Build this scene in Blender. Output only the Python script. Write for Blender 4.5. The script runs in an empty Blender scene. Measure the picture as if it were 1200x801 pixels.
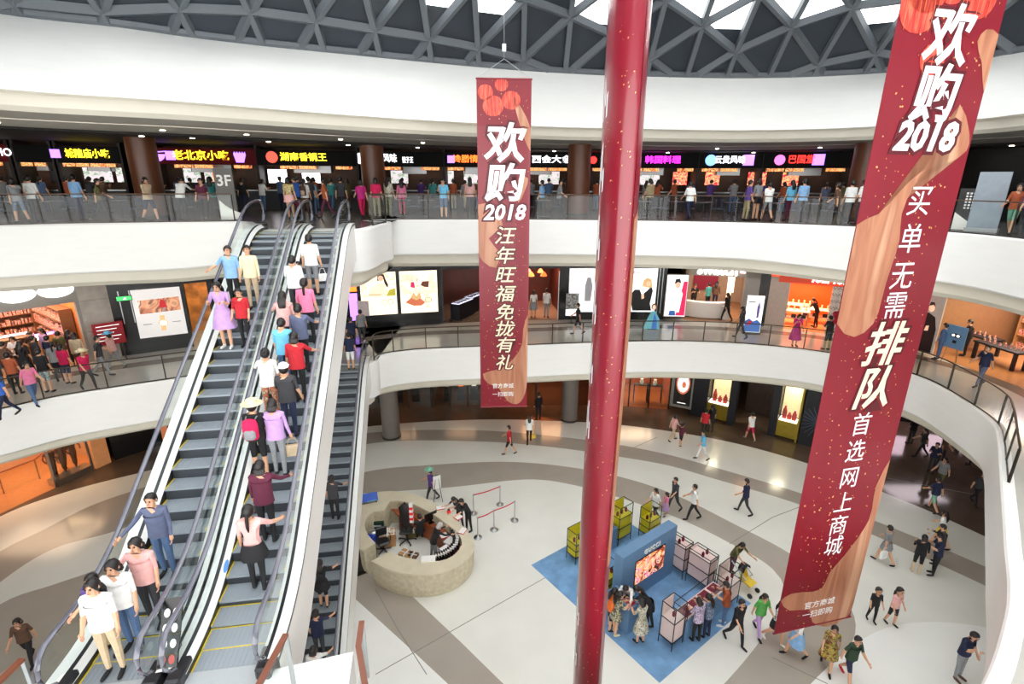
import bpy, math, random
from mathutils import Vector, Matrix
random.seed(7)
PI = math.pi
R = math.radians
SC = bpy.context.scene
COL = SC.collection

# ------------------------------------------------------------------ camera
CAM_Z = 14.0
PITCH, ROLL, FPX = R(17.4), R(0.32), 600.0
CM = Matrix.Rotation(PI / 2 - PITCH, 4, 'X') @ Matrix.Rotation(ROLL, 4, 'Z')
cam_data = bpy.data.cameras.new('camera')
cam_data.sensor_width = 36.0
cam_data.lens = 36.0 * FPX / 1200.0
cam_data.clip_end = 300
cam = bpy.data.objects.new('camera', cam_data)
cam.matrix_world = Matrix.Translation((0, 0, CAM_Z)) @ CM
COL.objects.link(cam)
SC.camera = cam

# ------------------------------------------------------------------ daylight and exposure
world = bpy.data.worlds.new('overcast_sky')
SC.world = world
world.use_nodes = True
wn = world.node_tree.nodes
wn['Background'].inputs[0].default_value = (1.0, 0.985, 0.96, 1)
wn['Background'].inputs[1].default_value = 4.3
SC.view_settings.view_transform = 'Standard'
SC.view_settings.look = 'None'
SC.view_settings.gamma = 1.0
SC.view_settings.use_curve_mapping = False
SC.view_settings.exposure = 0.35
SC.cycles.max_bounces = 8
SC.cycles.transparent_max_bounces = 24
SC.cycles.caustics_reflective = False
SC.cycles.caustics_refractive = False
SC.cycles.sample_clamp_indirect = 6.0

# storey heights
Z1, Z2, Z3 = 0.0, 6.2, 12.4

# ------------------------------------------------------------------ pixel helpers (1200 x 801 frame)
CM3 = CM.to_3x3()
def ray(x, y):
    return CM3 @ Vector(((x - 600) / FPX, (400.5 - y) / FPX, -1.0))
def P(x, y, z):
    d = ray(x, y)
    t = (z - CAM_Z) / d.z
    return Vector((d.x * t, d.y * t, z))
def DY(x, y, Y):
    d = ray(x, y)
    t = Y / d.y
    return Vector((d.x * t, Y, CAM_Z + d.z * t))
CMI = CM3.transposed()
def proj(p):
    q = CMI @ (Vector(p) - Vector((0, 0, CAM_Z)))
    if q.z > -1e-4:
        return (-9999, -9999)
    return (600 + FPX * q.x / -q.z, 400.5 - FPX * q.y / -q.z)
def XY(v):
    return (v[0], v[1])

# ------------------------------------------------------------------ materials
MATS = {}
def lin(c):
    return tuple((v / 255 / 12.92) if v / 255 <= 0.04045 else ((v / 255 + 0.055) / 1.055) ** 2.4 for v in c)
def mat(name, rgb, rough=0.5, metal=0.0, var=0.06, scale=6.0, bump=0.0, emit=0.0, coat=0.0, spec=0.5, stretch=None, bscale=None):
    """procedural principled material; rgb in sRGB 0-255, small noise variation"""
    if name in MATS:
        return MATS[name]
    m = bpy.data.materials.new(name)
    m.use_nodes = True
    nt = m.node_tree
    b = nt.nodes['Principled BSDF']
    c = lin(rgb)
    b.inputs['Roughness'].default_value = rough
    b.inputs['Metallic'].default_value = metal
    b.inputs['Specular IOR Level'].default_value = spec
    if coat:
        b.inputs['Coat Weight'].default_value = coat
    tc = nt.nodes.new('ShaderNodeTexCoord')
    src = tc.outputs['Object']
    if stretch:
        mp = nt.nodes.new('ShaderNodeMapping')
        mp.inputs['Scale'].default_value = stretch
        nt.links.new(src, mp.inputs[0])
        src = mp.outputs[0]
    n = nt.nodes.new('ShaderNodeTexNoise')
    n.inputs['Scale'].default_value = scale
    n.inputs['Detail'].default_value = 4
    nt.links.new(src, n.inputs['Vector'])
    ramp = nt.nodes.new('ShaderNodeValToRGB')
    ramp.color_ramp.elements[0].position = 0.3
    ramp.color_ramp.elements[1].position = 0.7
    ramp.color_ramp.elements[0].color = tuple(max(0, v * (1 - var)) for v in c) + (1,)
    ramp.color_ramp.elements[1].color = tuple(min(1, v * (1 + var)) for v in c) + (1,)
    nt.links.new(n.outputs['Fac'], ramp.inputs[0])
    nt.links.new(ramp.outputs[0], b.inputs['Base Color'])
    if emit:
        nt.links.new(ramp.outputs[0], b.inputs['Emission Color'])
        b.inputs['Emission Strength'].default_value = emit
    if bump:
        n2 = nt.nodes.new('ShaderNodeTexNoise')
        n2.inputs['Scale'].default_value = bscale or scale
        n2.inputs['Detail'].default_value = 5
        nt.links.new(src, n2.inputs['Vector'])
        bp = nt.nodes.new('ShaderNodeBump')
        bp.inputs['Strength'].default_value = bump
        bp.inputs['Distance'].default_value = 0.03
        nt.links.new(n2.outputs['Fac'], bp.inputs['Height'])
        nt.links.new(bp.outputs[0], b.inputs['Normal'])
    MATS[name] = m
    return m
def glass(name, tint=(0.93, 0.97, 0.96), refl=0.06, grazing=1.45):
    if name in MATS:
        return MATS[name]
    m = bpy.data.materials.new(name)
    m.use_nodes = True
    nt = m.node_tree
    nt.nodes.clear()
    out = nt.nodes.new('ShaderNodeOutputMaterial')
    tr = nt.nodes.new('ShaderNodeBsdfTransparent')
    tr.inputs[0].default_value = tint + (1,)
    gl = nt.nodes.new('ShaderNodeBsdfGlossy')
    gl.inputs['Roughness'].default_value = 0.03
    lw = nt.nodes.new('ShaderNodeLayerWeight')
    pw = nt.nodes.new('ShaderNodeMath')
    pw.operation = 'POWER'
    pw.inputs[1].default_value = 4.5
    nt.links.new(lw.outputs['Facing'], pw.inputs[0])
    sc_ = nt.nodes.new('ShaderNodeMath')
    sc_.operation = 'MULTIPLY_ADD'
    sc_.inputs[1].default_value = .85
    sc_.inputs[2].default_value = refl * .35
    nt.links.new(pw.outputs[0], sc_.inputs[0])
    tc = nt.nodes.new('ShaderNodeTexCoord')
    nz = nt.nodes.new('ShaderNodeTexNoise')
    nz.inputs['Scale'].default_value = 0.8
    nt.links.new(tc.outputs['Object'], nz.inputs['Vector'])
    ma = nt.nodes.new('ShaderNodeMath')
    ma.operation = 'MULTIPLY_ADD'
    ma.inputs[1].default_value = 0.02
    nt.links.new(nz.outputs['Fac'], ma.inputs[0])
    nt.links.new(sc_.outputs[0], ma.inputs[2])
    mx = nt.nodes.new('ShaderNodeMixShader')
    nt.links.new(ma.outputs[0], mx.inputs[0])
    nt.links.new(tr.outputs[0], mx.inputs[1])
    nt.links.new(gl.outputs[0], mx.inputs[2])
    nt.links.new(mx.outputs[0], out.inputs[0])
    MATS[name] = m
    return m
def picture(name, cols, scale=3.0, emit=0.0, distort=1.5, seed=0.0, stretch=(1, 1, 1)):
    """photo-like blotches for far print and screens: noise through a multi-stop ramp"""
    if name in MATS:
        return MATS[name]
    m = bpy.data.materials.new(name)
    m.use_nodes = True
    nt = m.node_tree
    b = nt.nodes['Principled BSDF']
    b.inputs['Roughness'].default_value = 0.4
    tc = nt.nodes.new('ShaderNodeTexCoord')
    mp = nt.nodes.new('ShaderNodeMapping')
    mp.inputs['Location'].default_value = (seed, seed * 1.7, seed * 0.6)
    mp.inputs['Scale'].default_value = stretch
    nt.links.new(tc.outputs['Object'], mp.inputs[0])
    n = nt.nodes.new('ShaderNodeTexNoise')
    n.inputs['Scale'].default_value = scale
    n.inputs['Distortion'].default_value = distort
    n.inputs['Detail'].default_value = 3
    nt.links.new(mp.outputs[0], n.inputs['Vector'])
    r = nt.nodes.new('ShaderNodeValToRGB')
    r.color_ramp.interpolation = 'CONSTANT' if len(cols) > 5 else 'LINEAR'
    k = len(cols)
    while len(r.color_ramp.elements) < k:
        r.color_ramp.elements.new(0.5)
    for i, c in enumerate(cols):
        r.color_ramp.elements[i].position = 0.32 + 0.36 * i / (k - 1)
        r.color_ramp.elements[i].color = lin(c) + (1,)
    nt.links.new(n.outputs['Fac'], r.inputs[0])
    nt.links.new(r.outputs[0], b.inputs['Base Color'])
    if emit:
        nt.links.new(r.outputs[0], b.inputs['Emission Color'])
        b.inputs['Emission Strength'].default_value = emit
    MATS[name] = m
    return m

# ------------------------------------------------------------------ mesh builder
class MB:
    def __init__(s):
        s.v, s.f, s.mi = [], [], []
    def add(s, vs, fs, mi=0):
        o = len(s.v)
        s.v += [tuple(p) for p in vs]
        s.f += [tuple(i + o for i in f) for f in fs]
        s.mi += [mi] * len(fs)
        return s
    def box(s, x0, x1, y0, y1, z0, z1, mi=0):
        v = [(x0, y0, z0), (x1, y0, z0), (x1, y1, z0), (x0, y1, z0), (x0, y0, z1), (x1, y0, z1), (x1, y1, z1), (x0, y1, z1)]
        return s.add(v, [(3, 2, 1, 0), (4, 5, 6, 7), (0, 1, 5, 4), (1, 2, 6, 5), (2, 3, 7, 6), (3, 0, 4, 7)], mi)
    def cbox(s, x0, x1, y0, y1, z0, z1, c=0.02, mi=0):
        """box with chamfered vertical and top edges"""
        def ring(d, z):
            return [(x0 + d, y0, z), (x1 - d, y0, z), (x1, y0 + d, z), (x1, y1 - d, z), (x1 - d, y1, z), (x0 + d, y1, z), (x0, y1 - d, z), (x0, y0 + d, z)]
        top = [(x0 + c, y0 + c, z1), (x1 - c, y0 + c, z1), (x1 - c, y0 + c, z1), (x1 - c, y1 - c, z1), (x1 - c, y1 - c, z1), (x0 + c, y1 - c, z1), (x0 + c, y1 - c, z1), (x0 + c, y0 + c, z1)]
        return s.loft([ring(c, z0), ring(c, z1 - c), top], True, mi=mi)
    def loft(s, rings, caps=True, closed=True, mi=0):
        n = len(rings[0])
        v = [p for r in rings for p in r]
        f = []
        m = n if closed else n - 1
        for k in range(len(rings) - 1):
            for i in range(m):
                j = (i + 1) % n
                f.append((k * n + i, k * n + j, (k + 1) * n + j, (k + 1) * n + i))
        if caps:
            f.append(tuple(reversed(range(n))))
            f.append(tuple((len(rings) - 1) * n + i for i in range(n)))
        return s.add(v, f, mi)
    def cyl(s, x, y, z0, z1, r0, r1=None, n=16, mi=0, caps=True):
        r1 = r0 if r1 is None else r1
        rings = [[(x + r * math.cos(2 * PI * i / n), y + r * math.sin(2 * PI * i / n), z) for i in range(n)] for r, z in ((r0, z0), (r1, z1))]
        return s.loft(rings, caps, mi=mi)
    def lathe(s, prof, x=0, y=0, n=16, mi=0, sx=1, sy=1):
        rings = [[(x + sx * r * math.cos(2 * PI * i / n), y + sy * r * math.sin(2 * PI * i / n), z) for i in range(n)] for r, z in prof]
        return s.loft(rings, True, mi=mi)
    def tube(s, path, r, n=8, caps=True, mi=0, closed=False, up=(0, 0, 1)):
        path = [Vector(p) for p in path]
        rings = []
        m = len(path)
        for k, p in enumerate(path):
            a = path[k - 1] if k > 0 else (path[-1] if closed else p)
            b = path[k + 1] if k < m - 1 else (path[0] if closed else p)
            t = (b - a).normalized()
            u = Vector(up)
            if abs(t.dot(u)) > 0.98:
                u = Vector((1, 0, 0))
            sd = t.cross(u).normalized()
            w = sd.cross(t).normalized()
            rr = r if not isinstance(r, (list, tuple)) or len(r) == 2 else r[k]
            ra, rb = rr if isinstance(rr, (list, tuple)) else (rr, rr)
            rings.append([p + sd * ra * math.cos(2 * PI * (i + .5) / n) + w * rb * math.sin(2 * PI * (i + .5) / n) for i in range(n)])
        if closed:
            rings.append(rings[0])
            caps = False
        return s.loft(rings, caps, mi=mi)
    def bar(s, a, b, w, h, mi=0):
        """square bar from a to b"""
        return s.tube([a, b], (w * .7071, h * .7071), 4, True, mi)
    def prism(s, poly, z0, z1, mi=0):
        n = len(poly)
        v = [(p[0], p[1], z0) for p in poly] + [(p[0], p[1], z1) for p in poly]
        f = [tuple(reversed(range(n))), tuple(range(n, 2 * n))] + [(i, (i + 1) % n, n + (i + 1) % n, n + i) for i in range(n)]
        return s.add(v, f, mi)
    def plate(s, poly, y0, y1, mi=0):
        """polygon in the x-z plane, thick along y (front face towards -y = y0)"""
        n = len(poly)
        v = [(p[0], y0, p[1]) for p in poly] + [(p[0], y1, p[1]) for p in poly]
        f = [tuple(range(n)), tuple(reversed(range(n, 2 * n)))] + [((i + 1) % n, i, n + i, n + (i + 1) % n) for i in range(n)]
        return s.add(v, f, mi)
    def ball(s, c, r, n=10, m=7, mi=0):
        rx, ry, rz = r if isinstance(r, (list, tuple)) else (r, r, r)
        rings = []
        for k in range(m + 1):
            a = -PI / 2 + PI * k / m
            ca = max(math.cos(a), 0.02)
            rings.append([(c[0] + rx * ca * math.cos(2 * PI * i / n), c[1] + ry * ca * math.sin(2 * PI * i / n), c[2] + rz * math.sin(a)) for i in range(n)])
        return s.loft(rings, True, mi=mi)
    def quad(s, a, b, c, d, mi=0):
        return s.add([a, b, c, d], [(0, 1, 2, 3)], mi)
    def mesh(s, name, mats, smooth=False):
        me = bpy.data.meshes.new(name)
        me.from_pydata(s.v, [], s.f)
        if not isinstance(mats, (list, tuple)):
            mats = [mats]
        for m in mats:
            me.materials.append(m)
        if len(mats) > 1:
            me.polygons.foreach_set('material_index', s.mi)
        if smooth:
            me.polygons.foreach_set('use_smooth', [True] * len(me.polygons))
            me.set_sharp_from_angle(angle=R(40))
        me.update()
        return me
    def build(s, name, mats, parent=None, smooth=False, loc=None, rz=0.0):
        return link(name, s.mesh(name, mats, smooth), parent, loc, rz)
def link(name, data, parent=None, loc=None, rz=0.0):
    o = bpy.data.objects.new(name, data)
    COL.objects.link(o)
    if parent is not None:
        o.parent = parent
    if loc is not None:
        o.location = loc
    if rz:
        o.rotation_euler = (0, 0, rz)
    return o
LABELS = {}
def tag(o, label, cat, group=None, kind=None):
    k = label.lower()
    if k in LABELS and LABELS[k] != group:
        print('DUPLICATE LABEL', label)
    LABELS[k] = group or o.name
    o['label'] = label
    o['category'] = cat
    if group:
        o['group'] = group
    if kind:
        o['kind'] = kind
    return o
def thing(name, label, cat, loc=(0, 0, 0), rz=0.0, group=None):
    o = bpy.data.objects.new(name, None)
    COL.objects.link(o)
    o.location = loc
    o.rotation_euler = (0, 0, rz)
    o.empty_display_size = 0.2
    return tag(o, label, cat, group)
def struct(o, label, cat='wall'):
    tag(o, label, cat)
    o['kind'] = 'structure'
    return o

# ------------------------------------------------------------------ lettering
def text_mesh(s, size=1.0, bold=0.0, depth=0.01, shear=0.0, spacing=1.0):
    cu = bpy.data.curves.new('lettering', 'FONT')
    cu.body = s
    cu.size = size
    cu.align_x = 'CENTER'
    cu.align_y = 'CENTER'
    cu.offset = bold
    cu.extrude = depth
    cu.shear = shear
    cu.space_character = spacing
    cu.resolution_u = 2
    o = bpy.data.objects.new('lettering', cu)
    COL.objects.link(o)
    dg = bpy.context.evaluated_depsgraph_get()
    me = bpy.data.meshes.new_from_object(o.evaluated_get(dg))
    bpy.data.objects.remove(o)
    bpy.data.curves.remove(cu)
    return me
def letter(name, s, size, m, parent, pos, bold=0.0, depth=0.01, shear=0.0, rz=0.0, flat=False, width=None, spacing=1.0):
    """text standing upright in its parent's x-z plane, read from -y (flat: lying on a top face)"""
    me = text_mesh(s, size, bold, depth, shear, spacing)
    me.materials.clear()
    me.materials.append(m)
    o = link(name, me, parent, pos)
    o.rotation_euler = (0 if flat else PI / 2, 0, rz)
    if width:
        xs = [v.co.x for v in me.vertices]
        w = max(xs) - min(xs)
        o.scale = (width / w, 1, 1)
    return o

# ------------------------------------------------------------------ plan curves
def smooth_curve(pts, closed=False, step=0.35):
    pts = [Vector((p[0], p[1])) for p in pts]
    n = len(pts)
    out = []
    rng = range(n if closed else n - 1)
    for i in rng:
        p0 = pts[(i - 1) % n] if closed or i > 0 else pts[0]
        p1, p2 = pts[i], pts[(i + 1) % n]
        p3 = pts[(i + 2) % n] if closed or i + 2 < n else pts[-1]
        k = max(2, int((p2 - p1).length / step))
        # centripetal-like tension
        d1, d2, d3 = max((p1 - p0).length, .01) ** .5, max((p2 - p1).length, .01) ** .5, max((p3 - p2).length, .01) ** .5
        m1 = (p2 - p1) + d2 * ((p1 - p0) / d1 - (p2 - p0) / (d1 + d2)) if (p1 - p0).length > .01 else (p2 - p1)
        m2 = (p2 - p1) + d2 * ((p3 - p2) / d3 - (p3 - p1) / (d2 + d3)) if (p3 - p2).length > .01 else (p2 - p1)
        for j in range(k):
            t = j / k
            out.append(p1 * (2 * t ** 3 - 3 * t ** 2 + 1) + m1 * (t ** 3 - 2 * t ** 2 + t) + p2 * (3 * t ** 2 - 2 * t ** 3) + m2 * (t ** 3 - t ** 2))
    if not closed:
        out.append(pts[-1])
    return out
def resample(c, n, closed=False):
    pts = list(c) + ([c[0]] if closed else [])
    L = [0.0]
    for a, b in zip(pts, pts[1:]):
        L.append(L[-1] + (b - a).length)
    out = []
    k = 0
    for i in range(n):
        s = L[-1] * i / (n if closed else n - 1)
        while k < len(L) - 2 and L[k + 1] < s:
            k += 1
        t = (s - L[k]) / max(L[k + 1] - L[k], 1e-9)
        out.append(pts[k].lerp(pts[k + 1], min(t, 1)))
    return out
def offset(c, d, closed=False):
    """offset to the LEFT of travel; curves here run clockwise seen from above (left side = away from the atrium)"""
    n = len(c)
    out = []
    for i in range(n):
        a = c[i - 1] if (closed or i > 0) else c[i]
        b = c[(i + 1) % n] if (closed or i < n - 1) else c[i]
        t = (b - a).normalized()
        out.append(c[i] + Vector((-t.y, t.x)) * d)
    return out
def sweep(mb, c, prof, closed=False, mi=0):
    """sweep an open profile [(offset, z)...] along plan curve c"""
    cols = []
    for o, z in prof:
        cols.append([(p.x, p.y, z(q) if callable(z) else z) for p, q in zip(offset(c, o, closed) if o else c, c)])
    n = len(c)
    for k in range(len(prof) - 1):
        A, B = cols[k], cols[k + 1]
        m = n if closed else n - 1
        v = A + B
        mb.add(v, [(i, (i + 1) % n, n + (i + 1) % n, n + i) for i in range(m)], mi)
    return mb

def outer(c, a=40.0, b=36.0, cx=0.0, cy=10.0):
    """matching points on a big ellipse round the building, for slabs and ceilings that reach the outer wall"""
    out = []
    for p in c:
        if -11.2 < p.x < -4.6 and 16.5 < p.y < 22.4:
            q = p.x * 1.05
            out.append(Vector((q, cy + b * math.sqrt(1 - (q / a) ** 2))))
            continue
        d = Vector((p.x - cx, p.y - cy))
        k = 1.0 / math.sqrt((d.x / a) ** 2 + (d.y / b) ** 2)
        if d.y < 0:
            k = min(k, 19.4 / -d.y)
        out.append(Vector((cx + d.x * k, cy + d.y * k)))
    return out
def ring_sheet(mb, c0, z0, c1, z1):
    n = len(c0)
    zz = (lambda p: z0(p)) if callable(z0) else (lambda p: z0)
    mb.add([(p.x, p.y, zz(p)) for p in c0] + [(p.x, p.y, z1) for p in c1], [(i, (i + 1) % n, n + (i + 1) % n, n + i) for i in range(n)])
    return mb

def ring_open(mb, c0, z0, c1, z1):
    n = len(c0)
    mb.add([(p.x, p.y, z0) for p in c0] + [(p.x, p.y, z1) for p in c1], [(i, i + 1, n + i + 1, n + i) for i in range(n - 1)])
    return mb
# ================================================================== the building
M_WHITE = mat('white_fascia_plaster', (240, 240, 237), .45, var=.015, scale=1.2, bump=.12, bscale=2.2, stretch=(1, 1, 5))
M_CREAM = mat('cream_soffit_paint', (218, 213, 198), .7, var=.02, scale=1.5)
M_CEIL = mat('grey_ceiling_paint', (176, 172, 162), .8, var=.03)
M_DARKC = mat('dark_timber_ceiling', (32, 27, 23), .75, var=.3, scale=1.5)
M_FLOOR3 = mat('grey_tile_floor', (92, 92, 91), .25, var=.06, scale=2)
M_FLOOR2 = mat('pale_stone_floor', (186, 184, 178), .16, var=.04, scale=1.2)
M_FL_LIGHT = mat('pale_terrazzo', (224, 223, 216), .17, var=.035, scale=.7)
M_FL_WHITE = mat('white_terrazzo', (238, 238, 235), .17, var=.02, scale=.7)
M_FL_TAUPE = mat('taupe_terrazzo', (166, 157, 147), .16, var=.04, scale=.9)
M_FL_BROWN = mat('brown_polished_stone', (92, 76, 64), .1, var=.12, scale=1.2)
M_FL_TAN = mat('tan_polished_stone', (160, 148, 134), .12, var=.05, scale=1.2)
M_STEEL = mat('brushed_steel', (190, 192, 194), .28, metal=1, var=.03)
M_DSTEEL = mat('dark_bronze_metal', (70, 64, 58), .35, metal=.8, var=.05)
M_TRUSS = mat('grey_painted_steel', (98, 104, 110), .5, var=.03)
M_PANEL = mat('dark_slate_panel', (48, 55, 64), .55, var=.08, scale=.8)
M_RUBBER = mat('black_rubber', (30, 30, 34), .35, var=.05)
M_BLACK = mat('black_lacquer', (16, 15, 15), .25, var=.2)
M_GLASS = glass('clear_glass')
M_SKYGLASS = glass('skylight_glass', (0.97, 0.99, 1.0))
M_LAMP = mat('warm_lamp_glow', (255, 236, 205), .5, var=0, emit=14)
M_LAMPW = mat('white_lamp_glow', (250, 250, 255), .5, var=0, emit=5)

# edges of the galleries around the atrium, clockwise seen from above
def trace(pts, z):
    return [XY(P(x, y, z)) for x, y in pts]
L3_VIS_L = trace([(0, 264.5), (75, 262.5), (180, 261), (262, 260), (284, 259.8)], Z3)
L3_VIS_R = trace([(432, 258.2), (520, 257.6), (610, 257.8), (700, 258.4), (800, 259.8), (900, 262), (1000, 266), (1120, 273), (1200, 281)], Z3)
L3_PTS = [(-13, -3.5), (-21, 1), (-25.5, 8), (-24.5, 15)] + L3_VIS_L + [(-10.15, 20.1), (-8.98, 18.1), (-8.75, 17.35), (-5.35, 17.9), (-5.1, 18.6), (-5.05, 20.2), (-4.95, 21.3)] + L3_VIS_R[0:] + [(14.3, 11.5), (12.2, 7.0), (7.5, 1.6), (0, -1.2), (-6, -3.5)]
L3_PTS = [p for p in L3_PTS]
L2_VIS_L = trace([(0, 481), (60, 467), (133, 455), (200, 445)], Z2)
L2_VIS_R = trace([(443, 417), (480, 411), (558, 407), (620, 405), (730, 401), (800, 400.5), (880, 404), (975, 415), (1075, 441), (1125, 467), (1164, 495)], Z2)
L2_PTS = [(-17, 6.8), (-20.6, 10), (-20.3, 14)] + L2_VIS_L + [(-11, 20.9), (-8.8, 21.35), (-6.35, 21.5), (-6.15, 22.0)] + L2_VIS_R + [(15.75, 14.9), (14.5, 13.45), (12.8, 11.5), (11.4, 9.9), (9.4, 7.7), (6.5, 5.6), (2.5, 4.9), (-2.0, 5.2), (-4.0, 5.3), (-9.5, 5.3), (-13, 5.6)]
C3 = smooth_curve(L3_PTS, True)
C2 = smooth_curve(L2_PTS, True)
# rim of the top floor ceiling and of the dome
L4B = [P(x, y, 16.2) for x, y in [(0, 104), (200, 118), (400, 134), (520, 142), (650, 148.5), (760, 151), (860, 152.5), (960, 151), (1060, 146), (1160, 138), (1200, 133)]]
L4T = [P(x, y, 18.4) for x, y in [(0, 16), (140, 32), (218, 43), (310, 54), (400, 63), (533, 76), (617, 83), (707, 88), (757, 89.5), (860, 91.5), (960, 89.5), (1050, 84), (1120, 75), (1180, 64)]]
REAR4 = [(20.6, 16), (21, 9), (17, 0), (9, -6), (-2, -8.5), (-11, -6), (-16.5, 0), (-18, 7), (-17, 12)]
C4B = smooth_curve([XY(p) for p in L4B] + [(18.6, 14.5), (19, 8), (15.5, .5), (8, -5), (-2, -7.3), (-10, -5), (-15, .5), (-16, 6.5), (-15, 11)], True)
C4T = smooth_curve([XY(p) for p in L4T] + REAR4, True)

# --- ground floor with inlaid stone bands
g = MB().prism([(-45, -20), (45, -20), (45, 50), (-45, 50)], -0.3, 0)
FLOOR = struct(g.build('floor', M_FL_TAN), 'polished stone ground floor of the atrium with curved bands', 'floor')
def inlay(px, m, z, name='floor_band'):
    pts = [P(x, y, 0) for x, y in px]
    c = [XY(p) for p in pts]
    o = MB().prism(c, 0.0005, z).build(name, m, FLOOR)
    return o
def spline_px(px, step=12):
    c = smooth_curve(px, False, step)
    return [(p.x, p.y) for p in c]
B1 = spline_px([(-120, 680), (0, 605), (75, 577), (175, 551), (300, 522), (427, 500), (560, 491.5), (650, 493), (720, 497), (791, 506), (861, 519), (950, 544), (1034, 576), (1085, 597), (1145, 624), (1260, 680)])
B2 = spline_px([(-120, 735), (0, 646), (50, 621), (105, 593), (162, 573), (300, 532), (427, 507.5), (560, 504), (650, 511), (720, 520), (785, 533), (850, 551), (942, 579), (1025, 610), (1075, 630), (1145, 659.5), (1260, 712)])
B3 = spline_px([(-120, 790), (0, 682), (62, 643), (135, 622), (300, 560), (427, 520.5), (560, 517), (650, 524), (720, 534), (785, 545.5), (828, 558), (940, 592), (1022, 626), (1146, 682), (1260, 738)])
B4 = spline_px([(-120, 820), (0, 708), (62, 685), (112, 668), (290, 600), (427, 553), (500, 545), (600, 541), (680, 549), (740, 562), (792, 580), (857, 612), (925, 648), (980, 688), (1001, 722), (1002, 742), (990, 768), (955, 801), (890, 860)])
B5 = spline_px([(425, 578), (525, 571), (625, 561.5), (672, 568), (720, 581), (795, 607), (857, 637), (905, 666), (920, 690), (914, 715), (902, 735), (870, 777), (840, 810), (800, 850), (700, 905)])
far = [(1300, 420), (600, 420), (-160, 420)]
inlay(B1 + far, M_FL_BROWN, 0.004)
inlay(B2 + list(reversed(B3)), M_FL_TAUPE, 0.004)
inlay(B1 + list(reversed(B2)), M_FL_LIGHT, 0.003)
inlay(B3 + [(1260, 950), (890, 900)] + list(reversed(B4)), M_FL_LIGHT, 0.003)
inlay(B4 + [(890, 920), (-120, 920)], M_FL_TAUPE, 0.004)
inlay(B5 + [(660, 905), (590, 801), (540, 752), (485, 700), (450, 670)], M_FL_LIGHT, 0.005)
inlay(spline_px([(417, 702), (470, 750), (525, 801)]) + [(560, 835), (380, 850), (380, 660)], M_FL_WHITE, 0.006)
inlay(spline_px([(920, 840), (950, 801), (1007, 751), (1040, 735), (1075, 729), (1110, 729), (1160, 736), (1240, 765)]) + [(1240, 900), (950, 900)], M_FL_WHITE, 0.006)
M_GROUT = mat('grey_floor_joint', (128, 124, 118), .6, var=.05)
for a, b in [((440, 790), (640, 676)), ((905, 770), (970, 801)), ((855, 637), (905, 606)), ((905, 606), (960, 585)), ((640, 676), (690, 650)), ((440, 690), (465, 735)), ((465, 735), (500, 790)), ((730, 530), (770, 512)), ((1040, 560), (1146, 580))]:
    p, q = P(*a, 0), P(*b, 0)
    d = (q - p).normalized()
    n = Vector((-d.y, d.x, 0)) * .014
    MB().prism([XY(p - n), XY(q - n), XY(q + n), XY(p + n)], .001, .0075).build('floor_joint', M_GROUT, FLOOR)

# --- gallery slabs
def gallery(c, z, depth, mf, drop=1.5, band=.55, back=.2, name='gallery'):
    fl = MB()
    ring_sheet(fl, c, z, outer(c), z)
    def trim(m):
        """the viewer's own side of the top gallery is left out"""
        if z > 12:
            m.f = [f for f in m.f if sum(m.v[i][1] for i in f[:4]) / 4 > 2.5]
            m.mi = [0] * len(m.f)
    trim(fl)
    struct(fl.build('floor_' + name, mf), 'floor of the ' + name.replace('_', ' ') + ' around the atrium', 'floor')
    w = MB()
    def dp(p):
        def ss(a, b):
            t = max(0, min(1, (p.x - a) / (b - a)))
            return t * t * (3 - 2 * t)
        return drop + (.35 * ss(-9, -14) + .22 * ss(9, 14) if z > 12 else 0)
    sweep(w, c, [(.25, z + .002), (.0, z + .02), (-.04, z - .04), (-.02, lambda p: z - dp(p) + .06), (.03, lambda p: z - dp(p)), (back, lambda p: z - dp(p))], True)
    trim(w)
    struct(w.build('trim_' + name + '_fascia', M_WHITE, smooth=True), 'smooth white curved fascia band below the ' + name.replace('_', ' ') + ' railing', 'fascia')
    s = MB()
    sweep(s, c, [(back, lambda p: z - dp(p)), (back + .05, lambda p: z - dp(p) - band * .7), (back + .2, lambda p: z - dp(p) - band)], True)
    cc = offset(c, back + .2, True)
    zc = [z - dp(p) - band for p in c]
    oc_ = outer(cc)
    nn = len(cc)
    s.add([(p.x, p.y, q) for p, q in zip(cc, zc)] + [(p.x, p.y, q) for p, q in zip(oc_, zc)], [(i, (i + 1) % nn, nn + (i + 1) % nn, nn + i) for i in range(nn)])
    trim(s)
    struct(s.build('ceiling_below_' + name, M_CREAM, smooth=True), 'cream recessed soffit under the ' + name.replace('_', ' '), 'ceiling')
gallery(C3, Z3, 17, M_FLOOR3, name='top_gallery')
gallery(C2, Z2, 20, M_FLOOR2, drop=1.68, band=.45, name='middle_gallery')

# dark stone border on the middle gallery floor in front of the shops
st = MB()
sweep(st, resample(C2, 300, True), [(2.5, Z2 + .004), (3.2, Z2 + .004)], True)
struct(st.build('trim_floor_border', mat('brown_floor_border', (112, 101, 92), .15, var=.08), None), 'brown stone border strip in the middle gallery floor', 'floor')

# --- top band below the dome
A = resample(C4B, 260, True)
B = resample(C4T, 260, True)
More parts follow.
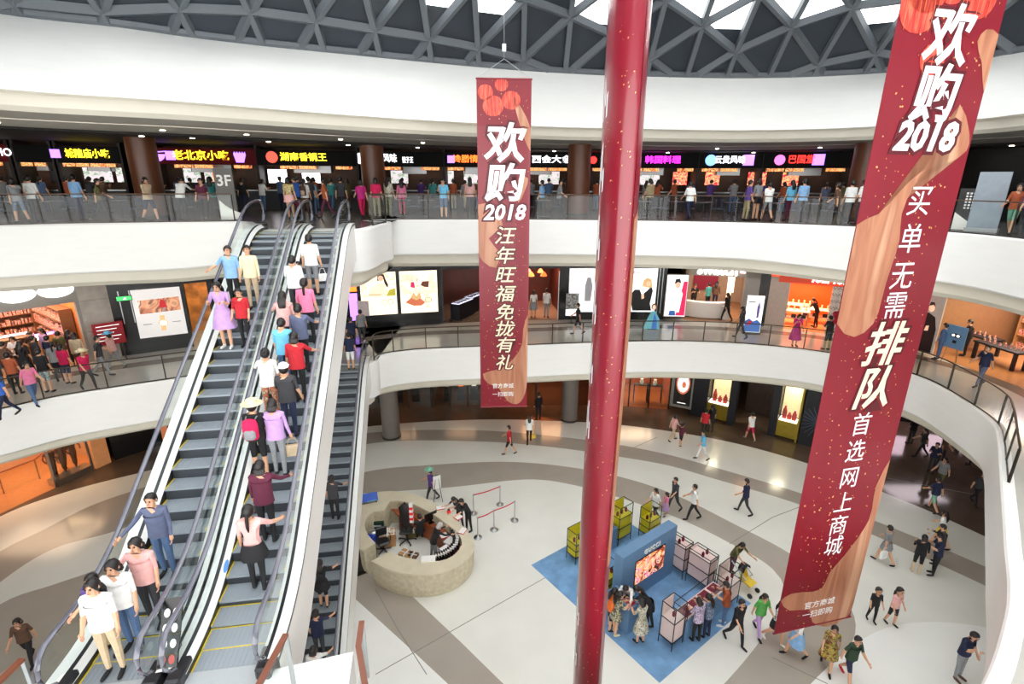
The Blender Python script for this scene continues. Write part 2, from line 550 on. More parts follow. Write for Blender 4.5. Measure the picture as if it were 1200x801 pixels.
# match start points
i0 = min(range(260), key=lambda i: (B[i] - A[0]).length)
B = B[i0:] + B[:i0]
REAR_Y = -9.5
ks = [k for k in range(260) if A[k].y > -1.0]
st_ = next(k for k in range(260) if A[k].y > -1.0 and A[k - 1].y <= -1.0)
AF = [A[(st_ + k) % 260] for k in range(len(ks))]
w = MB()
mid = [a.lerp(b, .55) for a, b in zip(A, B)]
mid = [m + (a - b) * .12 for m, a, b in zip(mid, A, B)]
vs = [(p.x, p.y, 16.2) for p in A] + [(p.x, p.y, 17.5) for p in mid] + [(p.x, p.y, 18.4) for p in B]
fs = []
for k in range(2):
    for i in range(260):
        j = (i + 1) % 260
        fs.append((k * 260 + i, k * 260 + j, (k + 1) * 260 + j, (k + 1) * 260 + i))
fs = [f for f in fs if (vs[f[0]][1] + vs[f[2]][1]) / 2 > -1.0]
w.add(vs, fs)
struct(w.build('trim_dome_fascia', M_WHITE, smooth=True), 'wide white curved band running under the dome rim', 'fascia')
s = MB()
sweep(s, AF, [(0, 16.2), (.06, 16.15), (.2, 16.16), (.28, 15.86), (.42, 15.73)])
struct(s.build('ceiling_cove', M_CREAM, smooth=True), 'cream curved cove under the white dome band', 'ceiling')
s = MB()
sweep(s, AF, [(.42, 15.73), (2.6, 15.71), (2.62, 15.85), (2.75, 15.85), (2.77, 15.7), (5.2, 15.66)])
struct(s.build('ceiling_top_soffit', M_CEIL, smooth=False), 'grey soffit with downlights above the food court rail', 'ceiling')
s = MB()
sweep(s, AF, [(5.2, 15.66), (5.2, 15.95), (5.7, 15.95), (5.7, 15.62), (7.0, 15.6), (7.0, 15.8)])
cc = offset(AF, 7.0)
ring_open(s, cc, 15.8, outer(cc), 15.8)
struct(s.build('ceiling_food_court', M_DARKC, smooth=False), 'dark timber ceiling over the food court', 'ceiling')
# outer wall ring added to keep stray sky light out
w = MB()
C3R = outer([Vector((math.cos(-k * PI / 60), 10 + math.sin(-k * PI / 60))) for k in range(120)], 39.8, 35.8)
sweep(w, C3R, [(0, -.2), (0, 19)], True)
w.f = [f for f in w.f if sum(w.v[i][1] for i in f) / 4 > -9.2]
w.mi = [0] * len(w.f)
struct(w.build('wall_added_outer', mat('brown_back_wall', (52, 44, 38), .7, var=.15, scale=.6)), 'dark brown outer wall behind the shops', 'wall')

# unseen glazed wall added behind the viewer to bring in frontal daylight
ADDED_WIN = struct(MB().box(-30, 30, REAR_Y - .1, REAR_Y, 5.2, 6.2).box(-30, 30, REAR_Y - .1, REAR_Y, -.1, .3).box(-30, 30, REAR_Y - .1, REAR_Y, 19.4, 20).build('added_window_1', M_TRUSS), 'tall glazed wall with steel mullions behind the viewer', 'window')
ml = MB().box(-.05, .05, REAR_Y - .08, REAR_Y, 0, 20).mesh('mullion', M_TRUSS)
for k in range(21):
    link('mullion', ml, ADDED_WIN, (-30 + k * 3, 0, 0))
gp = MB().quad((0, REAR_Y - .04, .3), (2.9, REAR_Y - .04, .3), (2.9, REAR_Y - .04, 19.4), (0, REAR_Y - .04, 19.4)).mesh('added_window_pane', M_SKYGLASS)
for k in range(20):
    link('added_window_pane', gp, ADDED_WIN, (-29.95 + k * 3, 0, 0))
# --- dome
def inside(p, poly):
    c = False
    n = len(poly)
    for i in range(n):
        a, b = poly[i], poly[i - 1]
        if (a.y > p.y) != (b.y > p.y) and p.x < (b.x - a.x) * (p.y - a.y) / (b.y - a.y) + a.x:
            c = not c
    return c
RING = resample(C4T, 220, True)
def ring_d(p):
    best = 1e9
    n = len(RING)
    for i in range(n):
        a, b = RING[i - 1], RING[i]
        ab = b - a
        t = max(0, min(1, (p - a).dot(ab) / ab.length_squared))
        best = min(best, (p - a - ab * t).length)
    return best
def dome_z(d):
    return 18.55 + 9 * (1 - math.exp(-d / 8.0))
DOME = thing('glass_dome', 'dark triangular lattice dome with grey steel beams and bright glass panels', 'dome', (2, 9, 18.4))
DX, DYY = 1.8, 1.75
nodes = {}
for i in range(-13, 15):
    for j in range(-12, 28):
        p = Vector((i * DX + .4, j * DYY + (i % 2) * DYY / 2 - 1.0))
        ins = inside(p, RING)
        d = ring_d(p)
        nodes[(i, j)] = (p, ins and d > .02, d)
def cross_pt(a, b):
    """point on the rim between inside a and outside b"""
    lo, hi = 0.0, 1.0
    for _ in range(14):
        m = (lo + hi) / 2
        if inside(a.lerp(b, m), RING):
            lo = m
        else:
            hi = m
    return a.lerp(b, lo)
def up3(p, d):
    return Vector((p.x, p.y, dome_z(d)))
def node3(k):
    p, ins, d = nodes[k]
    return up3(p, d)
beams, panels = [], []
seen = set()
def nb(i, j):
    o = i % 2
    return [(i, j + 1), (i + 1, j + o), (i + 1, j + o - 1)]
for (i, j), (p, ins, d) in nodes.items():
    for k in nb(i, j):
        if k not in nodes:
            continue
        q, ins2, d2 = nodes[k]
        if ins and ins2:
            beams.append((up3(p, d), up3(q, d2)))
        elif ins or ins2:
            a, b, da = (p, q, d) if ins else (q, p, d2)
            c = cross_pt(a, b)
            if (c - a).length > .15:
                beams.append((up3(a, da), Vector((c.x, c.y, 18.5))))
    o = i % 2
    for tri in (((i, j), (i + 1, j + o), (i, j + 1)), ((i, j), (i + 1, j + o - 1), (i + 1, j + o))):
        if not all(k in nodes for k in tri):
            continue
        n_in = sum(nodes[k][1] for k in tri)
        if n_in == 0:
            continue
        poly = []
        for a in range(3):
            k0, k1 = tri[a], tri[(a + 1) % 3]
            A0, A1 = nodes[k0], nodes[k1]
            if A0[1]:
                poly.append(up3(A0[0], A0[2]))
                if not A1[1]:
                    c = cross_pt(A0[0], A1[0])
                    poly.append(Vector((c.x, c.y, 18.5)))
            elif A1[1]:
                c = cross_pt(A1[0], A0[0])
                poly.append(Vector((c.x, c.y, 18.5)))
        if len(poly) >= 3:
            dm = sum(nodes[k][2] for k in tri) / 3 if n_in == 3 else 0
            panels.append((poly, dm, i, j, tri[1][1] == j + o and tri[2] == (i, j + 1)))
def in_view(p, m=30):
    x, y = proj(p)
    return -m < x < 1200 + m and -m - 30 < y < 801
unit = MB().box(-.5, .5, -.5, .5, 0, 1).mesh('beam', M_TRUSS)
rest_b, rest_p, rest_g = MB(), MB(), MB()
Minv = Matrix.Translation((-2, -9, -18.4))
nbm = npn = 0
for a, b in beams:
    if in_view((a + b) / 2) and nbm < 300:
        o = link('beam', unit, DOME)
        q = (b - a).to_track_quat('Z', 'Y').to_matrix().to_4x4()
        o.matrix_local = Matrix.Translation(a - Vector((2, 9, 18.4))) @ q @ Matrix.Diagonal((.2, .26, (b - a).length, 1))
        nbm += 1
    else:
        rest_b.bar(a - Vector((2, 9, 18.4)), b - Vector((2, 9, 18.4)), .15, .22)
def is_glass(dm, i, j, upw):
    x = i * DX + .4
    if dm > 4.2:
        return (i * 3 + j) % 6 != 0  # unseen crown glazed heavily to bring more daylight onto the floor
    if 1.4 < dm < 4.2 and -9 < x < 16:
        return (i + j) % 3 != 0 if upw else (i + j) % 2 == 0
    return False
for poly, dm, i, j, upw in panels:
    c = sum(poly, Vector()) / len(poly)
    q = [p.lerp(c, .02) - Vector((2, 9, 18.4)) + Vector((0, 0, .09)) for p in poly]
    gl = is_glass(dm, i, j, upw)
    n = len(q)
    vs = q + [p + Vector((0, 0, .05)) for p in q]
    fs = [tuple(range(n)), tuple(range(2 * n - 1, n - 1, -1))] + [(k, n + k, n + (k + 1) % n, (k + 1) % n) for k in range(n)]
    if in_view(c) and npn < 300:
        MB().add(vs, fs).build('skylight_pane' if gl else 'roof_panel', M_SKYGLASS if gl else M_PANEL, DOME)
        npn += 1
    else:
        (rest_g if gl else rest_p).add(vs, fs)
rest_b.build('further_beams', M_TRUSS, DOME)['kind'] = 'stuff'
rest_p.build('further_roof_panels', M_PANEL, DOME)['kind'] = 'stuff'
if rest_g.v:
    rest_g.build('unseen_skylight_panes', M_SKYGLASS, DOME)['kind'] = 'stuff'
rb = MB()
rb.tube([(p.x - 2, p.y - 9, .12) for p in RING], .13, 6, closed=True)
rb.tube([(p.x * 1.02 - 2, p.y * 1.015 - 9, .5) for p in RING], .07, 6, closed=True)
rb.build('rim_beam', M_TRUSS, DOME)
rs = MB()
sweep(rs, offset(RING, .05, True), [(0, -.25 + 0), (0, .9)], True)
rs.v = [(x - 2, y - 9, z) for x, y, z in rs.v]
rs.build('rim_skirt', M_PANEL, DOME)
bk = MB()
IN = offset(RING, -1.2, True)
ring_sheet(bk, RING, 18.5 + .16, IN, dome_z(1.2) + .2)
bk.v = [(x - 2, y - 9, z - 18.4) for x, y, z in bk.v]
bk.build('rim_backing', M_PANEL, DOME)
rf = MB()  # unseen roof sheet added to stop daylight leaking in round the dome
RO = [p for p in outer(RING)]
ring_sheet(rf, RING, 18.62, RO, 18.62)
rf.f = [f for f in rf.f if sum(rf.v[i][1] for i in f) / 4 > -9]
rf.mi = [0] * len(rf.f)
struct(rf.build('added_light_seal_roof', M_PANEL), 'closed roof over the galleries outside the dome', 'roof')

# --- downlights in the top soffit and food court ceiling
DL_MESH = MB().cyl(0, 0, -.03, .0, .085, .085, 12)
dl_ring = MB().lathe([(.085, -.012), (.115, -.012), (.115, 0), (.085, 0)], n=14)
dl_m = DL_MESH.mesh('lamp_disc', M_LAMP)
dl_r = dl_ring.mesh('trim_ring', M_STEEL)
N4 = len(A)
cnt = 0
for oo, zz, stp, ph in ((3.9, 15.68, 8, 0), (6.3, 15.61, 7, 3), (1.6, 16.0, 0, 0)):
    if not stp:
        continue
    OC = offset(AF, oo)
    for k in range(ph, len(AF), stp):
        p = OC[k]
        x, y = proj((p.x, p.y, zz))
        if not (-10 < x < 1210 and 0 < y < 300):
            continue
        t = thing('downlight', 'small round recessed downlight in the %s' % ('grey soffit over the railing' if stp == 8 else 'dark food court ceiling'), 'light', (p.x, p.y, zz - .005), 0, 'downlights in the grey soffit' if stp == 8 else 'downlights in the food court ceiling')
        link('lamp_disc', dl_m, t)
        link('trim_ring', dl_r, t)
        cnt += 1

# light strip in the slot of the soffit
sl_ = [p for p in offset(AF, 2.685) if p.x < -7 and p.y > 8]
o = MB().tube([(p.x, p.y, 15.8) for p in sl_], (.045, .02), 4).build('light_strip', mat('strip_lamp_glow', (255, 244, 240), .5, var=0, emit=4))
tag(o, 'long thin light strip in the soffit slot at the upper left', 'light')
# --- glass railings
def railing(name, label, c, z, plen, post_mat, rail_mat, h=1.1, inset=.12, visible_only=True, post=True, rail_r=.028, pw=.022):
    """c: open plan curve; panels and posts are parts"""
    oc = offset(c, inset)
    L = [0.0]
    for a, b in zip(oc, oc[1:]):
        L.append(L[-1] + (b - a).length)
    n = max(1, round(L[-1] / plen))
    pts = resample(oc, n * 4 + 1)
    root = thing(name, label, 'railing', (pts[0].x, pts[0].y, z))
    o = Vector((pts[0].x, pts[0].y))
    pm = MB().box(-pw, pw, -.03, .03, 0, h - .06).mesh('post', post_mat)
    for k in range(n):
        seg = [p - o for p in pts[k * 4:k * 4 + 5]]
        mb = MB()
        for a, b in zip(seg, seg[1:]):
            t = (b - a).normalized()
            nn = Vector((-t.y, t.x)) * .007
            if a is seg[0]:
                a = a + t * .03
            if b is seg[-1]:
                b = b - t * .03
            mb.add([(a.x - nn.x, a.y - nn.y, .02), (b.x - nn.x, b.y - nn.y, .02), (b.x - nn.x, b.y - nn.y, h - .08), (a.x - nn.x, a.y - nn.y, h - .08)], [(0, 1, 2, 3)])
        mb.build('glass_panel', M_GLASS, root)
        if post:
            p = seg[0]
            t = (seg[1] - seg[0])
            link('post', pm, root, (p.x, p.y, 0), math.atan2(t.y, t.x))
    if post:
        p = pts[-1] - o
        link('post', pm, root, (p.x, p.y, 0), 0)
    MB().tube([(p.x - o.x, p.y - o.y, h - .03) for p in pts], (rail_r, rail_r * .8), 8).build('handrail', rail_mat, root, smooth=True)
    MB().tube([(p.x - o.x, p.y - o.y, .03) for p in pts], (.03, .04), 4).build('base_channel', M_DSTEEL, root)
    return root
def cut(c, fa, fb):
    """part of closed curve c from the point nearest fa to the point nearest fb (clockwise)"""
    fa, fb = Vector(fa), Vector(fb)
    i = min(range(len(c)), key=lambda k: (c[k] - fa).length)
    j = min(range(len(c)), key=lambda k: (c[k] - fb).length)
    return c[i:j + 1] if j > i else c[i:] + c[:j + 1]
M_BRONZE = mat('brown_handrail', (92, 72, 58), .35, metal=.4, var=.05)
railing('glass_railing', 'glass railing of the top food court floor beside the escalator heads', cut(C3, (-24.5, 15), (-11.0, 21.35)), Z3, 2.1, M_DSTEEL, M_BRONZE, pw=.012)
railing('glass_railing', 'long curved glass railing along the food court from escalators to the standing sign', cut(C3, (-5.1, 19.4), (14.2, 10.5)), Z3, 2.0, M_DSTEEL, M_BRONZE, pw=.012)
railing('glass_railing', 'glass railing with dark posts in front of the cosmetics shop', cut(C2, (-20.3, 13), (-8.9, 21.3)), Z2, 2.0, M_DSTEEL, M_DSTEEL, rail_r=.032)
railing('glass_railing', 'curved glass railing with dark posts along the middle floor fashion shops', cut(C2, (-6.15, 22.0), (13.4, 12.2)), Z2, 1.55, M_DSTEEL, M_DSTEEL, rail_r=.032)

# round brown columns of the food court and grey columns on the ground floor
M_COLB = mat('brown_timber_veneer', (92, 50, 26), .4, var=.18, scale=3, stretch=(3, 3, .3))
M_COLG = mat('grey_stone_column', (112, 106, 100), .3, var=.06, scale=2)
COLS = [(173, 23.0, 'beside the first yellow sign'), (438, 26.5, 'behind the escalator heads'), (678, 26.5, 'behind the rolled red banner'), (1011, 24.5, 'next to the large red banner'), (-70, 22, 'at the far end')]
for x, Y, where in COLS:
    p = DY(x, 212, Y)
    t = thing('round_column', 'round brown timber-clad column in the food court ' + where, 'column', (p.x, p.y, Z3))
    for s, m, z0, z1, r in (('shaft', M_COLB, .12, 3.6, .56), ('plinth', M_DSTEEL, 0, .12, .6)):
        MB().cyl(0, 0, z0, z1, r, n=28).build(s, m, t, smooth=True)
for x, y, where in ((459, 511, 'behind the reception desk'), (667, 491, 'between hanging banners')):
    p = P(x, y, 0)
    t = thing('round_column', 'round grey stone column on the ground floor ' + where, 'column', (p.x, p.y, 0))
    MB().cyl(0, 0, .1, 3.98, .5, n=28).build('shaft', M_COLG, t, smooth=True)
    MB().cyl(0, 0, 0, .1, .54, n=28).build('plinth', M_DSTEEL, t, smooth=True)
# ================================================================== escalators
M_STEP = mat('grey_step_metal', (150, 158, 166), .45, metal=.15, var=.05, scale=3, stretch=(40, 1, 1))
M_RISER = mat('dark_step_riser', (58, 62, 68), .45, metal=.2, var=.05, scale=3, stretch=(40, 1, 1))
M_YEL = mat('yellow_safety_paint', (214, 190, 40), .5, var=.05)
M_DECK = mat('white_deck_panel', (238, 238, 236), .3, var=.01)
M_CLAD = mat('white_cladding_panel', (240, 239, 235), .35, var=.012, scale=.8)
M_HRAIL = mat('grey_handrail_belt', (96, 96, 108), .15, var=.05, coat=.6)
M_SKIRT = mat('dark_skirt_panel', (50, 50, 54), .3, metal=.4)
M_EGLASS = glass('escalator_glass', (0.9, 0.955, 0.94), grazing=1.35)
M_LPL = mat('grey_landing_plate', (176, 180, 184), .4, metal=.2, var=.04, stretch=(30, 1, 1))
TAN = math.tan(R(30))
class Esc:
    """escalator frame: h runs horizontally uphill, l to the right when looking uphill"""
    def __init__(s, base, az, rise, zb, w=1.24, flat0=1.3, flat1=1.3):
        s.b, s.zb, s.rise, s.w = Vector((base[0], base[1])), zb, rise, w
        s.u = Vector((math.sin(az), math.cos(az)))
        s.v = Vector((math.cos(az), -math.sin(az)))
        s.run = rise / TAN
        s.f0, s.f1 = flat0, flat1
        s.az = az
    def z(s, h):
        """nose line with rounded transitions"""
        r = .9
        def soft(x):   # smooth max(0,x)
            return 0 if x < -r else (x if x > r else (x + r) ** 2 / (4 * r))
        return TAN * (soft(h) - soft(h - s.run))
    def xy(s, h, l=0.0):
        return s.b + s.u * h + s.v * l
    def p(s, h, l, dz=0.0):
        q = s.xy(h, l)
        return Vector((q.x, q.y, s.zb + s.z(h) + dz))
    def foot(s, ypx, l):
        """horizontal position whose projected step height is at pixel row ypx"""
        best = min((abs(proj(s.p(h / 20, l))[1] - ypx), h / 20) for h in range(-20, int((s.run + 1) * 20)))
        k = math.floor(best[1] / .4) + .5
        return k * .4
def make_escalator(E, label, clad_l=True, clad_r=True, truss=1.05, share_r=False, share_l=False):
    root = thing('escalator', label, 'escalator', (E.b.x, E.b.y, E.zb), -E.az)
    # local frame: x = l, y = h, z above base
    hs = [(-E.f0 + k * .2) for k in range(int((E.run + E.f0 + E.f1) / .2) + 1)]
    if hs[-1] < E.run + E.f1:
        hs.append(E.run + E.f1)
    W = E.w / 2
    sw = W - .12
    # steps
    tread = MB().box(-sw, sw, 0, .4, -.04, 0)
    for k in range(13):
        x = -sw + .06 + k * (2 * sw - .12) / 12
        tread.box(x - .012, x + .012, .01, .39, 0, .006)
    tm = tread.mesh('step', M_STEP)
    rm = MB().add([(-sw, .003, -.235), (sw, .003, -.235), (sw, -.0, 0), (-sw, 0, 0), (-sw, .03, -.235), (sw, .03, -.235)], [(0, 1, 2, 3), (0, 4, 5, 1)]).mesh('riser', M_RISER)
    ym = MB().box(-.011, .011, .0, .4, .0, .008).mesh('safety_edge', M_YEL)
    yc_ = MB().box(-sw + .022, sw - .022, .383, .4, 0, .0075).mesh('safety_edge', M_YEL)
    k0, k1 = -3, math.floor((E.run + .7) / .4)
    for k in range(k0, k1 + 1):
        h = k * .4
        st = link('step', tm, root, (0, h, E.z(h + .2)))
        link('riser', rm, st)
        link('safety_edge', ym, st, (-sw + .011, 0, 0))
        link('safety_edge', ym, st, (sw - .011, 0, 0))
        if abs(E.z(h + .4) - E.z(h)) < .12:
            link('safety_edge', yc_, st)
    # landing plates with comb
    MB().box(-W + .08, W - .08, -E.f0 - .3, k0 * .4, -.06, .012).build('landing_plate', M_LPL, root)
    MB().box(-W + .08, W - .08, k1 * .4 + .4, E.run + E.f1 + .3, E.rise - .06, E.rise + .012).build('landing_plate', M_LPL, root)
    for sd in (-1, 1):
        clad = clad_l if sd < 0 else clad_r
        lx = sd * W
        def strip(o0, z0, o1, z1, hh=hs):
            mb = MB()
            vs = []
            for h in hh:
                z = E.z(h)
                vs += [(lx + sd * o0, h, z + z0), (lx + sd * o1, h, z + z1)]
            fs = [(2 * i, 2 * i + 2, 2 * i + 3, 2 * i + 1) for i in range(len(hh) - 1)]
            return mb.add(vs, fs)
        m = strip(-.115, -.3, -.115, .1)
        m.build('skirt_panel', M_SKIRT, root)
        # inner deck: white sloped strip split by dark seams
        strip(-.115, .1, -.03, .19).build('inner_deck', M_DECK, root)
        strip(-.03, .19, .03, .2).build('glass_channel', M_SKIRT, root)
        outw = .13 if (share_r and sd > 0) or (share_l and sd < 0) else .2
        strip(.03, .2, outw, .21).build('outer_deck', M_DECK, root)
        if clad:
            strip(outw, .21, outw + .0, .13).build('deck_edge', M_SKIRT, root)
            strip(outw, .13, outw, -truss).build('side_cladding', M_CLAD, root)
        # glass panes, 1.25 m long each
        h0 = -E.f0 + .25
        hend = E.run + E.f1 - .25
        n = round((hend - h0) / 1.25)
        for q in range(n):
            a = h0 + (hend - h0) * q / n + .006
            b = h0 + (hend - h0) * (q + 1) / n - .006
            hh = [a + (b - a) * i / 5 for i in range(6)]
            strip(.0, .19, .0, .93, hh).build('glass_pane', M_EGLASS, root)
        # handrail loop with round newels
        path = []
        r = .36
        top = .97
        for i in range(7):
            a = -PI / 2 + (-PI / 2) * 0 - i * PI / 6
            path.append((lx, -E.f0 + .05 + r * math.cos(a - 0) * 1.0 - .0, top - r + r * math.sin(a)))
        # lower newel: from under side round the front to the top
        path = [(lx, -E.f0 + .1 - r * math.sin(i * PI / 8), (top - r) - r * math.cos(i * PI / 8)) for i in range(1, 8)]
        path += [(lx, h, E.z(h) + top) for h in hs if h > -E.f0 + .12 and h < E.run + E.f1 - .12]
        path += [(lx, E.run + E.f1 - .1 + r * math.sin(i * PI / 8), E.rise + (top - r) + r * math.cos(i * PI / 8)) for i in range(1, 8)]
        MB().tube(path, (.043, .026), 8, up=(1, 0, 0) if False else (0, 0, 1)).build('handrail', M_HRAIL, root, smooth=True)
        gp = [(p[0], p[1], p[2]) for p in path]
        # metal guide under the handrail
        cx = sum(p[1] for p in path) / len(path)
        MB().tube([(lx, h, E.z(h) + .925) for h in hs[1:-1]], (.022, .02), 6).build('handrail_guide', M_STEEL, root, smooth=True)
        # newel glass ends
        for hc, zc, sgn in ((-E.f0 + .12, 0, -1), (E.run + E.f1 - .12, E.rise, 1)):
            ring = [(lx, hc + sgn * (r - .03) * math.sin(i * PI / 8), zc + top - r + (r - .03) * math.cos(i * PI / 8)) for i in range(9)]
            ring += [(lx, hc - sgn * .13, zc + .2), (lx, hc - sgn * .13, zc + .93)]
            MB().add(ring, [tuple(range(len(ring)))]).build('newel_glass', M_EGLASS, root)
            MB().cbox(lx - .11, lx + .11, min(hc - sgn * .15, hc + sgn * .3), max(hc - sgn * .15, hc + sgn * .3), zc, zc + .2, .03).build('newel_base', M_SKIRT, root)
    # underside of the truss
    mb = MB()
    vs = []
    for h in hs:
        vs += [(-W - .2, h, E.z(h) - truss), (W + .2, h, E.z(h) - truss)]
    mb.add(vs, [(2 * i, 2 * i + 1, 2 * i + 3, 2 * i + 2) for i in range(len(hs) - 1)])
    mb.build('underside_panel', M_CLAD, root)
    return root
AZ = R(-9.0)
u_ = Vector((math.sin(AZ), math.cos(AZ)))
v_ = Vector((math.cos(AZ), -math.sin(AZ)))
A0 = Vector((-6.70, 6.83))
ZL, RISE = 6.85, Z3 - 6.85
E1 = Esc(A0 + v_ * .62, AZ, RISE, ZL)
E2 = Esc(A0 + v_ * (.62 + 1.56), AZ, RISE, ZL)
E3 = Esc(Vector((-6.5, 21.2)) - u_ * (6.2 / TAN + .5) - v_ * .62, AZ, 6.2, Z1)
ESC1 = make_escalator(E1, 'escalator carrying people down to the middle floor, beside the taupe floor', clad_r=False, share_r=True)
ESC2 = make_escalator(E2, 'crowded upward escalator with smooth white side cladding', clad_l=False, share_l=True)
ESC3 = make_escalator(E3, 'lower escalator from ground floor seen past the white side cladding')
# cover strip between the two upper escalators
# information plate with pictograms between the lower ends
t = thing('escalator_sign', 'black sign plate with white safety pictograms between the two escalator ends', 'sign', (E1.xy(-.95, .78).x, E1.xy(-.95, .78).y, ZL), -AZ)
pl = MB().add([(-.14, -.3, .2), (.14, -.3, .2), (.14, .25, 1.0), (-.14, .25, 1.0), (-.14, -.27, .17), (.14, -.27, .17), (.14, .28, .97), (-.14, .28, .97)], [(0, 1, 2, 3), (7, 6, 5, 4), (0, 4, 5, 1), (1, 5, 6, 2), (2, 6, 7, 3), (3, 7, 4, 0)])
pl.build('plate', M_BLACK, t)
MB().box(-.05, .05, .0, .1, 0, .6).build('stem', M_DSTEEL, t)
M_ICON = mat('white_icon_print', (225, 225, 225), .5, var=0)
M_ICONR = mat('red_icon_print', (190, 70, 60), .5, var=0)
for r_ in range(4):
    for c_ in range(2):
        f = .12 + .22 * r_
        y0, z0 = -.3 + .55 * f - .004, .2 + .8 * f + .004
        x0 = -.062 + .124 * c_
        d = Vector((0, .55, .8)).normalized()
        ring = [Vector((x0, y0, z0)) + Vector((.045 * math.cos(i * PI / 5), 0, 0)) + d * (.065 * math.sin(i * PI / 5)) for i in range(10)]
        MB().add([tuple(p) for p in ring], [tuple(range(10))]).build('pictogram', M_ICONR if r_ == 0 else M_ICON, t)
# blue round no-stroller stickers on the inner deck
M_STK = mat('blue_sticker', (96, 150, 220), .4, var=.05)
for E, rt, hh in ((E1, ESC1, .7), (E2, ESC2, .55)):
    x = -E.w / 2 + .1
    z = E.z(hh)
    sl = (E.z(hh + .1) - E.z(hh - .1)) / .2
    ring = [(x - .012 + .03 * math.cos(k * PI / 8), hh + .11 * math.sin(k * PI / 8), z + .125 + .106 * (.012 - .03 * math.cos(k * PI / 8)) / .1 + sl * .11 * math.sin(k * PI / 8)) for k in range(16)]
    MB().add(ring, [tuple(range(16))]).build('blue_sticker', M_STK, rt)
# raised landing where the two upper escalators start
LD = struct(MB().prism([(-10.5, 2.0), (-2.6, 2.0), (-2.3, 5.2), (-2.5, 6.3), (-3.9, 5.9), (-6.9, 5.5), (-8.3, 5.9), (-10.5, 5.6)], Z2 + .01, ZL).build('floor_landing', mat('white_landing_stone', (226, 226, 224), .3, var=.02)), 'white stone landing at the foot of the two upper escalators', 'floor')
# landing rails at the lower ends
def short_rail(pts, label):
    root = thing('glass_railing', label, 'railing', (pts[0][0], pts[0][1], ZL))
    o = Vector(pts[0])
    q = [Vector(p) - o for p in pts]
    for a, b in zip(q, q[1:]):
        t = (b - a).normalized() * .03
        aa, bb = a + t, b - t
        MB().add([(aa.x, aa.y, .04), (bb.x, bb.y, .04), (bb.x, bb.y, 1.0), (aa.x, aa.y, 1.0)], [(0, 1, 2, 3)]).build('glass_panel', M_EGLASS, root)
        MB().bar((a.x, a.y, 0), (a.x, a.y, 1.02), .03, .06).build('post', M_STEEL, root)
    b = q[-1]
    MB().bar((b.x, b.y, 0), (b.x, b.y, 1.02), .03, .06).build('post', M_STEEL, root)
    MB().tube([(p.x, p.y, 1.06) for p in q], (.055, .03), 4).build('handrail', mat('walnut_handrail', (120, 68, 48), .35, var=.1), root)
    return root
def lpts(px):
    return [XY(P(x, y, ZL + 1.06)) for x, y in px]
short_rail(lpts([(424, 728), (420, 757), (430, 815)]), 'low glass railing with brown handrail beside the lower escalator side')
short_rail(lpts([(335, 743), (298, 812)]), 'glass railing with walnut handrail at the foot of the upward escalator')
short_rail(lpts([(26, 772), (-15, 812)]), 'glass railing with walnut handrail at the foot of the downward escalator')
# ================================================================== hanging banners
M_RED = mat('crimson_banner_vinyl', (126, 14, 34), .4, var=.05, scale=1.2, coat=.15)
M_PRW = mat('white_print', (238, 238, 240), .5, var=0)
M_PRC = mat('cream_print', (236, 226, 196), .5, var=.03)
M_PRD = mat('dark_maroon_print', (86, 10, 24), .5, var=.05)
M_GOLD = mat('gold_fleck_print', (226, 178, 110), .4, var=.1)
M_SILK = picture('orange_silk_print', [(146, 88, 66), (184, 128, 98), (164, 106, 80), (204, 156, 126)], .7, distort=.4, stretch=(2.6, 1, .35))
M_LANT = picture('red_lantern_print', [(160, 30, 34), (214, 70, 58), (232, 110, 84)], 2.5, stretch=(5, 1, .6))
M_LRIB = mat('lantern_rib_print', (214, 110, 70), .5)
def banner(label, a, b, z0, z1, lean=0.0, warp=None):
    """vinyl sheet hung from a to b (plan points) between z0 and z1; returns root; local x along the width, front = -y"""
    a, b = Vector(a), Vector(b)
    w = (b - a).length
    c = (a + b) / 2
    d = b - a
    root = thing('hanging_banner', label, 'banner', (c.x, c.y, z0), math.atan2(d.y, d.x))
    h = z1 - z0
    mb = MB()
    nx, nz = 12, 24
    vs = []
    for sgn in (0, 1):
        for k in range(nz + 1):
            for i in range(nx + 1):
                vs.append((-w / 2 + w * i / nx, sgn * .012, h * k / nz))
    fs = []
    o = (nx + 1) * (nz + 1)
    for k in range(nz):
        for i in range(nx):
            q = k * (nx + 1) + i
            fs.append((q, q + 1, q + nx + 2, q + nx + 1))
            fs.append((o + q + nx + 1, o + q + nx + 2, o + q + 1, o + q))
    for k in range(nz):
        q = k * (nx + 1)
        fs.append((q, q + nx + 1, o + q + nx + 1, o + q))
        q += nx
        fs.append((q, o + q, o + q + nx + 1, q + nx + 1))
    mb.add(vs, fs).build('vinyl_sheet', M_RED, root)
    for zz, nm in ((0, 'bottom_rod'), (h, 'top_rod')):
        MB().tube([(-w / 2 - .02, .006, zz), (w / 2 + .02, .006, zz)], .028, 8).build(nm, M_RED, root)
    return root, w, h
def flat_poly(root, name, m, pts, y=-.006):
    if name == 'silk_print':
        pts = [(p.x, p.y) for p in smooth_curve(pts, True, .25)]
        pts = [(max(-w / 2 + .004, min(w / 2 - .004, x)), z) for x, z in pts]
    return MB().plate(pts, y - .003, y).build(name, m, root)
def flecks(root, w, h, n, seed, big=.02):
    rnd = random.Random(seed)
    mb = MB()
    for _ in range(n):
        x = rnd.gauss(0, .32) * w
        z = rnd.random() * h
        if abs(x) > w * .47:
            continue
        r = rnd.uniform(.35, 1) * big
        a = rnd.random() * 3
        mb.add([(x + r * math.cos(a + k * PI / 2) * (1.3 if k % 2 else .7), -.0045, z + r * math.sin(a + k * PI / 2)) for k in range(4)], [(3, 2, 1, 0)])
    mb.build('gold_flecks', M_GOLD, root)['kind'] = 'stuff'
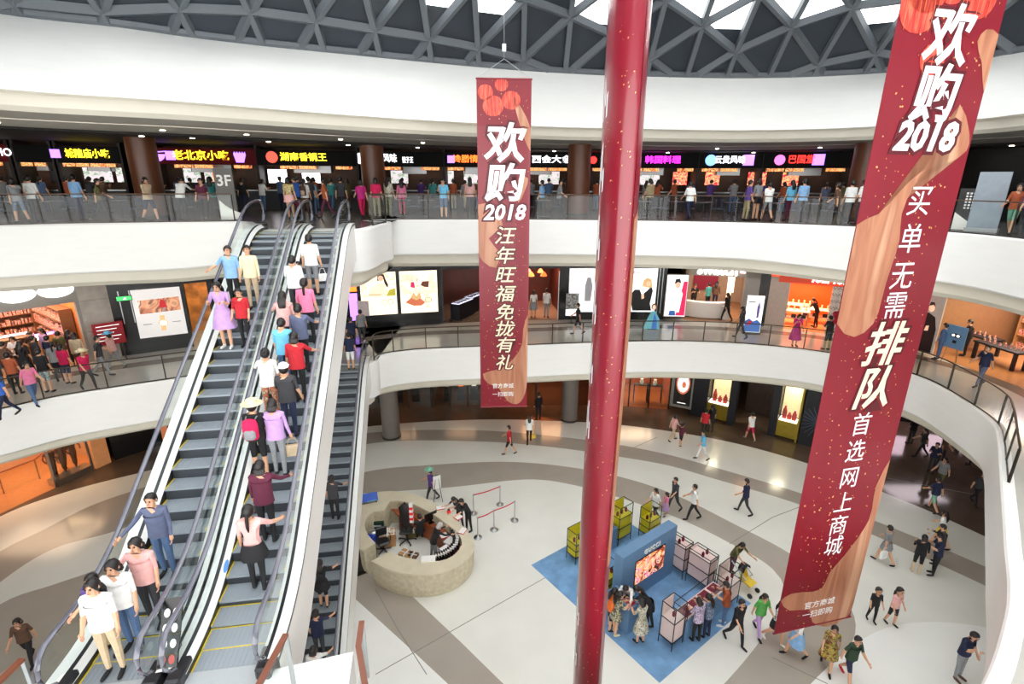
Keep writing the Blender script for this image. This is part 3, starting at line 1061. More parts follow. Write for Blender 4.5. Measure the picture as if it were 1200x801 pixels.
def lantern(root, x, z, r):
    pts = [(x + r * math.cos(t * PI / 12), z + .92 * r * math.sin(t * PI / 12)) for t in range(24)]
    o = flat_poly(root, 'lantern_print', M_LANT, pts)
    for k in (-.55, 0, .55):
        q = [(x + k * r + (.006 if s else -.006) + k * r * .25 * (math.cos(t)), z + .88 * r * math.sin(t)) for s in (0, 1) for t in ([-1.2, -.6, 0, .6, 1.2] if not s else [1.2, .6, 0, -.6, -1.2])]
        flat_poly(root, 'lantern_rib_print', M_LRIB, q, -.0092)
def chars(root, s, x, ztop, pitch, size, m, bold, shear=0.0, sx=1.0, halo=False, z_list=None):
    for k, ch in enumerate(s):
        z = ztop - pitch * (k + .5) if z_list is None else z_list[k]
        if halo:
            o = letter('letter_shadow', ch, size, M_PRD, root, (x, -.010, z), bold + size * .055, .002, shear)
            o.scale = (sx, 1, 1)
        o = letter('letter', ch, size, m, root, (x, -.014, z), bold, .002, shear)
        o.scale = (sx, 1, 1)
# --- centre banner
YB = 17.6
pa, pb = DY(557, 92, YB), DY(624.5, 89, YB)
pc = DY(561, 476, YB)
w0 = (pb - pa).length
cx = (pa.x + pb.x) / 2
BN2, w, h = banner('narrow crimson hanging banner with white calligraphy in the middle of the atrium', (cx - w0 * .48, YB - .05), (cx + w0 * .48, YB + .05), pc.z, pa.z)
flat_poly(BN2, 'silk_print', M_SILK, [(-w / 2, h * .66), (-w * .22, h * .655), (-.02 * w, h * .6), (-.3 * w, h * .56), (-.1 * w, h * .52), (-.16 * w, h * .47), (-.42 * w, h * .49), (-w / 2, h * .52)][::-1])
flat_poly(BN2, 'silk_print', M_SILK, [(w / 2, h * .32), (w * .4, h * .27), (w * .38, h * .22), (w * .2, h * .17), (-.1 * w, h * .135), (-.45 * w, h * .12), (-.34 * w, h * .085), (-.12 * w, h * .07), (.08 * w, h * .02), (.28 * w, h * .008), (.42 * w, h * .03), (w / 2, h * .1)][::-1])
flat_poly(BN2, 'silk_print', M_SILK, [(.17 * w, h * .955), (.3 * w, h * .93), (w / 2, h * .87), (w / 2, h * .81), (.34 * w, h * .86)][::-1])
flat_poly(BN2, 'silk_print', M_SILK, [(.3 * w, h * .74), (.46 * w, h * .735), (.4 * w, h * .7), (.28 * w, h * .665), (.24 * w, h * .7)][::-1])
for x, z, r in ((-.34, .965, .14), (-.2, .93, .19), (.13, .945, .17), (-.05, .985, .12)):
    lantern(BN2, x * w, z * h, r * w)
flecks(BN2, w, h, 420, 3, .018)
chars(BN2, '欢购', 0, 0, 0, .72 * w, M_PRW, .018 * w, .12, 1.05, True, [h * .825, h * .715])
letter('letter_shadow', '2018', .4 * w, M_PRD, BN2, (0, -.010, h * .635), .045 * w, .002, .2)
letter('letter', '2018', .4 * w, M_PRW, BN2, (0, -.014, h * .635), .012 * w, .002, .2)
chars(BN2, '汪年旺福免拢有礼', .0, 0, 0, .36 * w, M_PRC, .003 * w, .22, 1.1, True, [h * k for k in (.565, .505, .445, .385, .325, .27, .215, .155)])
chars(BN2, ['官方商城', '一扫即购'], -.02 * w, 0, 0, .115 * w, M_PRW, .001, 0, 1, False, [h * .075, h * .045])
for sx in (-1, 1):
    t = MB().tube([(sx * w / 2, 0, h), (0, 0, h + .55)], .008, 5).build('hanging_wire', M_STEEL, BN2)
MB().tube([(0, 0, h + .55), (0, 0, h + 2.6)], .008, 5).build('hanging_wire', M_STEEL, BN2)
MB().box(-.06, .06, -.06, .06, h + .75, h + .95).build('wire_clamp', M_STEEL, BN2)
# --- large right banner
zb = 3.5
qa, qb = P(907, 742, zb), P(996, 722, zb)
BN3, w, h = banner('large crimson hanging banner with vertical white lettering close to the viewer', XY(qa), XY(qb), zb, 18.6)
def HZ(y):   # height on the banner for a pixel row at its middle
    c = (qa + qb) / 2
    return DY(1000, y, c.y).z - zb
def pz(u, y):
    return (u * w, HZ(y))
flat_poly(BN3, 'silk_print', M_SILK, [pz(*q) for q in [(.5, 35), (.36, 30), (.3, 45), (.4, 70), (.5, 105)]])
flat_poly(BN3, 'silk_print', M_SILK, [pz(*q) for q in [(.28, 120), (.46, 155), (.47, 175), (.3, 190), (.05, 200), (-.12, 222), (-.3, 250), (-.5, 262), (-.5, 375), (-.28, 392), (-.1, 378), (-.06, 330), (-.02, 280), (-.06, 250), (.02, 215), (.18, 200), (.3, 192), (.28, 165)]])
flat_poly(BN3, 'silk_print', M_SILK, [pz(*q) for q in [(.5, 545), (.4, 575), (.42, 615), (.2, 655), (.06, 672), (.0, 690), (-.38, 688), (-.5, 694), (-.36, 708), (-.1, 712), (-.02, 728), (.2, 738), (.46, 730), (.5, 660)]])
for x, y, r in ((-.28, -14, .2), (-.32, 12, .19), (.22, -8, .17), (-.05, -28, .2), (-.1, 70, .12)):
    lantern(BN3, x * w, HZ(y), r * w)
flecks(BN3, w, h, 700, 5, .022)
chars(BN3, '欢购', .0, 0, 0, .44 * w, M_PRW, .010 * w, .12, 1.0, True, [HZ(46), HZ(114)])
letter('letter_shadow', '2018', .3 * w, M_PRD, BN3, (.0, -.010, HZ(161)), .04 * w, .002, .2)
letter('letter', '2018', .3 * w, M_PRW, BN3, (.0, -.014, HZ(161)), .012 * w, .002, .2)
chars(BN3, '买单无需', .1 * w, 0, 0, .27 * w, M_PRW, .0, .0, .95, False, [HZ(y) for y in (237, 282, 325, 360)])
chars(BN3, '排队', .06 * w, 0, 0, .44 * w, M_PRC, .008 * w, .2, 1.0, True, [HZ(407), HZ(458)])
chars(BN3, '首选网上商城', .03 * w, 0, 0, .26 * w, M_PRW, .0, .0, .9, False, [HZ(y) for y in (499, 530, 561, 590, 617, 641)])
chars(BN3, ['官方商城', '一扫即购'], .02 * w, 0, 0, .1 * w, M_PRW, .001, 0, 1, False, [HZ(707), HZ(718)])
for sx in (-1, 1):
    MB().tube([(sx * w / 2, 0, h), (0, 0, h + 1.0)], .01, 5).build('hanging_wire', M_STEEL, BN3)
MB().tube([(0, 0, h + 1.0), (0, 0, h + 3.2)], .01, 5).build('hanging_wire', M_STEEL, BN3)
# --- near banner, curled almost into a tube and seen from its edge
YR = 8.0
pt, pb_ = DY(735, 0, YR), DY(690, 801, YR)
z0, z1 = 2.6, 19.2
cxm = (pt.x + pb_.x) / 2
BN1 = thing('hanging_banner', 'curled crimson hanging banner seen edge on like a thick pole', 'banner', (cxm, YR, z0))
H1 = z1 - z0
def curl(a, k=1.0):
    """cross-section of the curled sheet: angle a in degrees around the roll"""
    r = .285 + .02 * math.sin(R(a) * 2)
    return Vector((r * math.cos(R(a)) * k, .62 * math.sin(R(a)) * k))
def curl_sheet(name, m, a0, a1, za, zb, k, thick=.012, n=26, zcut=None):
    mb = MB()
    A_ = [a0 + (a1 - a0) * i / n for i in range(n + 1)]
    nz = 14
    vs = []
    for kk in (k, k - thick / .25):
        for j in range(nz + 1):
            for i, a in enumerate(A_):
                c = curl(a, kk)
                lo, hi = za, zb
                if zcut:
                    hi = zb - zcut * i / n
                    lo = za + .4 * zcut * i / n
                z = lo + (hi - lo) * j / nz
                tw = .03 * math.sin(z * .7 + 1)
                vs.append((c.x + tw * .4, c.y, z))
    o = (n + 1) * (nz + 1)
    fs = []
    for j in range(nz):
        for i in range(n):
            q = j * (n + 1) + i
            fs.append((q, q + 1, q + n + 2, q + n + 1))
            fs.append((o + q + n + 1, o + q + n + 2, o + q + 1, o + q))
        q = j * (n + 1)
        fs.append((q + n + 1, o + q + n + 1, o + q, q))
        q += n
        fs.append((q, o + q, o + q + n + 1, q + n + 1))
    mb.add(vs, fs)
    return mb.build(name, m, BN1, smooth=True)
M_RED2 = mat('crimson_banner_gloss', (128, 14, 36), .3, var=.05, scale=1.2, coat=.45)
curl_sheet('vinyl_sheet', M_RED2, -67, 291, 0, H1, 1.0)
curl_sheet('silk_print', M_SILK, -60, 14, 4.9, 10.9, 1.02, zcut=-.4)
rnd = random.Random(11)
mb = MB()
for _ in range(260):
    a, z = rnd.uniform(185, 300), rnd.uniform(.1, H1)
    c = curl(a, 1.012)
    e = curl(a + rnd.uniform(1, 4), 1.012)
    dz = rnd.uniform(.008, .03)
    mb.add([(c.x, c.y, z), (e.x, e.y, z + dz * .4), (e.x, e.y, z + dz), (c.x, c.y, z + dz * .7)], [(0, 1, 2, 3)])
mb.build('gold_flecks', M_GOLD, BN1)['kind'] = 'stuff'
# white lettering wrapping round the far curl
for k in range(11):
    z = 2.2 + k * 1.0
    mb = MB()
    for (da, za, zb_) in ((0, 0, .6), (9, .2, .75), (17, .05, .4)):
        c, e = curl(182 + da, 1.014), curl(187 + da, 1.014)
        mb.add([(c.x, c.y, z + za), (e.x, e.y, z + za + .03), (e.x, e.y, z + zb_), (c.x, c.y, z + zb_ - .05)], [(0, 1, 2, 3)])
    mb.build('letter', M_PRW, BN1)
MB().tube([(-.2, 0, H1), (.2, 0, H1)], .03, 8).build('top_rod', M_RED, BN1)
MB().tube([(0, 0, H1), (0, 0, H1 + 3)], .01, 5).build('hanging_wire', M_STEEL, BN1)
# ================================================================== shop fronts
def curve_from(pts):
    return smooth_curve(pts, False, .2)
SF2 = curve_from(trace([(-60, 462), (30, 440), (155, 415), (230, 405), (330, 393), (480, 381), (620, 375), (740, 374), (830, 376), (950, 388), (1040, 401), (1110, 418), (1170, 438), (1240, 470)], Z2))
SF1 = curve_from(trace([(-80, 640), (60, 572), (135, 539), (210, 514), (330, 490), (480, 478), (560, 476), (700, 474), (780, 479), (860, 497), (940, 519), (1010, 543)], Z1))
SF3 = curve_from([XY(DY(x, 212, Y)) for x, Y in ((-90, 24), (0, 26), (110, 27.5), (250, 29), (350, 30), (450, 31), (550, 31.3), (650, 31.3), (790, 31), (900, 30), (1000, 28.5), (1100, 26.5), (1200, 24), (1300, 21))])
def at_px(c, z, px):
    best, bp = 1e9, None
    for p in c:
        x, y = proj((p.x, p.y, z))
        if abs(x - px) < best:
            best, bp = abs(x - px), p
    return bp
def front(c, z, x0, x1):
    """frame of a straight shop front between two pixel columns: (location, rz, width)"""
    a, b = at_px(c, z, x0), at_px(c, z, x1)
    d = b - a
    m = (a + b) / 2
    return (m.x, m.y, z), math.atan2(d.y, d.x), d.length
def bx(root, name, m, x0, x1, y0, y1, z0, z1, c=0):
    mb = MB()
    if c:
        mb.cbox(x0, x1, y0, y1, z0, z1, c)
    else:
        mb.box(x0, x1, y0, y1, z0, z1)
    return mb.build(name, m, root)
def fpos(fr, x, y, z=0):
    """world point of local (x, y, z) in a front frame"""
    loc, rz, w = fr
    return (loc[0] + x * math.cos(rz) - y * math.sin(rz), loc[1] + x * math.sin(rz) + y * math.cos(rz), loc[2] + z)
def lamp(fr, x, y, z, power, size=2.0, col=(1, .85, .65)):
    ld = bpy.data.lights.new('shop_lamp', 'AREA')
    ld.shape = 'RECTANGLE'
    ld.size, ld.size_y = size, size * .6
    ld.energy = power
    ld.color = col
    o = bpy.data.objects.new('shop_lamp', ld)
    COL.objects.link(o)
    o.location = fpos(fr, x, y, z)
    return o
def room(fr, name, label, depth, h, mwall, mfloor=None):
    """interior shell behind the front: back and side walls as one structure"""
    loc, rz, w = fr
    o = struct(MB().box(-w / 2, w / 2, depth, depth + .1, 0, h).build('wall_' + name, mwall, None, False, loc, rz), label, 'wall')
    for s, sd in ((-1, 'left'), (1, 'right')):
        struct(MB().box(min(s * w / 2, s * (w / 2 + .1)), max(s * w / 2, s * (w / 2 + .1)), .42, depth + .1, 0, h).build('wall_' + name + '_' + sd, mwall, None, False, loc, rz), label.replace('walls', 'wall', 1) + ', %s side' % sd, 'wall')
    if mfloor:
        MB().box(-w / 2, w / 2, .02, depth, .0, .012).build('shop_floor', mfloor, o)
    return o
M_DKBRN = mat('dark_brown_panel', (34, 25, 19), .65, var=.25, scale=1.5)
M_SIGNBLK = mat('black_sign_band', (11, 10, 10), .75, var=.15, spec=.2)
M_SIGNRED = mat('dark_red_sign_band', (84, 8, 16), .7, var=.12, emit=.1, spec=.2)
M_MENUW = picture('menu_print_white', [(250, 248, 250), (240, 200, 210), (235, 235, 240), (120, 150, 110), (246, 240, 240)], 5, emit=.8, distort=.4, seed=1)
M_MENUR = picture('menu_print_red', [(210, 24, 44), (225, 40, 60), (240, 180, 120), (200, 20, 40), (250, 220, 210)], 4, emit=1.2, distort=.4, seed=4)
M_FOOD = picture('food_photo_strip', [(120, 40, 14), (220, 120, 50), (240, 190, 120), (160, 60, 20)], 5, emit=1.0, seed=3)
M_CTR = mat('dark_counter_front', (26, 29, 36), .5, var=.1)
M_TOP = mat('steel_counter_top', (140, 140, 140), .3, metal=.7, var=.05)
M_WARMWALL = mat('warm_brown_tile_wall', (70, 44, 28), .6, var=.2, scale=3)
def glow(name, rgb, e):
    return mat('glow_' + name, rgb, .4, var=0, emit=e)
G_YEL, G_WHT, G_MAG, G_RED, G_ORG, G_PUR, G_BLU = glow('yellow', (255, 226, 40), 2.2), glow('white', (250, 250, 255), 2.4), glow('magenta', (255, 40, 235), 2.4), glow('red', (255, 40, 34), 2.4), glow('orange', (255, 110, 30), 2.4), glow('purple', (168, 120, 250), 1.8), glow('blue', (120, 170, 255), 1.8)
def disc(x, z, r, n=16, sx=1.0):
    return [(x + sx * r * math.cos(2 * PI * k / n), z + r * math.sin(2 * PI * k / n)) for k in range(n)]
def stall(x0, x1, what, txt, tm, band, tx, tsize, menus, logo=None, bold=.02, subtxt=None, tw=None):
    """food stall between two pixel columns; tx = pixel column of the lettering centre; menus = list of (px0, px1, material)"""
    fr = front(SF3, Z3, x0, x1)
    loc, rz, w = fr
    t = thing('food_stall', what, 'food stall', loc, rz)
    def lx(px):
        a = at_px(SF3, Z3, px)
        d = Vector((a.x - loc[0], a.y - loc[1]))
        return d.x * math.cos(rz) + d.y * math.sin(rz)
    bx(t, 'counter', M_CTR, -w / 2 + .1, w / 2 - .1, .1, .7, 0, 1.02)
    bx(t, 'counter_top', M_TOP, -w / 2 + .05, w / 2 - .05, .05, .75, 1.02, 1.08)
    bx(t, 'back_wall', M_WARMWALL, -w / 2, w / 2, 2.2, 2.3, 0, 3.4)
    bx(t, 'side_wall', M_DKBRN, -w / 2 - .06, -w / 2 + .06, .05, 2.2, 0, 3.4)
    bx(t, 'side_wall', M_DKBRN, w / 2 - .06, w / 2 + .06, .05, 2.2, 0, 3.4)
    bx(t, 'sign_band', band, -w / 2 + .02, w / 2 - .02, 0, .22, 2.38, 3.18)
    bx(t, 'exhaust_hood', M_TOP, -w * .18, w * .22, .8, 1.8, 2.0, 2.45, .05)
    n = max(2, int(w / 1.0))
    for k in range(n):
        if (k * 7 + int(x0)) % 3 != 1:
            a = -w / 2 + .2 + (w - .4) * k / n
            bx(t, 'food_photo', M_FOOD, a, a + (w - .4) / n - .08, -.02, .05, 2.2, 2.36)
    for a, b, m in menus:
        xa, xb = lx(a), lx(b)
        f = bx(t, 'menu_board', M_SIGNBLK, xa - .03, xb + .03, 1.5, 1.56, 1.42, 2.22)
        bx(f, 'menu_print', m, xa, xb, 1.47, 1.5, 1.45, 2.19)
    if txt:
        letter('sign_lettering', txt, tsize, tm, t, (lx(tx), -.03, 2.8), .006, .02, 0, width=lx(tx + tw / 2) - lx(tx - tw / 2))
    if subtxt:
        letter('sign_lettering', subtxt[0], subtxt[2], tm, t, (lx(subtxt[1]), -.03, 2.72), .003, .02, width=lx(subtxt[1] + 7) - lx(subtxt[1] - 7))
    for lg in (logo or []):
        kind, px, m, r = lg
        x = lx(px)
        if kind == 'disc':
            MB().plate(disc(x, 2.8, r), -.05, -.01).build('logo', m, t)
        elif kind == 'square':
            MB().plate([(x - r, 2.8 - r), (x + r, 2.8 - r), (x + r, 2.8 + r), (x - r, 2.8 + r)], -.05, -.01).build('logo', m, t)
        elif kind == 'bowl':
            MB().plate([(x - r, 2.86), (x - r * .75, 2.64), (x - r * .35, 2.52), (x + r * .35, 2.52), (x + r * .75, 2.64), (x + r, 2.86)], -.05, -.01).build('logo', m, t)
            MB().plate([(x - r * .5, 2.92), (x + r * 1.1, 2.98), (x + r * 1.1, 3.03), (x - r * .5, 2.97)], -.05, -.01).build('logo_chopsticks', m, t)
        elif kind == 'cup':
            pts = [(x - r * .6, 2.5), (x + r * .6, 2.5), (x + r, 2.9)]
            for q in range(5):
                pts += [(x + r - r * .4 * q - r * .1, 3.05), (x + r - r * .4 * q - r * .3, 2.94)]
            MB().plate(pts, -.05, -.01).build('logo', m, t)
    return fr, t
W_, R_ = M_MENUW, M_MENUR
ST = []
ST.append(stall(-70, 30, 'food stall with dark red sign band and large white Latin letters', 'N HO', G_WHT, M_SIGNRED, 14, 0.5, [(-5, 11, W_)], bold=.03, tw=30))
ST.append(stall(32, 78, 'plain dark food stall with copper back wall beside the red sign band', None, G_WHT, M_SIGNBLK, 50, 0.5, [(60, 72, M_CTR)], tw=30))
ST.append(stall(80, 156, 'food stall with black band, yellow lettering and three white menu boards', '城隍庙小吃', G_YEL, M_SIGNBLK, 118, 0.46, [(92, 111, W_), (113, 130, W_), (131, 152, W_)], [('square', 83, G_PUR, .2)], .022, tw=53))
ST.append(stall(187, 308, 'wide food stall with dark red band, purple bowl and yellow lettering', '老北京小吃', G_YEL, M_SIGNRED, 248, 0.52, [(212, 222, W_), (224, 234, W_), (236, 246, W_), (248, 257, M_FOOD), (259, 268, W_)], [('bowl', 196, G_PUR, .42), ('square', 211, G_PUR, .22), ('cup', 291, G_PUR, .32)], .024, tw=60))
ST.append(stall(310, 424, 'food stall with red hot pot emblem and yellow lettering above white screens', '湖南香锅王', G_YEL, M_SIGNBLK, 362, 0.46, [(312, 336, G_WHT), (354, 377, G_WHT)], [('disc', 327, mat('red_pot_emblem', (230, 80, 60), .4, emit=1.2), .3)], .02, tw=53))
ST.append(stall(450, 520, 'food stall with small white lettering behind the escalator heads', '风味', G_WHT, M_SIGNBLK, 461, 0.5, [(455, 464, W_), (466, 478, W_)], [('disc', 425, G_WHT, .3)], .028, ('饺子王', 479, .36), tw=18))
ST.append(stall(522, 590, 'food stall with bright orange lettering beside the narrow banner', '馋膳情', G_ORG, M_SIGNBLK, 547, 0.44, [(518, 529, W_), (542, 554, W_), (556, 562, W_)], [('square', 529, G_PUR, .2)], .02, tw=28))
ST.append(stall(592, 668, 'food stall with white lettering between narrow banner and brown column', '西会大食', G_WHT, M_SIGNBLK, 646, 0.44, [(633, 643, W_), (645, 657, W_)], None, .022, tw=43))
ST.append(stall(690, 812, 'food stall with glowing magenta lettering beside the curled banner', '韩国料理', G_MAG, M_SIGNBLK, 771, 0.44, [(749, 761, W_), (763, 774, W_), (793, 807, R_)], [('disc', 692, G_RED, .2)], .02, tw=40))
ST.append(stall(815, 885, 'food stall with blue round emblem and white lettering over red menus', '云贵风味', G_WHT, M_SIGNBLK, 847, 0.44, [(824, 843, R_), (876, 884, R_)], [('disc', 825, G_BLU, .3), ('square', 869, G_PUR, .28)], .024, tw=32))
ST.append(stall(887, 985, 'food stall with red lettering and pink emblems over red menus', '巴国堂', G_RED, M_SIGNBLK, 927, 0.46, [(887, 895, R_), (914, 933, R_)], [('disc', 904, glow('pink', (230, 110, 190), 1.5), .27), ('square', 948, G_PUR, .28)], .022, tw=28))
for k, fr in enumerate([s[0] for s in ST]):
    lamp(fr, 0, 1.4, 3.2, 26, 1.6, (1, .8, .6))
    if k % 2 == 0:
        lamp(fr, 0, -3.0, 3.2, 20, 2.0, (1, .9, .78))

# dark partition at the right end of the food court
fr = front(SF3, Z3, 1030, 1300)
room(fr, 'dark_food_court_end', 'black wall at the end of the food court behind the large banner', 1.0, 3.4, M_BLACK)

# ------------------------------------------------------------------ posters and light boxes
def lightbox(c, z, x0, x1, zlo, zhi, what, mbase, yoff=-.12, frame=M_BLACK, fw=.07):
    fr = front(c, z, x0, x1)
    loc, rz, w = fr
    p = fpos(fr, 0, yoff, zlo)
    t = thing('light_box_poster', what, 'poster', p, rz)
    h = zhi - zlo
    bx(t, 'frame', frame, -w / 2 - fw, w / 2 + fw, 0, .1, -fw, h + fw)
    bx(t, 'lit_panel', mbase, -w / 2, w / 2, -.015, 0, 0, h)
    return t, w, h
def pp(t, name, m, pts, w, h, y=-.02):
    """flat print on a poster; pts in 0..1 of width and height"""
    return MB().plate([((u - .5) * w, v * h) for u, v in pts], y - .003, y).build(name, m, t)
def ell(u, v, a, b, n=16):
    return [(u + a * math.cos(2 * PI * k / n), v + b * math.sin(2 * PI * k / n)) for k in range(n)]
E_WARM = mat('lit_cream_panel', (255, 240, 214), .4, var=.03, scale=1, emit=.85)
E_WHITE = mat('lit_white_panel', (250, 248, 252), .4, var=.01, emit=.7)
E_SILV = mat('lit_silver_panel', (226, 222, 220), .4, var=.05, scale=1, emit=.4)
def ink(name, rgb, e=.25):
    return mat('ink_' + name, rgb, .5, var=.08, scale=4, emit=e)
PH_SKIN, PH_HAIR, PH_DRESS, PH_BLACK = ink('skin', (232, 190, 160), .6), ink('hair', (58, 36, 28), .1), ink('cream_dress', (248, 226, 186), .8), ink('black', (28, 26, 28), .05)
PH_BROWN, PH_COPPER, PH_GOLD, PH_PINK, PH_GREEN = ink('brown', (120, 70, 52), .3), ink('copper', (206, 112, 78), .6), ink('gold', (214, 176, 120), .6), ink('pink', (228, 40, 96), .5), ink('olive', (186, 176, 60), .6)
PH_BLUE, PH_GREY, PH_TEAL, PH_RED, PH_WHT = ink('blue', (60, 110, 190), .3), ink('grey', (150, 148, 150), .4), ink('teal', (96, 166, 176), .3), ink('red', (200, 30, 40), .4), ink('white', (246, 244, 242), .8)
PH_PHOTO = picture('canyon_photo', [(70, 34, 28), (190, 120, 90), (226, 170, 130), (120, 60, 50), (236, 210, 190)], 1.6, emit=.5, distort=1.2, seed=2)

# ------------------------------------------------------------------ middle floor, from the cosmetics shop on
H2 = 4.12
M_ORANGEW = mat('orange_lit_wall', (214, 118, 62), .5, var=.08)
M_PARQ = mat('oak_shop_floor', (168, 122, 84), .25, var=.12, scale=3)
M_GREYFRONT = mat('grey_metal_front', (150, 146, 140), .4, var=.04)
M_MARBLE = mat('veined_grey_marble', (168, 160, 150), .2, var=.2, scale=1.6)
M_PROD = picture('mixed_products', [(60, 40, 90), (200, 160, 120), (220, 90, 80), (240, 230, 220), (90, 60, 50), (160, 90, 160)], 14, distort=.3)
M_SHELF = mat('walnut_shelf', (120, 78, 48), .45, var=.12, stretch=(1, 1, 6))
M_SHELFL = mat('pale_oak_shelf', (186, 140, 92), .45, var=.1)
def shelf_unit(fr, x, y, w, h, d, rows, what, m=M_SHELF, rz=0.0, back=True):
    p = fpos(fr, x, y)
    t = thing('shelf_unit', what, 'shelf', p, fr[1] + rz)
    for s in (-1, 1):
        bx(t, 'side_panel', m, s * w / 2 - .03, s * w / 2 + .03, 0, d, 0, h)
    if back:
        bx(t, 'back_panel', m, -w / 2 + .03, w / 2 - .03, d - .03, d, 0, h)
    rnd = random.Random(int(x * 31 + y * 17 + rows))
    for k in range(rows + 1):
        z = .1 + (h - .13) * k / rows
        bx(t, 'shelf_board', m, -w / 2 + .03, w / 2 - .03, .01, d - .03, z - .03, z)
        if k < rows:
            mb = MB()
            a = -w / 2 + .06
            while a < w / 2 - .15:
                ww, hh = rnd.uniform(.06, .16), rnd.uniform(.35, .75) * (h / rows - .08)
                mb.box(a, a + ww, .06, d * .7, z, z + hh)
                a += ww + rnd.uniform(.02, .06)
            mb.build('goods_row', M_PROD, t)['kind'] = 'stuff'
    return t
# cosmetics shop
fr = front(SF2, Z2, -70, 108)
loc, rz, w = fr
room(fr, 'cosmetics_shop', 'orange lit inside walls of the cosmetics shop', 7, H2, M_ORANGEW, M_PARQ)
t = thing('shop_front', 'grey shop front with three glowing oval lamps above the crowd', 'shop front', loc, rz)
bx(t, 'header', M_GREYFRONT, -w / 2, w / 2, 0, .25, 2.75, H2)
bx(t, 'jamb', M_GREYFRONT, w / 2 - .12, w / 2, 0, .3, 0, 2.75)
E_OVAL = mat('oval_lamp_glow', (255, 255, 255), .4, var=0, emit=1.6)
for px in (5, 43, 90):
    q = at_px(SF2, Z2, px)
    x = (q.x - loc[0]) * math.cos(rz) + (q.y - loc[1]) * math.sin(rz)
    MB().plate([(x + .6 * math.cos(2 * PI * k / 24), 3.36 + .3 * math.sin(2 * PI * k / 24)) for k in range(24)], -.06, 0).build('oval_lamp', E_OVAL, t)
shelf_unit(fr, w * .22, 5.6, 3.4, 2.5, .45, 5, 'walnut wall shelf of cosmetics at the back of the orange shop')
shelf_unit(fr, w / 2 - .5, 3.2, 4.2, 2.3, .45, 4, 'long walnut shelf of bottles along the right wall of the orange shop', rz=-PI / 2)
shelf_unit(fr, -w * .2, 4.6, 2.6, 1.5, .5, 3, 'low walnut gondola shelf in the middle of the orange shop')
shelf_unit(fr, -w * .08, 1.6, 2.0, 1.3, .5, 2, 'low product stand near the orange shop entrance')
for k, (x, y, m) in enumerate(((w * .16, 2.2, glow('shelf_white', (255, 245, 235), 2.2)), (w * .3, 2.9, glow('shelf_violet', (190, 150, 255), 1.8)), (w * .1, 3.8, glow('shelf_pink', (255, 200, 210), 1.8)))):
    q = fpos(fr, x, y, 0)
    t = thing('display_counter', 'cosmetics counter with a %s lit top' % ('white', 'violet', 'pink')[k], 'counter', q, rz)
    bx(t, 'cabinet', M_SHELFL, -.8, .8, 0, .5, 0, .9)
    bx(t, 'lit_top', m, -.78, .78, .02, .48, .9, .93)
    for j in range(6):
        MB().lathe([(.03, .93), (.03, 1.05), (.012, 1.07), (.012, 1.1)], -.65 + j * .25, .25, 8).build('tester_bottle', M_PROD, t)
lamp(fr, w * .1, 2, 3.4, 240, 4, (1, .72, .45))
lamp(fr, w * .25, 5, 3.4, 140, 3, (1, .72, .5))
# marble pier with red board
fr = front(SF2, Z2, 109, 140)
loc, rz, w = fr
t = thing('marble_pier', 'veined grey marble pier between orange shop and black front', 'pillar', loc, rz)
for k in range(3):
    bx(t, 'marble_slab', M_MARBLE, -w / 2, w / 2, -.05, .6, k * H2 / 3 + .005, (k + 1) * H2 / 3 - .005)
q = fpos(fr, .2, -.5)
t = thing('floor_sign', 'dark red information board on a stand before the marble pier', 'sign', q, rz)
bx(t, 'board', mat('maroon_board', (140, 20, 32), .4, emit=.15), -.55, .55, 0, .06, .75, 1.75, .0)
for k in range(5):
    bx(t, 'text_line', PH_WHT, -.42, .42 - .12 * (k % 3), -.004, 0, 1.6 - k * .16, 1.63 - k * .16)
for s in (-1, 1):
    bx(t, 'foot', M_DSTEEL, s * .4 - .03, s * .4 + .03, -.15, .2, 0, .04)
    bx(t, 'upright', M_DSTEEL, s * .4 - .02, s * .4 + .02, .01, .05, .04, .75)
# black watch shop
fr = front(SF2, Z2, 141, 262)
loc, rz, w = fr
t = thing('shop_front', 'black watch shop front with tall light box and gold interior', 'shop front', loc, rz)
bx(t, 'header', M_BLACK, -w / 2, w / 2, 0, .4, 3.1, H2)
bx(t, 'panel', M_BLACK, -w / 2, w * .2, 0, .4, 0, 3.1)
bx(t, 'jamb', M_BLACK, w / 2 - .25, w / 2, 0, .4, 0, 3.1)
for x in (-w / 2 + .35, -w / 2 + .75, w * .2 - .05):
    bx(t, 'steel_strip', M_STEEL, x, x + .035, -.03, 0, 1.5, 3.0)
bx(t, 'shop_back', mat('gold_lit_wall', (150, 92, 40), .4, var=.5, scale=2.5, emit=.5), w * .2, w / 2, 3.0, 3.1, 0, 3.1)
q = fpos(fr, -w / 2 + .55, -.06, 2.55)
t = thing('exit_sign', 'small green exit sign on the black watch shop front', 'sign', q, rz)
bx(t, 'housing', M_BLACK, -.3, .3, 0, .05, 0, .24)
bx(t, 'lit_face', glow('green', (70, 220, 110), .8), -.27, .27, -.012, 0, .03, .21)
MB().plate([(-.05, .06), (.0, .06), (.03, .1), (.07, .06), (.1, .06), (.05, .13), (.1, .15), (.02, .16)], -.02, -.012).build('running_man', PH_WHT, t)
lamp(front(SF2, Z2, 235, 262), 0, 1.5, 3.2, 60, 1.2, (1, .7, .35))
t, w, h = lightbox(SF2, Z2, 169, 223, .72, 3.0, 'silver light box with red canyon photo and gold watch on black front', E_SILV, fw=.16)
pp(t, 'photo_print', PH_PHOTO, [(.1, .5), (.95, .52), (.95, .8), (.1, .78)], w, h)
pp(t, 'figure_print', PH_RED, [(.5, .6), (.56, .78), (.64, .74), (.68, .6)], w, h, -.024)
pp(t, 'watch_strap_print', PH_GOLD, [(.47, .12), (.57, .12), (.58, .44), (.48, .44)], w, h)
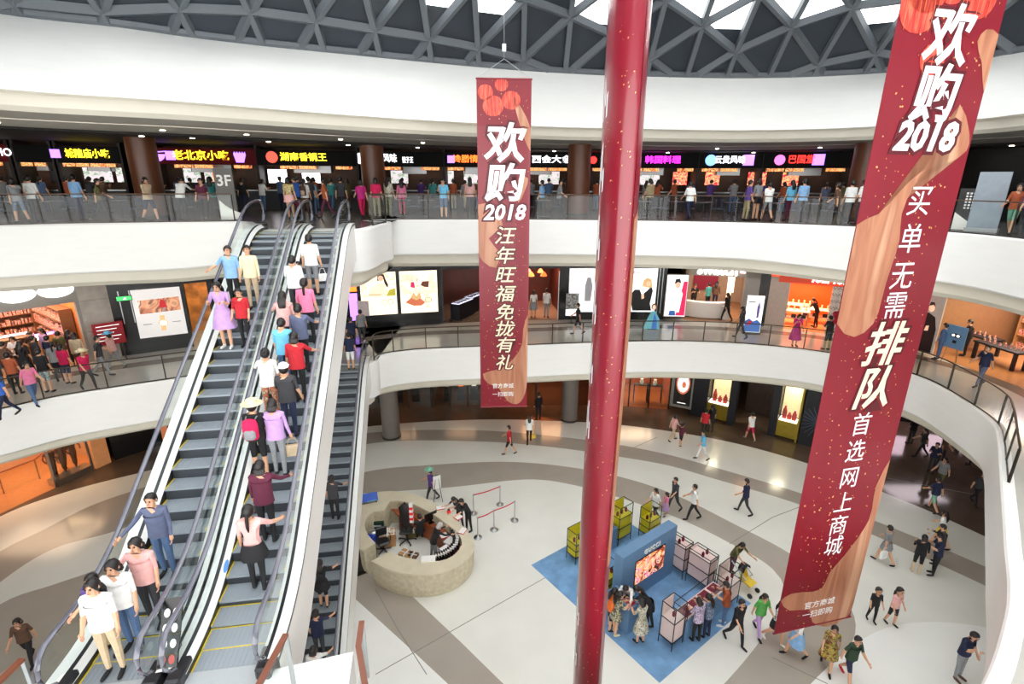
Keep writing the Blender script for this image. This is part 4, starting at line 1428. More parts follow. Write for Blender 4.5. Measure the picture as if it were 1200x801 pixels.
pp(t, 'watch_dial_print', PH_GOLD, ell(.53, .28, .1, .075), w, h, -.024)
pp(t, 'watch_face_print', PH_WHT, ell(.53, .28, .075, .055), w, h, -.028)
for u in (.12, .72):
    pp(t, 'caption_print', PH_GREY, [(u, .27), (u + .18, .27), (u + .18, .29), (u, .29)], w, h)

# LED column and black framed twin light boxes right of the escalators
fr = front(SF2, Z2, 403, 424)
loc, rz, w = fr
t = thing('shop_front', 'dark shop edge with violet and orange lit screens beside the twin posters', 'shop front', loc, rz)
bx(t, 'panel', M_BLACK, -w / 2, w / 2, 0, .3, 0, H2)
for z0, z1, m in ((2.95, 3.2, G_WHT), (2.1, 2.45, G_ORG), (.5, 2.0, G_PUR)):
    bx(t, 'screen', m, -w * .1, w * .32, -.03, 0, z0, z1)
fr = front(SF2, Z2, 424, 518)
loc, rz, w = fr
t = thing('shop_front', 'black shop wall carrying two bright perfume posters', 'shop front', loc, rz)
bx(t, 'panel', M_BLACK, -w / 2, w / 2, 0, .4, 0, H2)
t, w, h = lightbox(SF2, Z2, 427, 468, .75, 3.1, 'lit poster of a dark haired woman in a cream dress', E_WARM)
pp(t, 'photo_print', picture('meadow_photo', [(250, 232, 200), (236, 206, 160), (252, 240, 220), (226, 196, 140)], 1.2, emit=1.0, seed=6), [(.03, .42), (.97, .42), (.97, .97), (.03, .97)], w, h)
pp(t, 'grass_print', PH_GREEN, [(.7, .44), (.97, .44), (.97, .62), (.8, .58)], w, h, -.024)
pp(t, 'dress_print', PH_DRESS, [(.2, .44), (.7, .44), (.74, .62), (.66, .74), (.52, .76), (.4, .68), (.22, .58)], w, h, -.026)
pp(t, 'hair_print', PH_HAIR, [(.48, .8), (.5, .93), (.6, .97), (.68, .94), (.72, .82), (.78, .7), (.76, .62), (.68, .74), (.66, .84)], w, h, -.029)
pp(t, 'face_print', PH_SKIN, ell(.58, .86, .075, .065), w, h, -.032)
pp(t, 'arm_print', PH_SKIN, [(.2, .46), (.56, .46), (.58, .5), (.22, .51)], w, h, -.03)
for u, v, r in ((.64, .3, .075), (.82, .3, .085), (.66, .16, .03), (.84, .16, .03)):
    pp(t, 'bottle_print', PH_GOLD, ell(u, v, r, r * .8), w, h)
    pp(t, 'bottle_glint_print', PH_WHT, ell(u, v, r * .7, r * .55), w, h, -.024)
t, w, h = lightbox(SF2, Z2, 471, 513, .75, 3.1, 'lit poster of figures in copper skirts with gift pictures', E_WARM)
pp(t, 'photo_print', picture('blush_photo', [(246, 214, 190), (236, 190, 164), (250, 232, 214), (228, 170, 140)], 1.3, emit=1.0, seed=8), [(.03, .45), (.97, .45), (.97, .93), (.03, .93)], w, h)
pp(t, 'skirt_print', PH_COPPER, [(.12, .26), (.35, .17), (.55, .17), (.66, .24), (.52, .36), (.3, .38)], w, h, -.024)
pp(t, 'bow_print', PH_GOLD, [(.26, .38), (.36, .5), (.42, .4), (.52, .5), (.56, .36), (.42, .3)], w, h, -.027)
pp(t, 'figure_print', PH_PINK, [(.28, .62), (.3, .74), (.38, .74), (.4, .6)], w, h, -.026)
pp(t, 'figure_print', PH_BROWN, [(.55, .66), (.6, .75), (.78, .75), (.76, .6), (.64, .62)], w, h, -.026)
for u, v, r in ((.7, .42, .06), (.74, .3, .1), (.72, .15, .05)):
    pp(t, 'gift_print', PH_COPPER, ell(u, v, r, r * .7), w, h)
    pp(t, 'gift_inner_print', PH_DRESS, ell(u, v, r * .8, r * .55), w, h, -.024)
# small standing notice in front of the twin posters
q = P(428, 390, Z2)
t = thing('floor_sign', 'grey printed notice on a stand before the perfume posters', 'sign', (q.x, q.y, Z2), 0)
bx(t, 'board', picture('notice_print', [(190, 170, 170), (214, 200, 200), (170, 140, 150)], 6, seed=3), -.3, .3, 0, .03, .95, 1.75)
bx(t, 'upright', M_DSTEEL, -.02, .02, .03, .06, .03, 1.6)
MB().cyl(0, .04, 0, .03, .2, n=16).build('foot', M_DSTEEL, t)

# open dark jewellery shop behind the centre banner
fr = front(SF2, Z2, 519, 600)
loc, rz, w = fr
M_DKRED = mat('dark_red_shop_wall', (84, 36, 26), .5, var=.3, scale=1)
room(fr, 'jewellery_shop', 'dark red inside walls of the jewellery shop', 5, H2, M_DKRED, mat('dark_shop_floor', (104, 90, 80), .2))
t = thing('shop_front', 'black header over the jewellery shop behind the narrow banner', 'shop front', loc, rz)
bx(t, 'header', M_BLACK, -w / 2, w / 2, 0, .3, 3.1, H2)
bx(t, 'jamb', M_BLACK, -w / 2, -w / 2 + .12, 0, .3, 0, 3.1)
for k in range(2):
    q = fpos(fr, -w * .12 + k * .9, 1.2 + k * 1.6)
    t = thing('display_counter', 'dark jewellery counter with %s lit glass top' % ('near', 'farther')[k], 'counter', q, rz + R(55))
    bx(t, 'cabinet', M_CTR, -.9, .9, 0, .6, 0, .95)
    bx(t, 'lit_tray', glow('tray', (225, 225, 255), 1.3), -.85, .85, .05, .55, .95, .97)
    for j in range(4):
        bx(t, 'jewellery_tray', M_BLACK, -.75 + j * .4, -.5 + j * .4, .15, .45, .97, .99)
    bx(t, 'glass_cover', M_GLASS, -.88, .88, .02, .58, .99, 1.06)
lamp(fr, 0, 2, 3.3, 70, 2, (1, .7, .5))
fr = front(SF2, Z2, 601, 662)
loc, rz, w = fr
room(fr, 'watch_boutique', 'brown inside walls of the boutique right of the narrow banner', 5, H2, M_DKRED, mat('tan_shop_floor', (170, 140, 118), .25))
t = thing('shop_front', 'black header over the boutique right of the narrow banner', 'shop front', loc, rz)
bx(t, 'header', M_BLACK, -w / 2, w / 2, 0, .3, 3.05, H2)
bx(t, 'jamb', M_BLACK, w / 2 - .35, w / 2, 0, .3, 0, 3.05)
bx(t, 'door_frame', M_STEEL, w / 2 - .42, w / 2 - .37, -.02, .02, 0, 2.9)
for k in range(6):
    q = fpos(fr, -w * .35 + (k % 3) * .75, 1.0 + (k // 3) * 1.2, 2.45)
    t = thing('pendant_lamp', 'small %s pendant lamp in the boutique right of the narrow banner' % ('red', 'amber', 'orange', 'crimson', 'scarlet', 'dark orange')[k], 'lamp', q, 0)
    MB().lathe([(.05, .25), (.16, .1), (.2, .0), (.16, -.02)], n=12).build('shade', glow('pendant%d' % k, [(255, 60, 40), (255, 160, 80), (255, 110, 50), (240, 40, 40), (255, 80, 60), (230, 90, 30)][k], 1.6), t)
    MB().tube([(0, 0, .25), (0, 0, 1.3)], .008, 5).build('cord', M_BLACK, t)
lamp(fr, 0, 2, 3.0, 130, 2, (1, .62, .42))
# black wall with fashion light boxes
fr = front(SF2, Z2, 663, 776)
loc, rz, w = fr
t = thing('shop_front', 'black shop wall with white fashion posters behind the curled banner', 'shop front', loc, rz)
bx(t, 'panel', M_BLACK, -w / 2, w / 2, 0, .4, 0, H2)
for x in (w / 2 - .45, w / 2 - .25):
    bx(t, 'steel_strip', M_STEEL, x, x + .03, -.03, 0, .4, 3.2)
t, w, h = lightbox(SF2, Z2, 666, 707, .5, 3.05, 'white lit fashion poster left of the curled banner', E_WHITE, frame=M_STEEL, fw=.03)
letter('poster_lettering', 'Calvin', .3, PH_GREY, t, (0, -.025, h * .92), 0, .002)
pp(t, 'bottle_print', PH_GREY, [(.45, .25), (.62, .25), (.66, .6), (.6, .8), (.5, .8), (.44, .6)], w, h)
for k in range(7):
    pp(t, 'caption_print', PH_GREY, [(.3, .72 - k * .05), (.34, .72 - k * .05), (.34, .74 - k * .05), (.3, .74 - k * .05)], w, h)
t, w, h = lightbox(SF2, Z2, 727, 763, .5, 3.05, 'white lit fashion poster of a blonde woman in black', E_WHITE, frame=M_STEEL, fw=.03)
letter('poster_lettering', 'Klein', .3, PH_GREY, t, (-.1 * w, -.025, h * .92), 0, .002)
pp(t, 'coat_print', PH_BLACK, [(.3, .03), (.9, .03), (.84, .2), (.9, .5), (.84, .6), (.72, .5), (.56, .4), (.48, .52), (.32, .52), (.2, .4), (.24, .2)], w, h)
pp(t, 'hair_print', PH_GOLD, [(.55, .6), (.58, .74), (.7, .8), (.82, .76), (.88, .6), (.8, .56)], w, h, -.024)
pp(t, 'face_print', PH_SKIN, ell(.74, .66, .07, .06), w, h, -.027)
pp(t, 'hand_print', PH_SKIN, [(.56, .3), (.64, .32), (.62, .44), (.54, .4)], w, h, -.027)
# small black and white notice
q = P(669, 377, Z2)
t = thing('floor_sign', 'black and white notice on a stand under the left fashion poster', 'sign', (q.x, q.y - .3, Z2), 0)
bx(t, 'board', picture('bw_notice_print', [(120, 120, 120), (200, 200, 200), (60, 60, 60), (225, 225, 225)], 4, seed=9), -.36, .36, 0, .04, .85, 1.75)
bx(t, 'caption', PH_WHT, -.36, .36, -.005, .0, .45, .82)
bx(t, 'upright', M_DSTEEL, -.02, .02, .04, .07, .03, 1.6)
MB().cyl(0, .05, 0, .03, .2, n=16).build('foot', M_DSTEEL, t)
# cut-out boards
def cutout(px, py, what, parts, h=1.55):
    q = P(px, py, Z2)
    t = thing('cutout_board', what, 'sign', (q.x, q.y, Z2), R(-4))
    for nm, m, pts, y in parts:
        MB().plate([(u, v * h) for u, v in pts], y - .02, y).build(nm, m, t)
    bx(t, 'foot', M_DSTEEL, -.25, .25, .0, .3, 0, .03)
cutout(764, 386, 'cut-out board of a figure in a blue gown beside the fashion poster', [
    ('gown', PH_TEAL, [(-.5, .03), (.4, .03), (.34, .4), (.1, .68), (-.1, .68), (-.3, .4)], 0),
    ('sash', PH_BLUE, [(-.05, .04), (.25, .04), (.2, .4), (.05, .62)], -.022),
    ('hair', PH_BROWN, ell(0, .84, .14, .12), -.022), ('face', PH_SKIN, ell(0, .82, .09, .09), -.044)])
fr = front(SF2, Z2, 777, 800)
t, w, h = lightbox(SF2, Z2, 778, 799, .25, 2.7, 'white and pink poster of a person in white shirt beside the watch shop', E_WHITE, frame=M_GREYFRONT, fw=.04)
pp(t, 'pink_block_print', PH_PINK, [(.55, .02), (.98, .02), (.98, .85), (.8, .85)], w, h)
pp(t, 'shirt_print', PH_WHT, [(.15, .1), (.7, .1), (.8, .55), (.66, .68), (.36, .66), (.12, .4)], w, h, -.024)
pp(t, 'jeans_print', PH_BLUE, [(.2, .02), (.55, .02), (.5, .14), (.24, .14)], w, h, -.027)
pp(t, 'face_print', PH_SKIN, ell(.52, .76, .13, .08), w, h, -.027)
pp(t, 'hair_print', PH_BLACK, [(.36, .78), (.4, .9), (.6, .92), (.68, .8), (.52, .84)], w, h, -.03)
# watch shop with white letters
fr = front(SF2, Z2, 800, 884)
loc, rz, w = fr
room(fr, 'watch_shop', 'beige inside walls of the shop with white sign letters', 6, H2, mat('beige_shop_wall', (196, 170, 146), .6), M_PARQ)
t = thing('shop_front', 'beige shop front with large white letters above a curved counter', 'shop front', loc, rz)
bx(t, 'header', mat('taupe_header', (168, 160, 148), .5), -w / 2, w / 2, 0, .3, 2.7, H2)
bx(t, 'jamb', M_GREYFRONT, w / 2 - .8, w / 2, 0, .3, 0, 3.0)
letter('sign_lettering', 'swatch', .95, glow('sign_white', (255, 250, 248), 2.2), t, (-w * .1, -.04, 3.1), .03, .03, width=w * .55)
MB().box(w * .21, w * .28, -.08, -.01, 2.95, 3.25).build('logo', glow('sign_pink', (255, 225, 225), 2.0), t)
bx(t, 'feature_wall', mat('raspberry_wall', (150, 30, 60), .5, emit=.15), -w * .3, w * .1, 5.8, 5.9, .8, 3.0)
for k in range(3):
    bx(t, 'wall_display', glow('display_warm', (255, 235, 205), 1.4), w * .14 + k * .28, w * .14 + k * .28 + .1, 2.2 + k * 1.0, 2.3 + k * 1.0, 1.0, 2.5)
q = fpos(fr, -w * .18, 1.0)
t = thing('reception_counter', 'white curved counter at the entrance of the watch shop', 'counter', q, rz)
M_WLAC = mat('white_lacquer', (240, 236, 230), .3, var=.01)
arc = [(-1.2 + 2.4 * k / 12, .35 * math.sin(PI * k / 12) * -1) for k in range(13)]
MB().prism([(x, y) for x, y in arc] + [(x, y + .45) for x, y in reversed(arc)], 0.05, .92).build('body', M_WLAC, t)
MB().prism([(x * 1.03, y - .03) for x, y in arc] + [(x * 1.03, y + .48) for x, y in reversed(arc)], .92, .97).build('top', M_WLAC, t)
bx(t, 'end_block', M_WLAC, .85, 1.35, -.3, .1, .0, .82)
lamp(fr, -.3, 2, 3.2, 150, 2.5, (1, .82, .68))
t_fr = fr
# standing poster right of it
q = P(880, 391, Z2)
t = thing('floor_sign', 'tall standing poster with blue splash between two shop entrances', 'sign', (q.x, q.y, Z2), R(-12))
bx(t, 'board', PH_WHT, -.42, .42, 0, .05, .1, 2.1)
MB().plate([(-.4, .12), (.4, .12), (.4, .62), (.2, .8), (0, .7), (-.2, .86), (-.4, .7)], -.008, 0).build('splash_print', PH_BLUE, t)
MB().plate([(.14, .9), (.24, .9), (.26, 1.5), (.2, 1.8), (.12, 1.5)], -.008, 0).build('bottle_print', ink('violet', (110, 90, 160)), t)
MB().plate([(-.34, 1.72), (.0, 1.72), (.0, 1.8), (-.34, 1.8)], -.008, 0).build('caption_print', PH_GREY, t)
MB().plate([(-.3, .5), (-.1, .5), (-.05, .7), (-.2, .75)], -.012, -.008).build('flower_print', PH_RED, t)
bx(t, 'foot', M_DSTEEL, -.45, .45, -.1, .25, 0, .1)
# orange jewellery shop
fr = front(SF2, Z2, 885, 1004)
loc, rz, w = fr
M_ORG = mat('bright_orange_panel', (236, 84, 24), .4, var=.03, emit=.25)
room(fr, 'orange_shop', 'bright orange inside walls of the jewellery shop', 4.5, H2, M_ORG, mat('orange_lit_floor', (206, 150, 100), .25))
t = thing('shop_front', 'orange shop front with white cursive letters and white lattice screen', 'shop front', loc, rz)
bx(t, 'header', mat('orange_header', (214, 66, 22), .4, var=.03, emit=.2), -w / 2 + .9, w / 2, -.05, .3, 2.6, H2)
bx(t, 'pier', M_BLACK, -w / 2, -w / 2 + .5, -.05, .3, 0, H2)
bx(t, 'pier_panel', mat('beige_pier', (190, 176, 164), .4), -w / 2 + .5, -w / 2 + 1.5, -.02, .3, 0, 2.85)
letter('sign_lettering', 'folli follie', .8, glow('sign_white', (255, 250, 248), 2.2), t, (w * .2, -.1, 3.0), .02, .03, .25, width=w * .42)
sx0, sx1 = w * .2, w / 2
scr = bx(t, 'lattice_backing', mat('pale_screen_back', (196, 186, 174), .5), sx0, sx1, .1, .2, 0, 2.85)
nh, nv = 5, 8
hx = (sx1 - sx0) / nh
for i in range(nh):
    for j in range(nv):
        cx_, cz_ = sx0 + hx * (i + .5), 2.85 * (j + .5) / nv
        mb = MB()
        for a in range(3):
            dx, dz = math.cos(a * PI / 3 + .3) * hx * .55, math.sin(a * PI / 3 + .3) * hx * .55
            mb.bar((cx_ - dx, .04, cz_ - dz), (cx_ + dx, .04, cz_ + dz), .06, .06)
        mb.build('lattice_star', M_WLAC, t)
q = fpos(fr, -w * .02, 4.3, 2.0)
t = thing('light_box_poster', 'poster of a smiling face with sunglasses in the orange shop', 'poster', q, rz)
w2, h2 = 3.0, 1.3
bx(t, 'lit_panel', picture('portrait_photo', [(120, 60, 90), (200, 130, 120), (232, 180, 160), (150, 80, 110)], 1.5, emit=.6, seed=12), -w2 / 2, w2 / 2, -.02, .05, 0, h2)
pp(t, 'face_print', PH_SKIN, ell(.62, .5, .2, .42), w2, h2, -.022)
for u in (.54, .7):
    pp(t, 'sunglasses_print', ink('plum', (120, 20, 50)), ell(u, .58, .075, .16), w2, h2, -.026)
pp(t, 'lips_print', PH_PINK, ell(.62, .3, .06, .05), w2, h2, -.026)
for k, (x, y) in enumerate(((-w * .12, 1.4), (-w * .08, 3.2), (w * .1, 2.3))):
    q = fpos(fr, x, y)
    t = thing('display_table', 'orange lit display table, %s in the orange shop' % ('nearest', 'farthest', 'middle one')[k], 'table', q, rz)
    bx(t, 'table_top', M_WLAC, -.8, .8, -.35, .35, .78, .84, .01)
    bx(t, 'lower_shelf', M_WLAC, -.75, .75, -.3, .3, .35, .39)
    for sx in (-1, 1):
        for sy in (-1, 1):
            bx(t, 'leg', M_SHELFL, sx * .74 - .03, sx * .74 + .03, sy * .3 - .03, sy * .3 + .03, 0, .78)
    for j in range(5):
        MB().lathe([(.07, .84), (.09, .87), (.03, .95), (.05, 1.02 + .06 * (j % 2)), (.02, 1.1)], -.6 + j * .3, 0, 8).build('jewellery_stand', mat('cream_stand', (240, 214, 180), .5), t)
    for j in range(3):
        bx(t, 'handbag', M_CTR, -.6 + j * .5, -.35 + j * .5, -.1, .1, .39, .58, .02)
lamp(fr, -w * .08, 1.8, 3.0, 230, 2.5, (1, .62, .36))
lamp(fr, -w * .02, 3.4, 3.2, 100, 2.0, (1, .6, .35))
q = P(985, 413, Z2)
t = thing('potted_tree', 'small tree with crimson blossom crown before the white lattice', 'plant', (q.x, q.y, Z2))
MB().lathe([(.16, 0), (.22, .35), (.2, .36), (.18, .3)], n=14).build('pot', M_WLAC, t)
MB().tube([(0, 0, .3), (.03, 0, .8), (-.02, .02, 1.2)], .035, 6).build('trunk', M_SHELF, t)
rnd = random.Random(5)
mb = MB()
for k in range(60):
    a, b_ = rnd.uniform(0, 2 * PI), rnd.uniform(-.4, 1)
    r = rnd.uniform(.3, .6)
    mb.ball((r * math.cos(a), r * math.sin(a), 1.55 + .35 * b_), rnd.uniform(.08, .14), 6, 4)
mb.build('blossom_crown', mat('crimson_blossom', (176, 20, 52), .6, var=.2), t)['kind'] = 'stuff'

# eyewear shop at the right
fr = front(SF2, Z2, 1072, 1260)
loc, rz, w = fr
room(fr, 'eyewear_shop', 'warm inside walls of the shop with wooden wall shelves', 5.5, H2, mat('tan_shop_wall', (150, 112, 78), .5), mat('honey_floor', (176, 126, 84), .2))
t = thing('shop_front', 'black header band with orange edge over the wooden shelf shop', 'shop front', loc, rz)
bx(t, 'header', M_BLACK, -w / 2, w / 2, 0, .3, 3.0, H2)
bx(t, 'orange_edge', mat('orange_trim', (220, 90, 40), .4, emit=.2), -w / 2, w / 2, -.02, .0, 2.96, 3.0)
bx(t, 'jamb', M_BLACK, -w / 2, -w / 2 + .2, 0, .3, 0, 3.0)
for k in range(4):
    shelf_unit(fr, -w * .3 + k * 1.75, 4.9, 1.7, 2.7, .45, 4, 'pale oak wall shelf with goods in the far shop, %s from its dark jamb' % ('first', 'second', 'third', 'fourth')[k], M_SHELFL)
lamp(fr, -w * .1, 2.4, 3.3, 260, 3.5, (1, .78, .52))
lamp(fr, -w * .2, 4.2, 3.4, 60, 3, (.75, .65, 1))
for k, (px, py) in enumerate(((1178, 430), (1148, 414))):
    q = P(px, py, Z2)
    t = thing('display_table', 'black display table of eyewear, %s the shop entrance' % ('close to', 'set back from')[k], 'table', (q.x, q.y + .4, Z2), rz)
    bx(t, 'table_top', M_CTR, -1.0, 1.0, -.4, .4, .78, .86, .01)
    for sx in (-1, 1):
        for sy in (-1, 1):
            bx(t, 'leg', M_CTR, sx * .88 - .06, sx * .88 + .06, sy * .3 - .06, sy * .3 + .06, 0, .78)
    for j in range(8):
        MB().cyl(-.85 + j * .24, .0, .86, .98 + .06 * (j % 3), .05, .03, 8).build('goods_stand', M_PROD, t)
q = P(1112, 425, Z2)
t = thing('easel_sign', 'blue poster on a wooden easel outside the wooden shelf shop', 'sign', (q.x, q.y, Z2), rz + R(8))
bx(t, 'board', mat('sky_blue_board', (110, 158, 204), .5, var=.05), -.42, .42, -.03, .0, .7, 1.75)
MB().plate(ell(0, 1.3, .22, .1), -.04, -.03).build('glasses_print', PH_BLACK, t)
MB().plate(ell(-.1, 1.3, .07, .06), -.046, -.04).build('lens_print', PH_WHT, t)
MB().plate(ell(.1, 1.3, .07, .06), -.046, -.04).build('lens_print', PH_WHT, t)
MB().plate([(-.08, .95), (.08, .95), (.08, 1.08), (-.08, 1.08)], -.04, -.03).build('caption_print', PH_BLACK, t)
for s, e in ((-1, 0), (1, 0), (0, 1)):
    MB().tube([(s * .32, -.05 + .45 * e, 0), (s * .12, .03, 1.7)], .02, 6).build('leg', M_SHELFL, t)
q = fpos(fr, -w / 2 + .75, -.3)
t = thing('light_box_poster', 'standing poster of a bearded man in a dark coat beside the easel', 'poster', q, rz)
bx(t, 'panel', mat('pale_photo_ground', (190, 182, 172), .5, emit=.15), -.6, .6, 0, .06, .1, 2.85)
for nm, m, pts, y in (('coat_print', PH_BLACK, [(-.55, .12), (.5, .12), (.48, 1.3), (.3, 1.85), (-.1, 2.0), (-.4, 1.7)], -.006), ('face_print', PH_SKIN, ell(.02, 2.25, .15, .2), -.012), ('hair_print', PH_HAIR, [(-.14, 2.3), (-.1, 2.5), (.1, 2.52), (.2, 2.3), (.08, 2.4)], -.016), ('hand_print', PH_SKIN, [(-.1, 1.1), (.1, 1.15), (.1, 1.4), (-.05, 1.35)], -.012)):
    MB().plate(pts, y - .004, y).build(nm, m, t)

# ------------------------------------------------------------------ ground floor shops
H1_ = 4.05
fr = front(SF1, Z1, -90, 132)
loc, rz, w = fr
room(fr, 'orange_ground_shop', 'glowing orange inside walls of the ground floor shop', 4, H1_, mat('apricot_wall', (196, 150, 112), .5), mat('apricot_floor', (196, 130, 84), .12))
t = thing('shop_front', 'orange lit ground floor shop front with glass display window', 'shop front', loc, rz)
bx(t, 'header', M_DKBRN, -w / 2, w / 2, 0, .3, 3.2, H1_)
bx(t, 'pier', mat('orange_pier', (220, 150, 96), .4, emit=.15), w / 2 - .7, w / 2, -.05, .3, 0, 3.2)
win = bx(t, 'window_glass', M_GLASS, w * .14, w * .38, .05, .07, .3, 2.6)
for x in (w * .14, w * .38):
    bx(t, 'window_frame', M_STEEL, x - .04, x + .04, 0, .1, 0, 2.7)
bx(t, 'window_frame', M_STEEL, w * .14, w * .38, 0, .1, 2.6, 2.7)
bx(t, 'window_plinth', M_STEEL, w * .14, w * .38, 0, .6, 0, .3)
for k in range(3):
    q = fpos(fr, w * (.18 + .07 * k), .5)
    m = thing('mannequin', 'brown mannequin with bent arm in the orange shop window, %s' % ('nearest the rail', 'the middle one', 'nearest the orange pier')[k], 'mannequin', (q[0], q[1], .3), rz)
    MB().lathe([(.02, .0), (.1, .3), (.12, .6), (.16, .85), (.14, 1.05), (.2, 1.35), (.06, 1.45), (.05, 1.5), (.09, 1.6), (.08, 1.75), (.03, 1.8)], n=12, sy=.7).build('body', mat('brown_mannequin', (110, 62, 40), .5), m, smooth=True)
    MB().tube([(.18, 0, 1.32), (.32, -.05, 1.1), (.22, -.25, 1.0)], .035, 6).build('arm', MATS['brown_mannequin'], m)
    MB().tube([(-.18, 0, 1.32), (-.28, -.02, 1.05), (-.22, -.1, .85)], .035, 6).build('arm', MATS['brown_mannequin'], m)
    MB().cyl(0, 0, -.0, .02, .16, n=14).build('base', M_STEEL, m)
lamp(fr, w * .1, 1.5, 3.1, 130, 4, (1, .7, .45))
lamp(fr, w * .28, 1.2, 3.1, 70, 2, (1, .62, .36))
# low glass barrier in front of it
root = short_rail([XY(P(5, 578, 0)), XY(P(47, 561, 0)), XY(P(70, 540, 0))], 'brown framed glass barrier before the orange ground floor shop')
root.location.z = .006
# dark ground floor fronts
fr = front(SF1, Z1, 133, 215)
loc, rz, w = fr
t = thing('shop_front', 'dark ground floor shop front right of the orange shop', 'shop front', loc, rz)
bx(t, 'panel', M_BLACK, -w / 2, w * .2, 0, .3, 0, H1_)
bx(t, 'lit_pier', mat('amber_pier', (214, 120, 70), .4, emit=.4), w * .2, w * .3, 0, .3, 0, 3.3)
bx(t, 'panel', M_DKBRN, w * .3, w / 2, 0, .3, 0, H1_)
fr = front(SF1, Z1, 216, 425)
loc, rz, w = fr
t = thing('shop_front', 'dark ground floor shop front hidden behind the escalators', 'shop front', loc, rz)
bx(t, 'panel', M_DKBRN, -w / 2, w / 2, 0, .3, 0, H1_)
for a, b, k in ((426, 505, 0), (506, 570, 1)):
    fr = front(SF1, Z1, a, b)
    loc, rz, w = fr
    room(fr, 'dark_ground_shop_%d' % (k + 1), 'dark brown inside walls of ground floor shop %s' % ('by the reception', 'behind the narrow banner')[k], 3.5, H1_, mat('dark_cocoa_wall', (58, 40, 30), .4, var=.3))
    t = thing('shop_front', 'dark glass ground floor shop front %s' % ('behind the grey column', 'with steel framed case behind the narrow banner')[k], 'shop front', loc, rz)
    bx(t, 'header', M_BLACK, -w / 2, w / 2, 0, .3, 3.0, H1_)
    for j in range(4):
        x = -w / 2 + (w - .1) * j / 3
        bx(t, 'mullion', M_DSTEEL, x, x + .1, 0, .15, 0, 3.0)
        if j < 3:
            bx(t, 'window_glass', M_GLASS, x + .1, x + (w - .1) / 3, .06, .08, .1, 3.0)
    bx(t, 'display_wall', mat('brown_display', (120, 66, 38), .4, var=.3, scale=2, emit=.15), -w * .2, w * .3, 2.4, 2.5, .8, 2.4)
    for j in range(3):
        bx(t, 'display_plinth', M_BLACK, -w * .3 + j * w * .25, -w * .3 + j * w * .25 + .5, 1.0, 1.5, 0, 1.0)
        bx(t, 'display_glow', G_ORG if j == 1 else E_WARM, -w * .3 + j * w * .25 + .1, -w * .3 + j * w * .25 + .4, 1.1, 1.4, 1.0, 1.08)
    lamp(fr, 0, 1.8, 2.8, 26, 2, (1, .55, .3))
fr = front(SF1, Z1, 571, 712)
loc, rz, w = fr
room(fr, 'orange_lounge', 'orange lit inside walls of the lounge on the ground floor', 4.5, H1_, mat('dark_orange_wall', (120, 56, 22), .4, var=.3), mat('dark_lounge_floor', (70, 52, 42), .15))
t = thing('shop_front', 'dark ground floor lounge front with glowing orange lamps', 'shop front', loc, rz)
bx(t, 'header', M_BLACK, -w / 2, w / 2, 0, .3, 3.1, H1_)
for x in (-w / 2, -w * .1, w * .24, w / 2 - .1):
    bx(t, 'mullion', M_DSTEEL, x, x + .1, 0, .15, 0, 3.1)
q = fpos(fr, -w * .05, 2.2, 2.35)
t = thing('ring_chandelier', 'large orange ring chandelier in the ground floor lounge', 'lamp', q, rz)
M_ORGL = glow('ring', (255, 130, 40), 2.0)
for r, z in ((1.7, .2), (1.25, 0), (.8, -.15)):
    MB().tube([(r * math.cos(2 * PI * k / 24), .6 * r * math.sin(2 * PI * k / 24), z) for k in range(24)], .035, 6, closed=True).build('glowing_ring', M_ORGL, t)
for k in range(3):
    MB().tube([(1.2 * math.cos(k * 2.1), .7 * math.sin(k * 2.1), 0), (0, 0, 1.5)], .01, 5).build('cord', M_BLACK, t)
lamp(fr, 0, 2, 2.9, 110, 3, (1, .5, .2))
fr = front(SF1, Z1, 713, 782)
loc, rz, w = fr
room(fr, 'amber_shop', 'amber inside walls of the ground floor shop left of the watch poster', 4.0, H1_, mat('amber_wall', (156, 84, 48), .4, var=.25), mat('amber_floor', (150, 96, 62), .15))
t = thing('shop_front', 'amber ground floor shop front with black window frames', 'shop front', loc, rz)
bx(t, 'header', M_BLACK, -w / 2, w / 2, 0, .3, 3.1, H1_)
for j in range(4):
    x = -w / 2 + (w - .08) * j / 3
    bx(t, 'mullion', M_BLACK, x, x + .08, 0, .15, 0, 3.1)
    if j < 3:
        bx(t, 'window_glass', M_GLASS, x + .08, x + (w - .08) / 3, .06, .08, .1, 3.1)
for k in range(2):
    q = fpos(fr, w * (.05 + .22 * k), 1.0)
    t = thing('console_table', 'slim dark console table in the amber shop window, %s the entrance' % ('nearer to', 'farther from')[k], 'table', q, rz)
    bx(t, 'table_top', M_CTR, -.5, .5, -.2, .2, 1.2, 1.25)
    for sx in (-1, 1):
        for sy in (-1, 1):
            bx(t, 'leg', M_CTR, sx * .46 - .02, sx * .46 + .02, sy * .17 - .02, sy * .17 + .02, 0, 1.2)
    MB().lathe([(.1, 1.25), (.14, 1.4), (.08, 1.6), (.1, 1.62)], n=12).build('vase', M_WLAC, t)
lamp(fr, 0, 1.8, 2.9, 130, 2.5, (1, .62, .38))
t, w, h = lightbox(SF1, Z1, 786, 807, .5, 3.2, 'black light box with large round rose gold watch on the ground floor', mat('lit_black_panel', (20, 20, 22), .3, emit=.1), frame=M_GREYFRONT, fw=.18)
pp(t, 'dial_print', PH_WHT, ell(.5, .55, .32, .22, 20), w, h)
pp(t, 'bezel_print', PH_COPPER, ell(.5, .55, .4, .27, 20), w, h, -.0175)
pp(t, 'flower_print', PH_COPPER, ell(.55, .52, .12, .08), w, h, -.024)
pp(t, 'strap_print', PH_HAIR, [(.36, .12), (.64, .12), (.64, .9), (.36, .9)], w, h, -.0165)
pp(t, 'caption_print', PH_WHT, [(.3, .9), (.7, .9), (.7, .93), (.3, .93)], w, h)
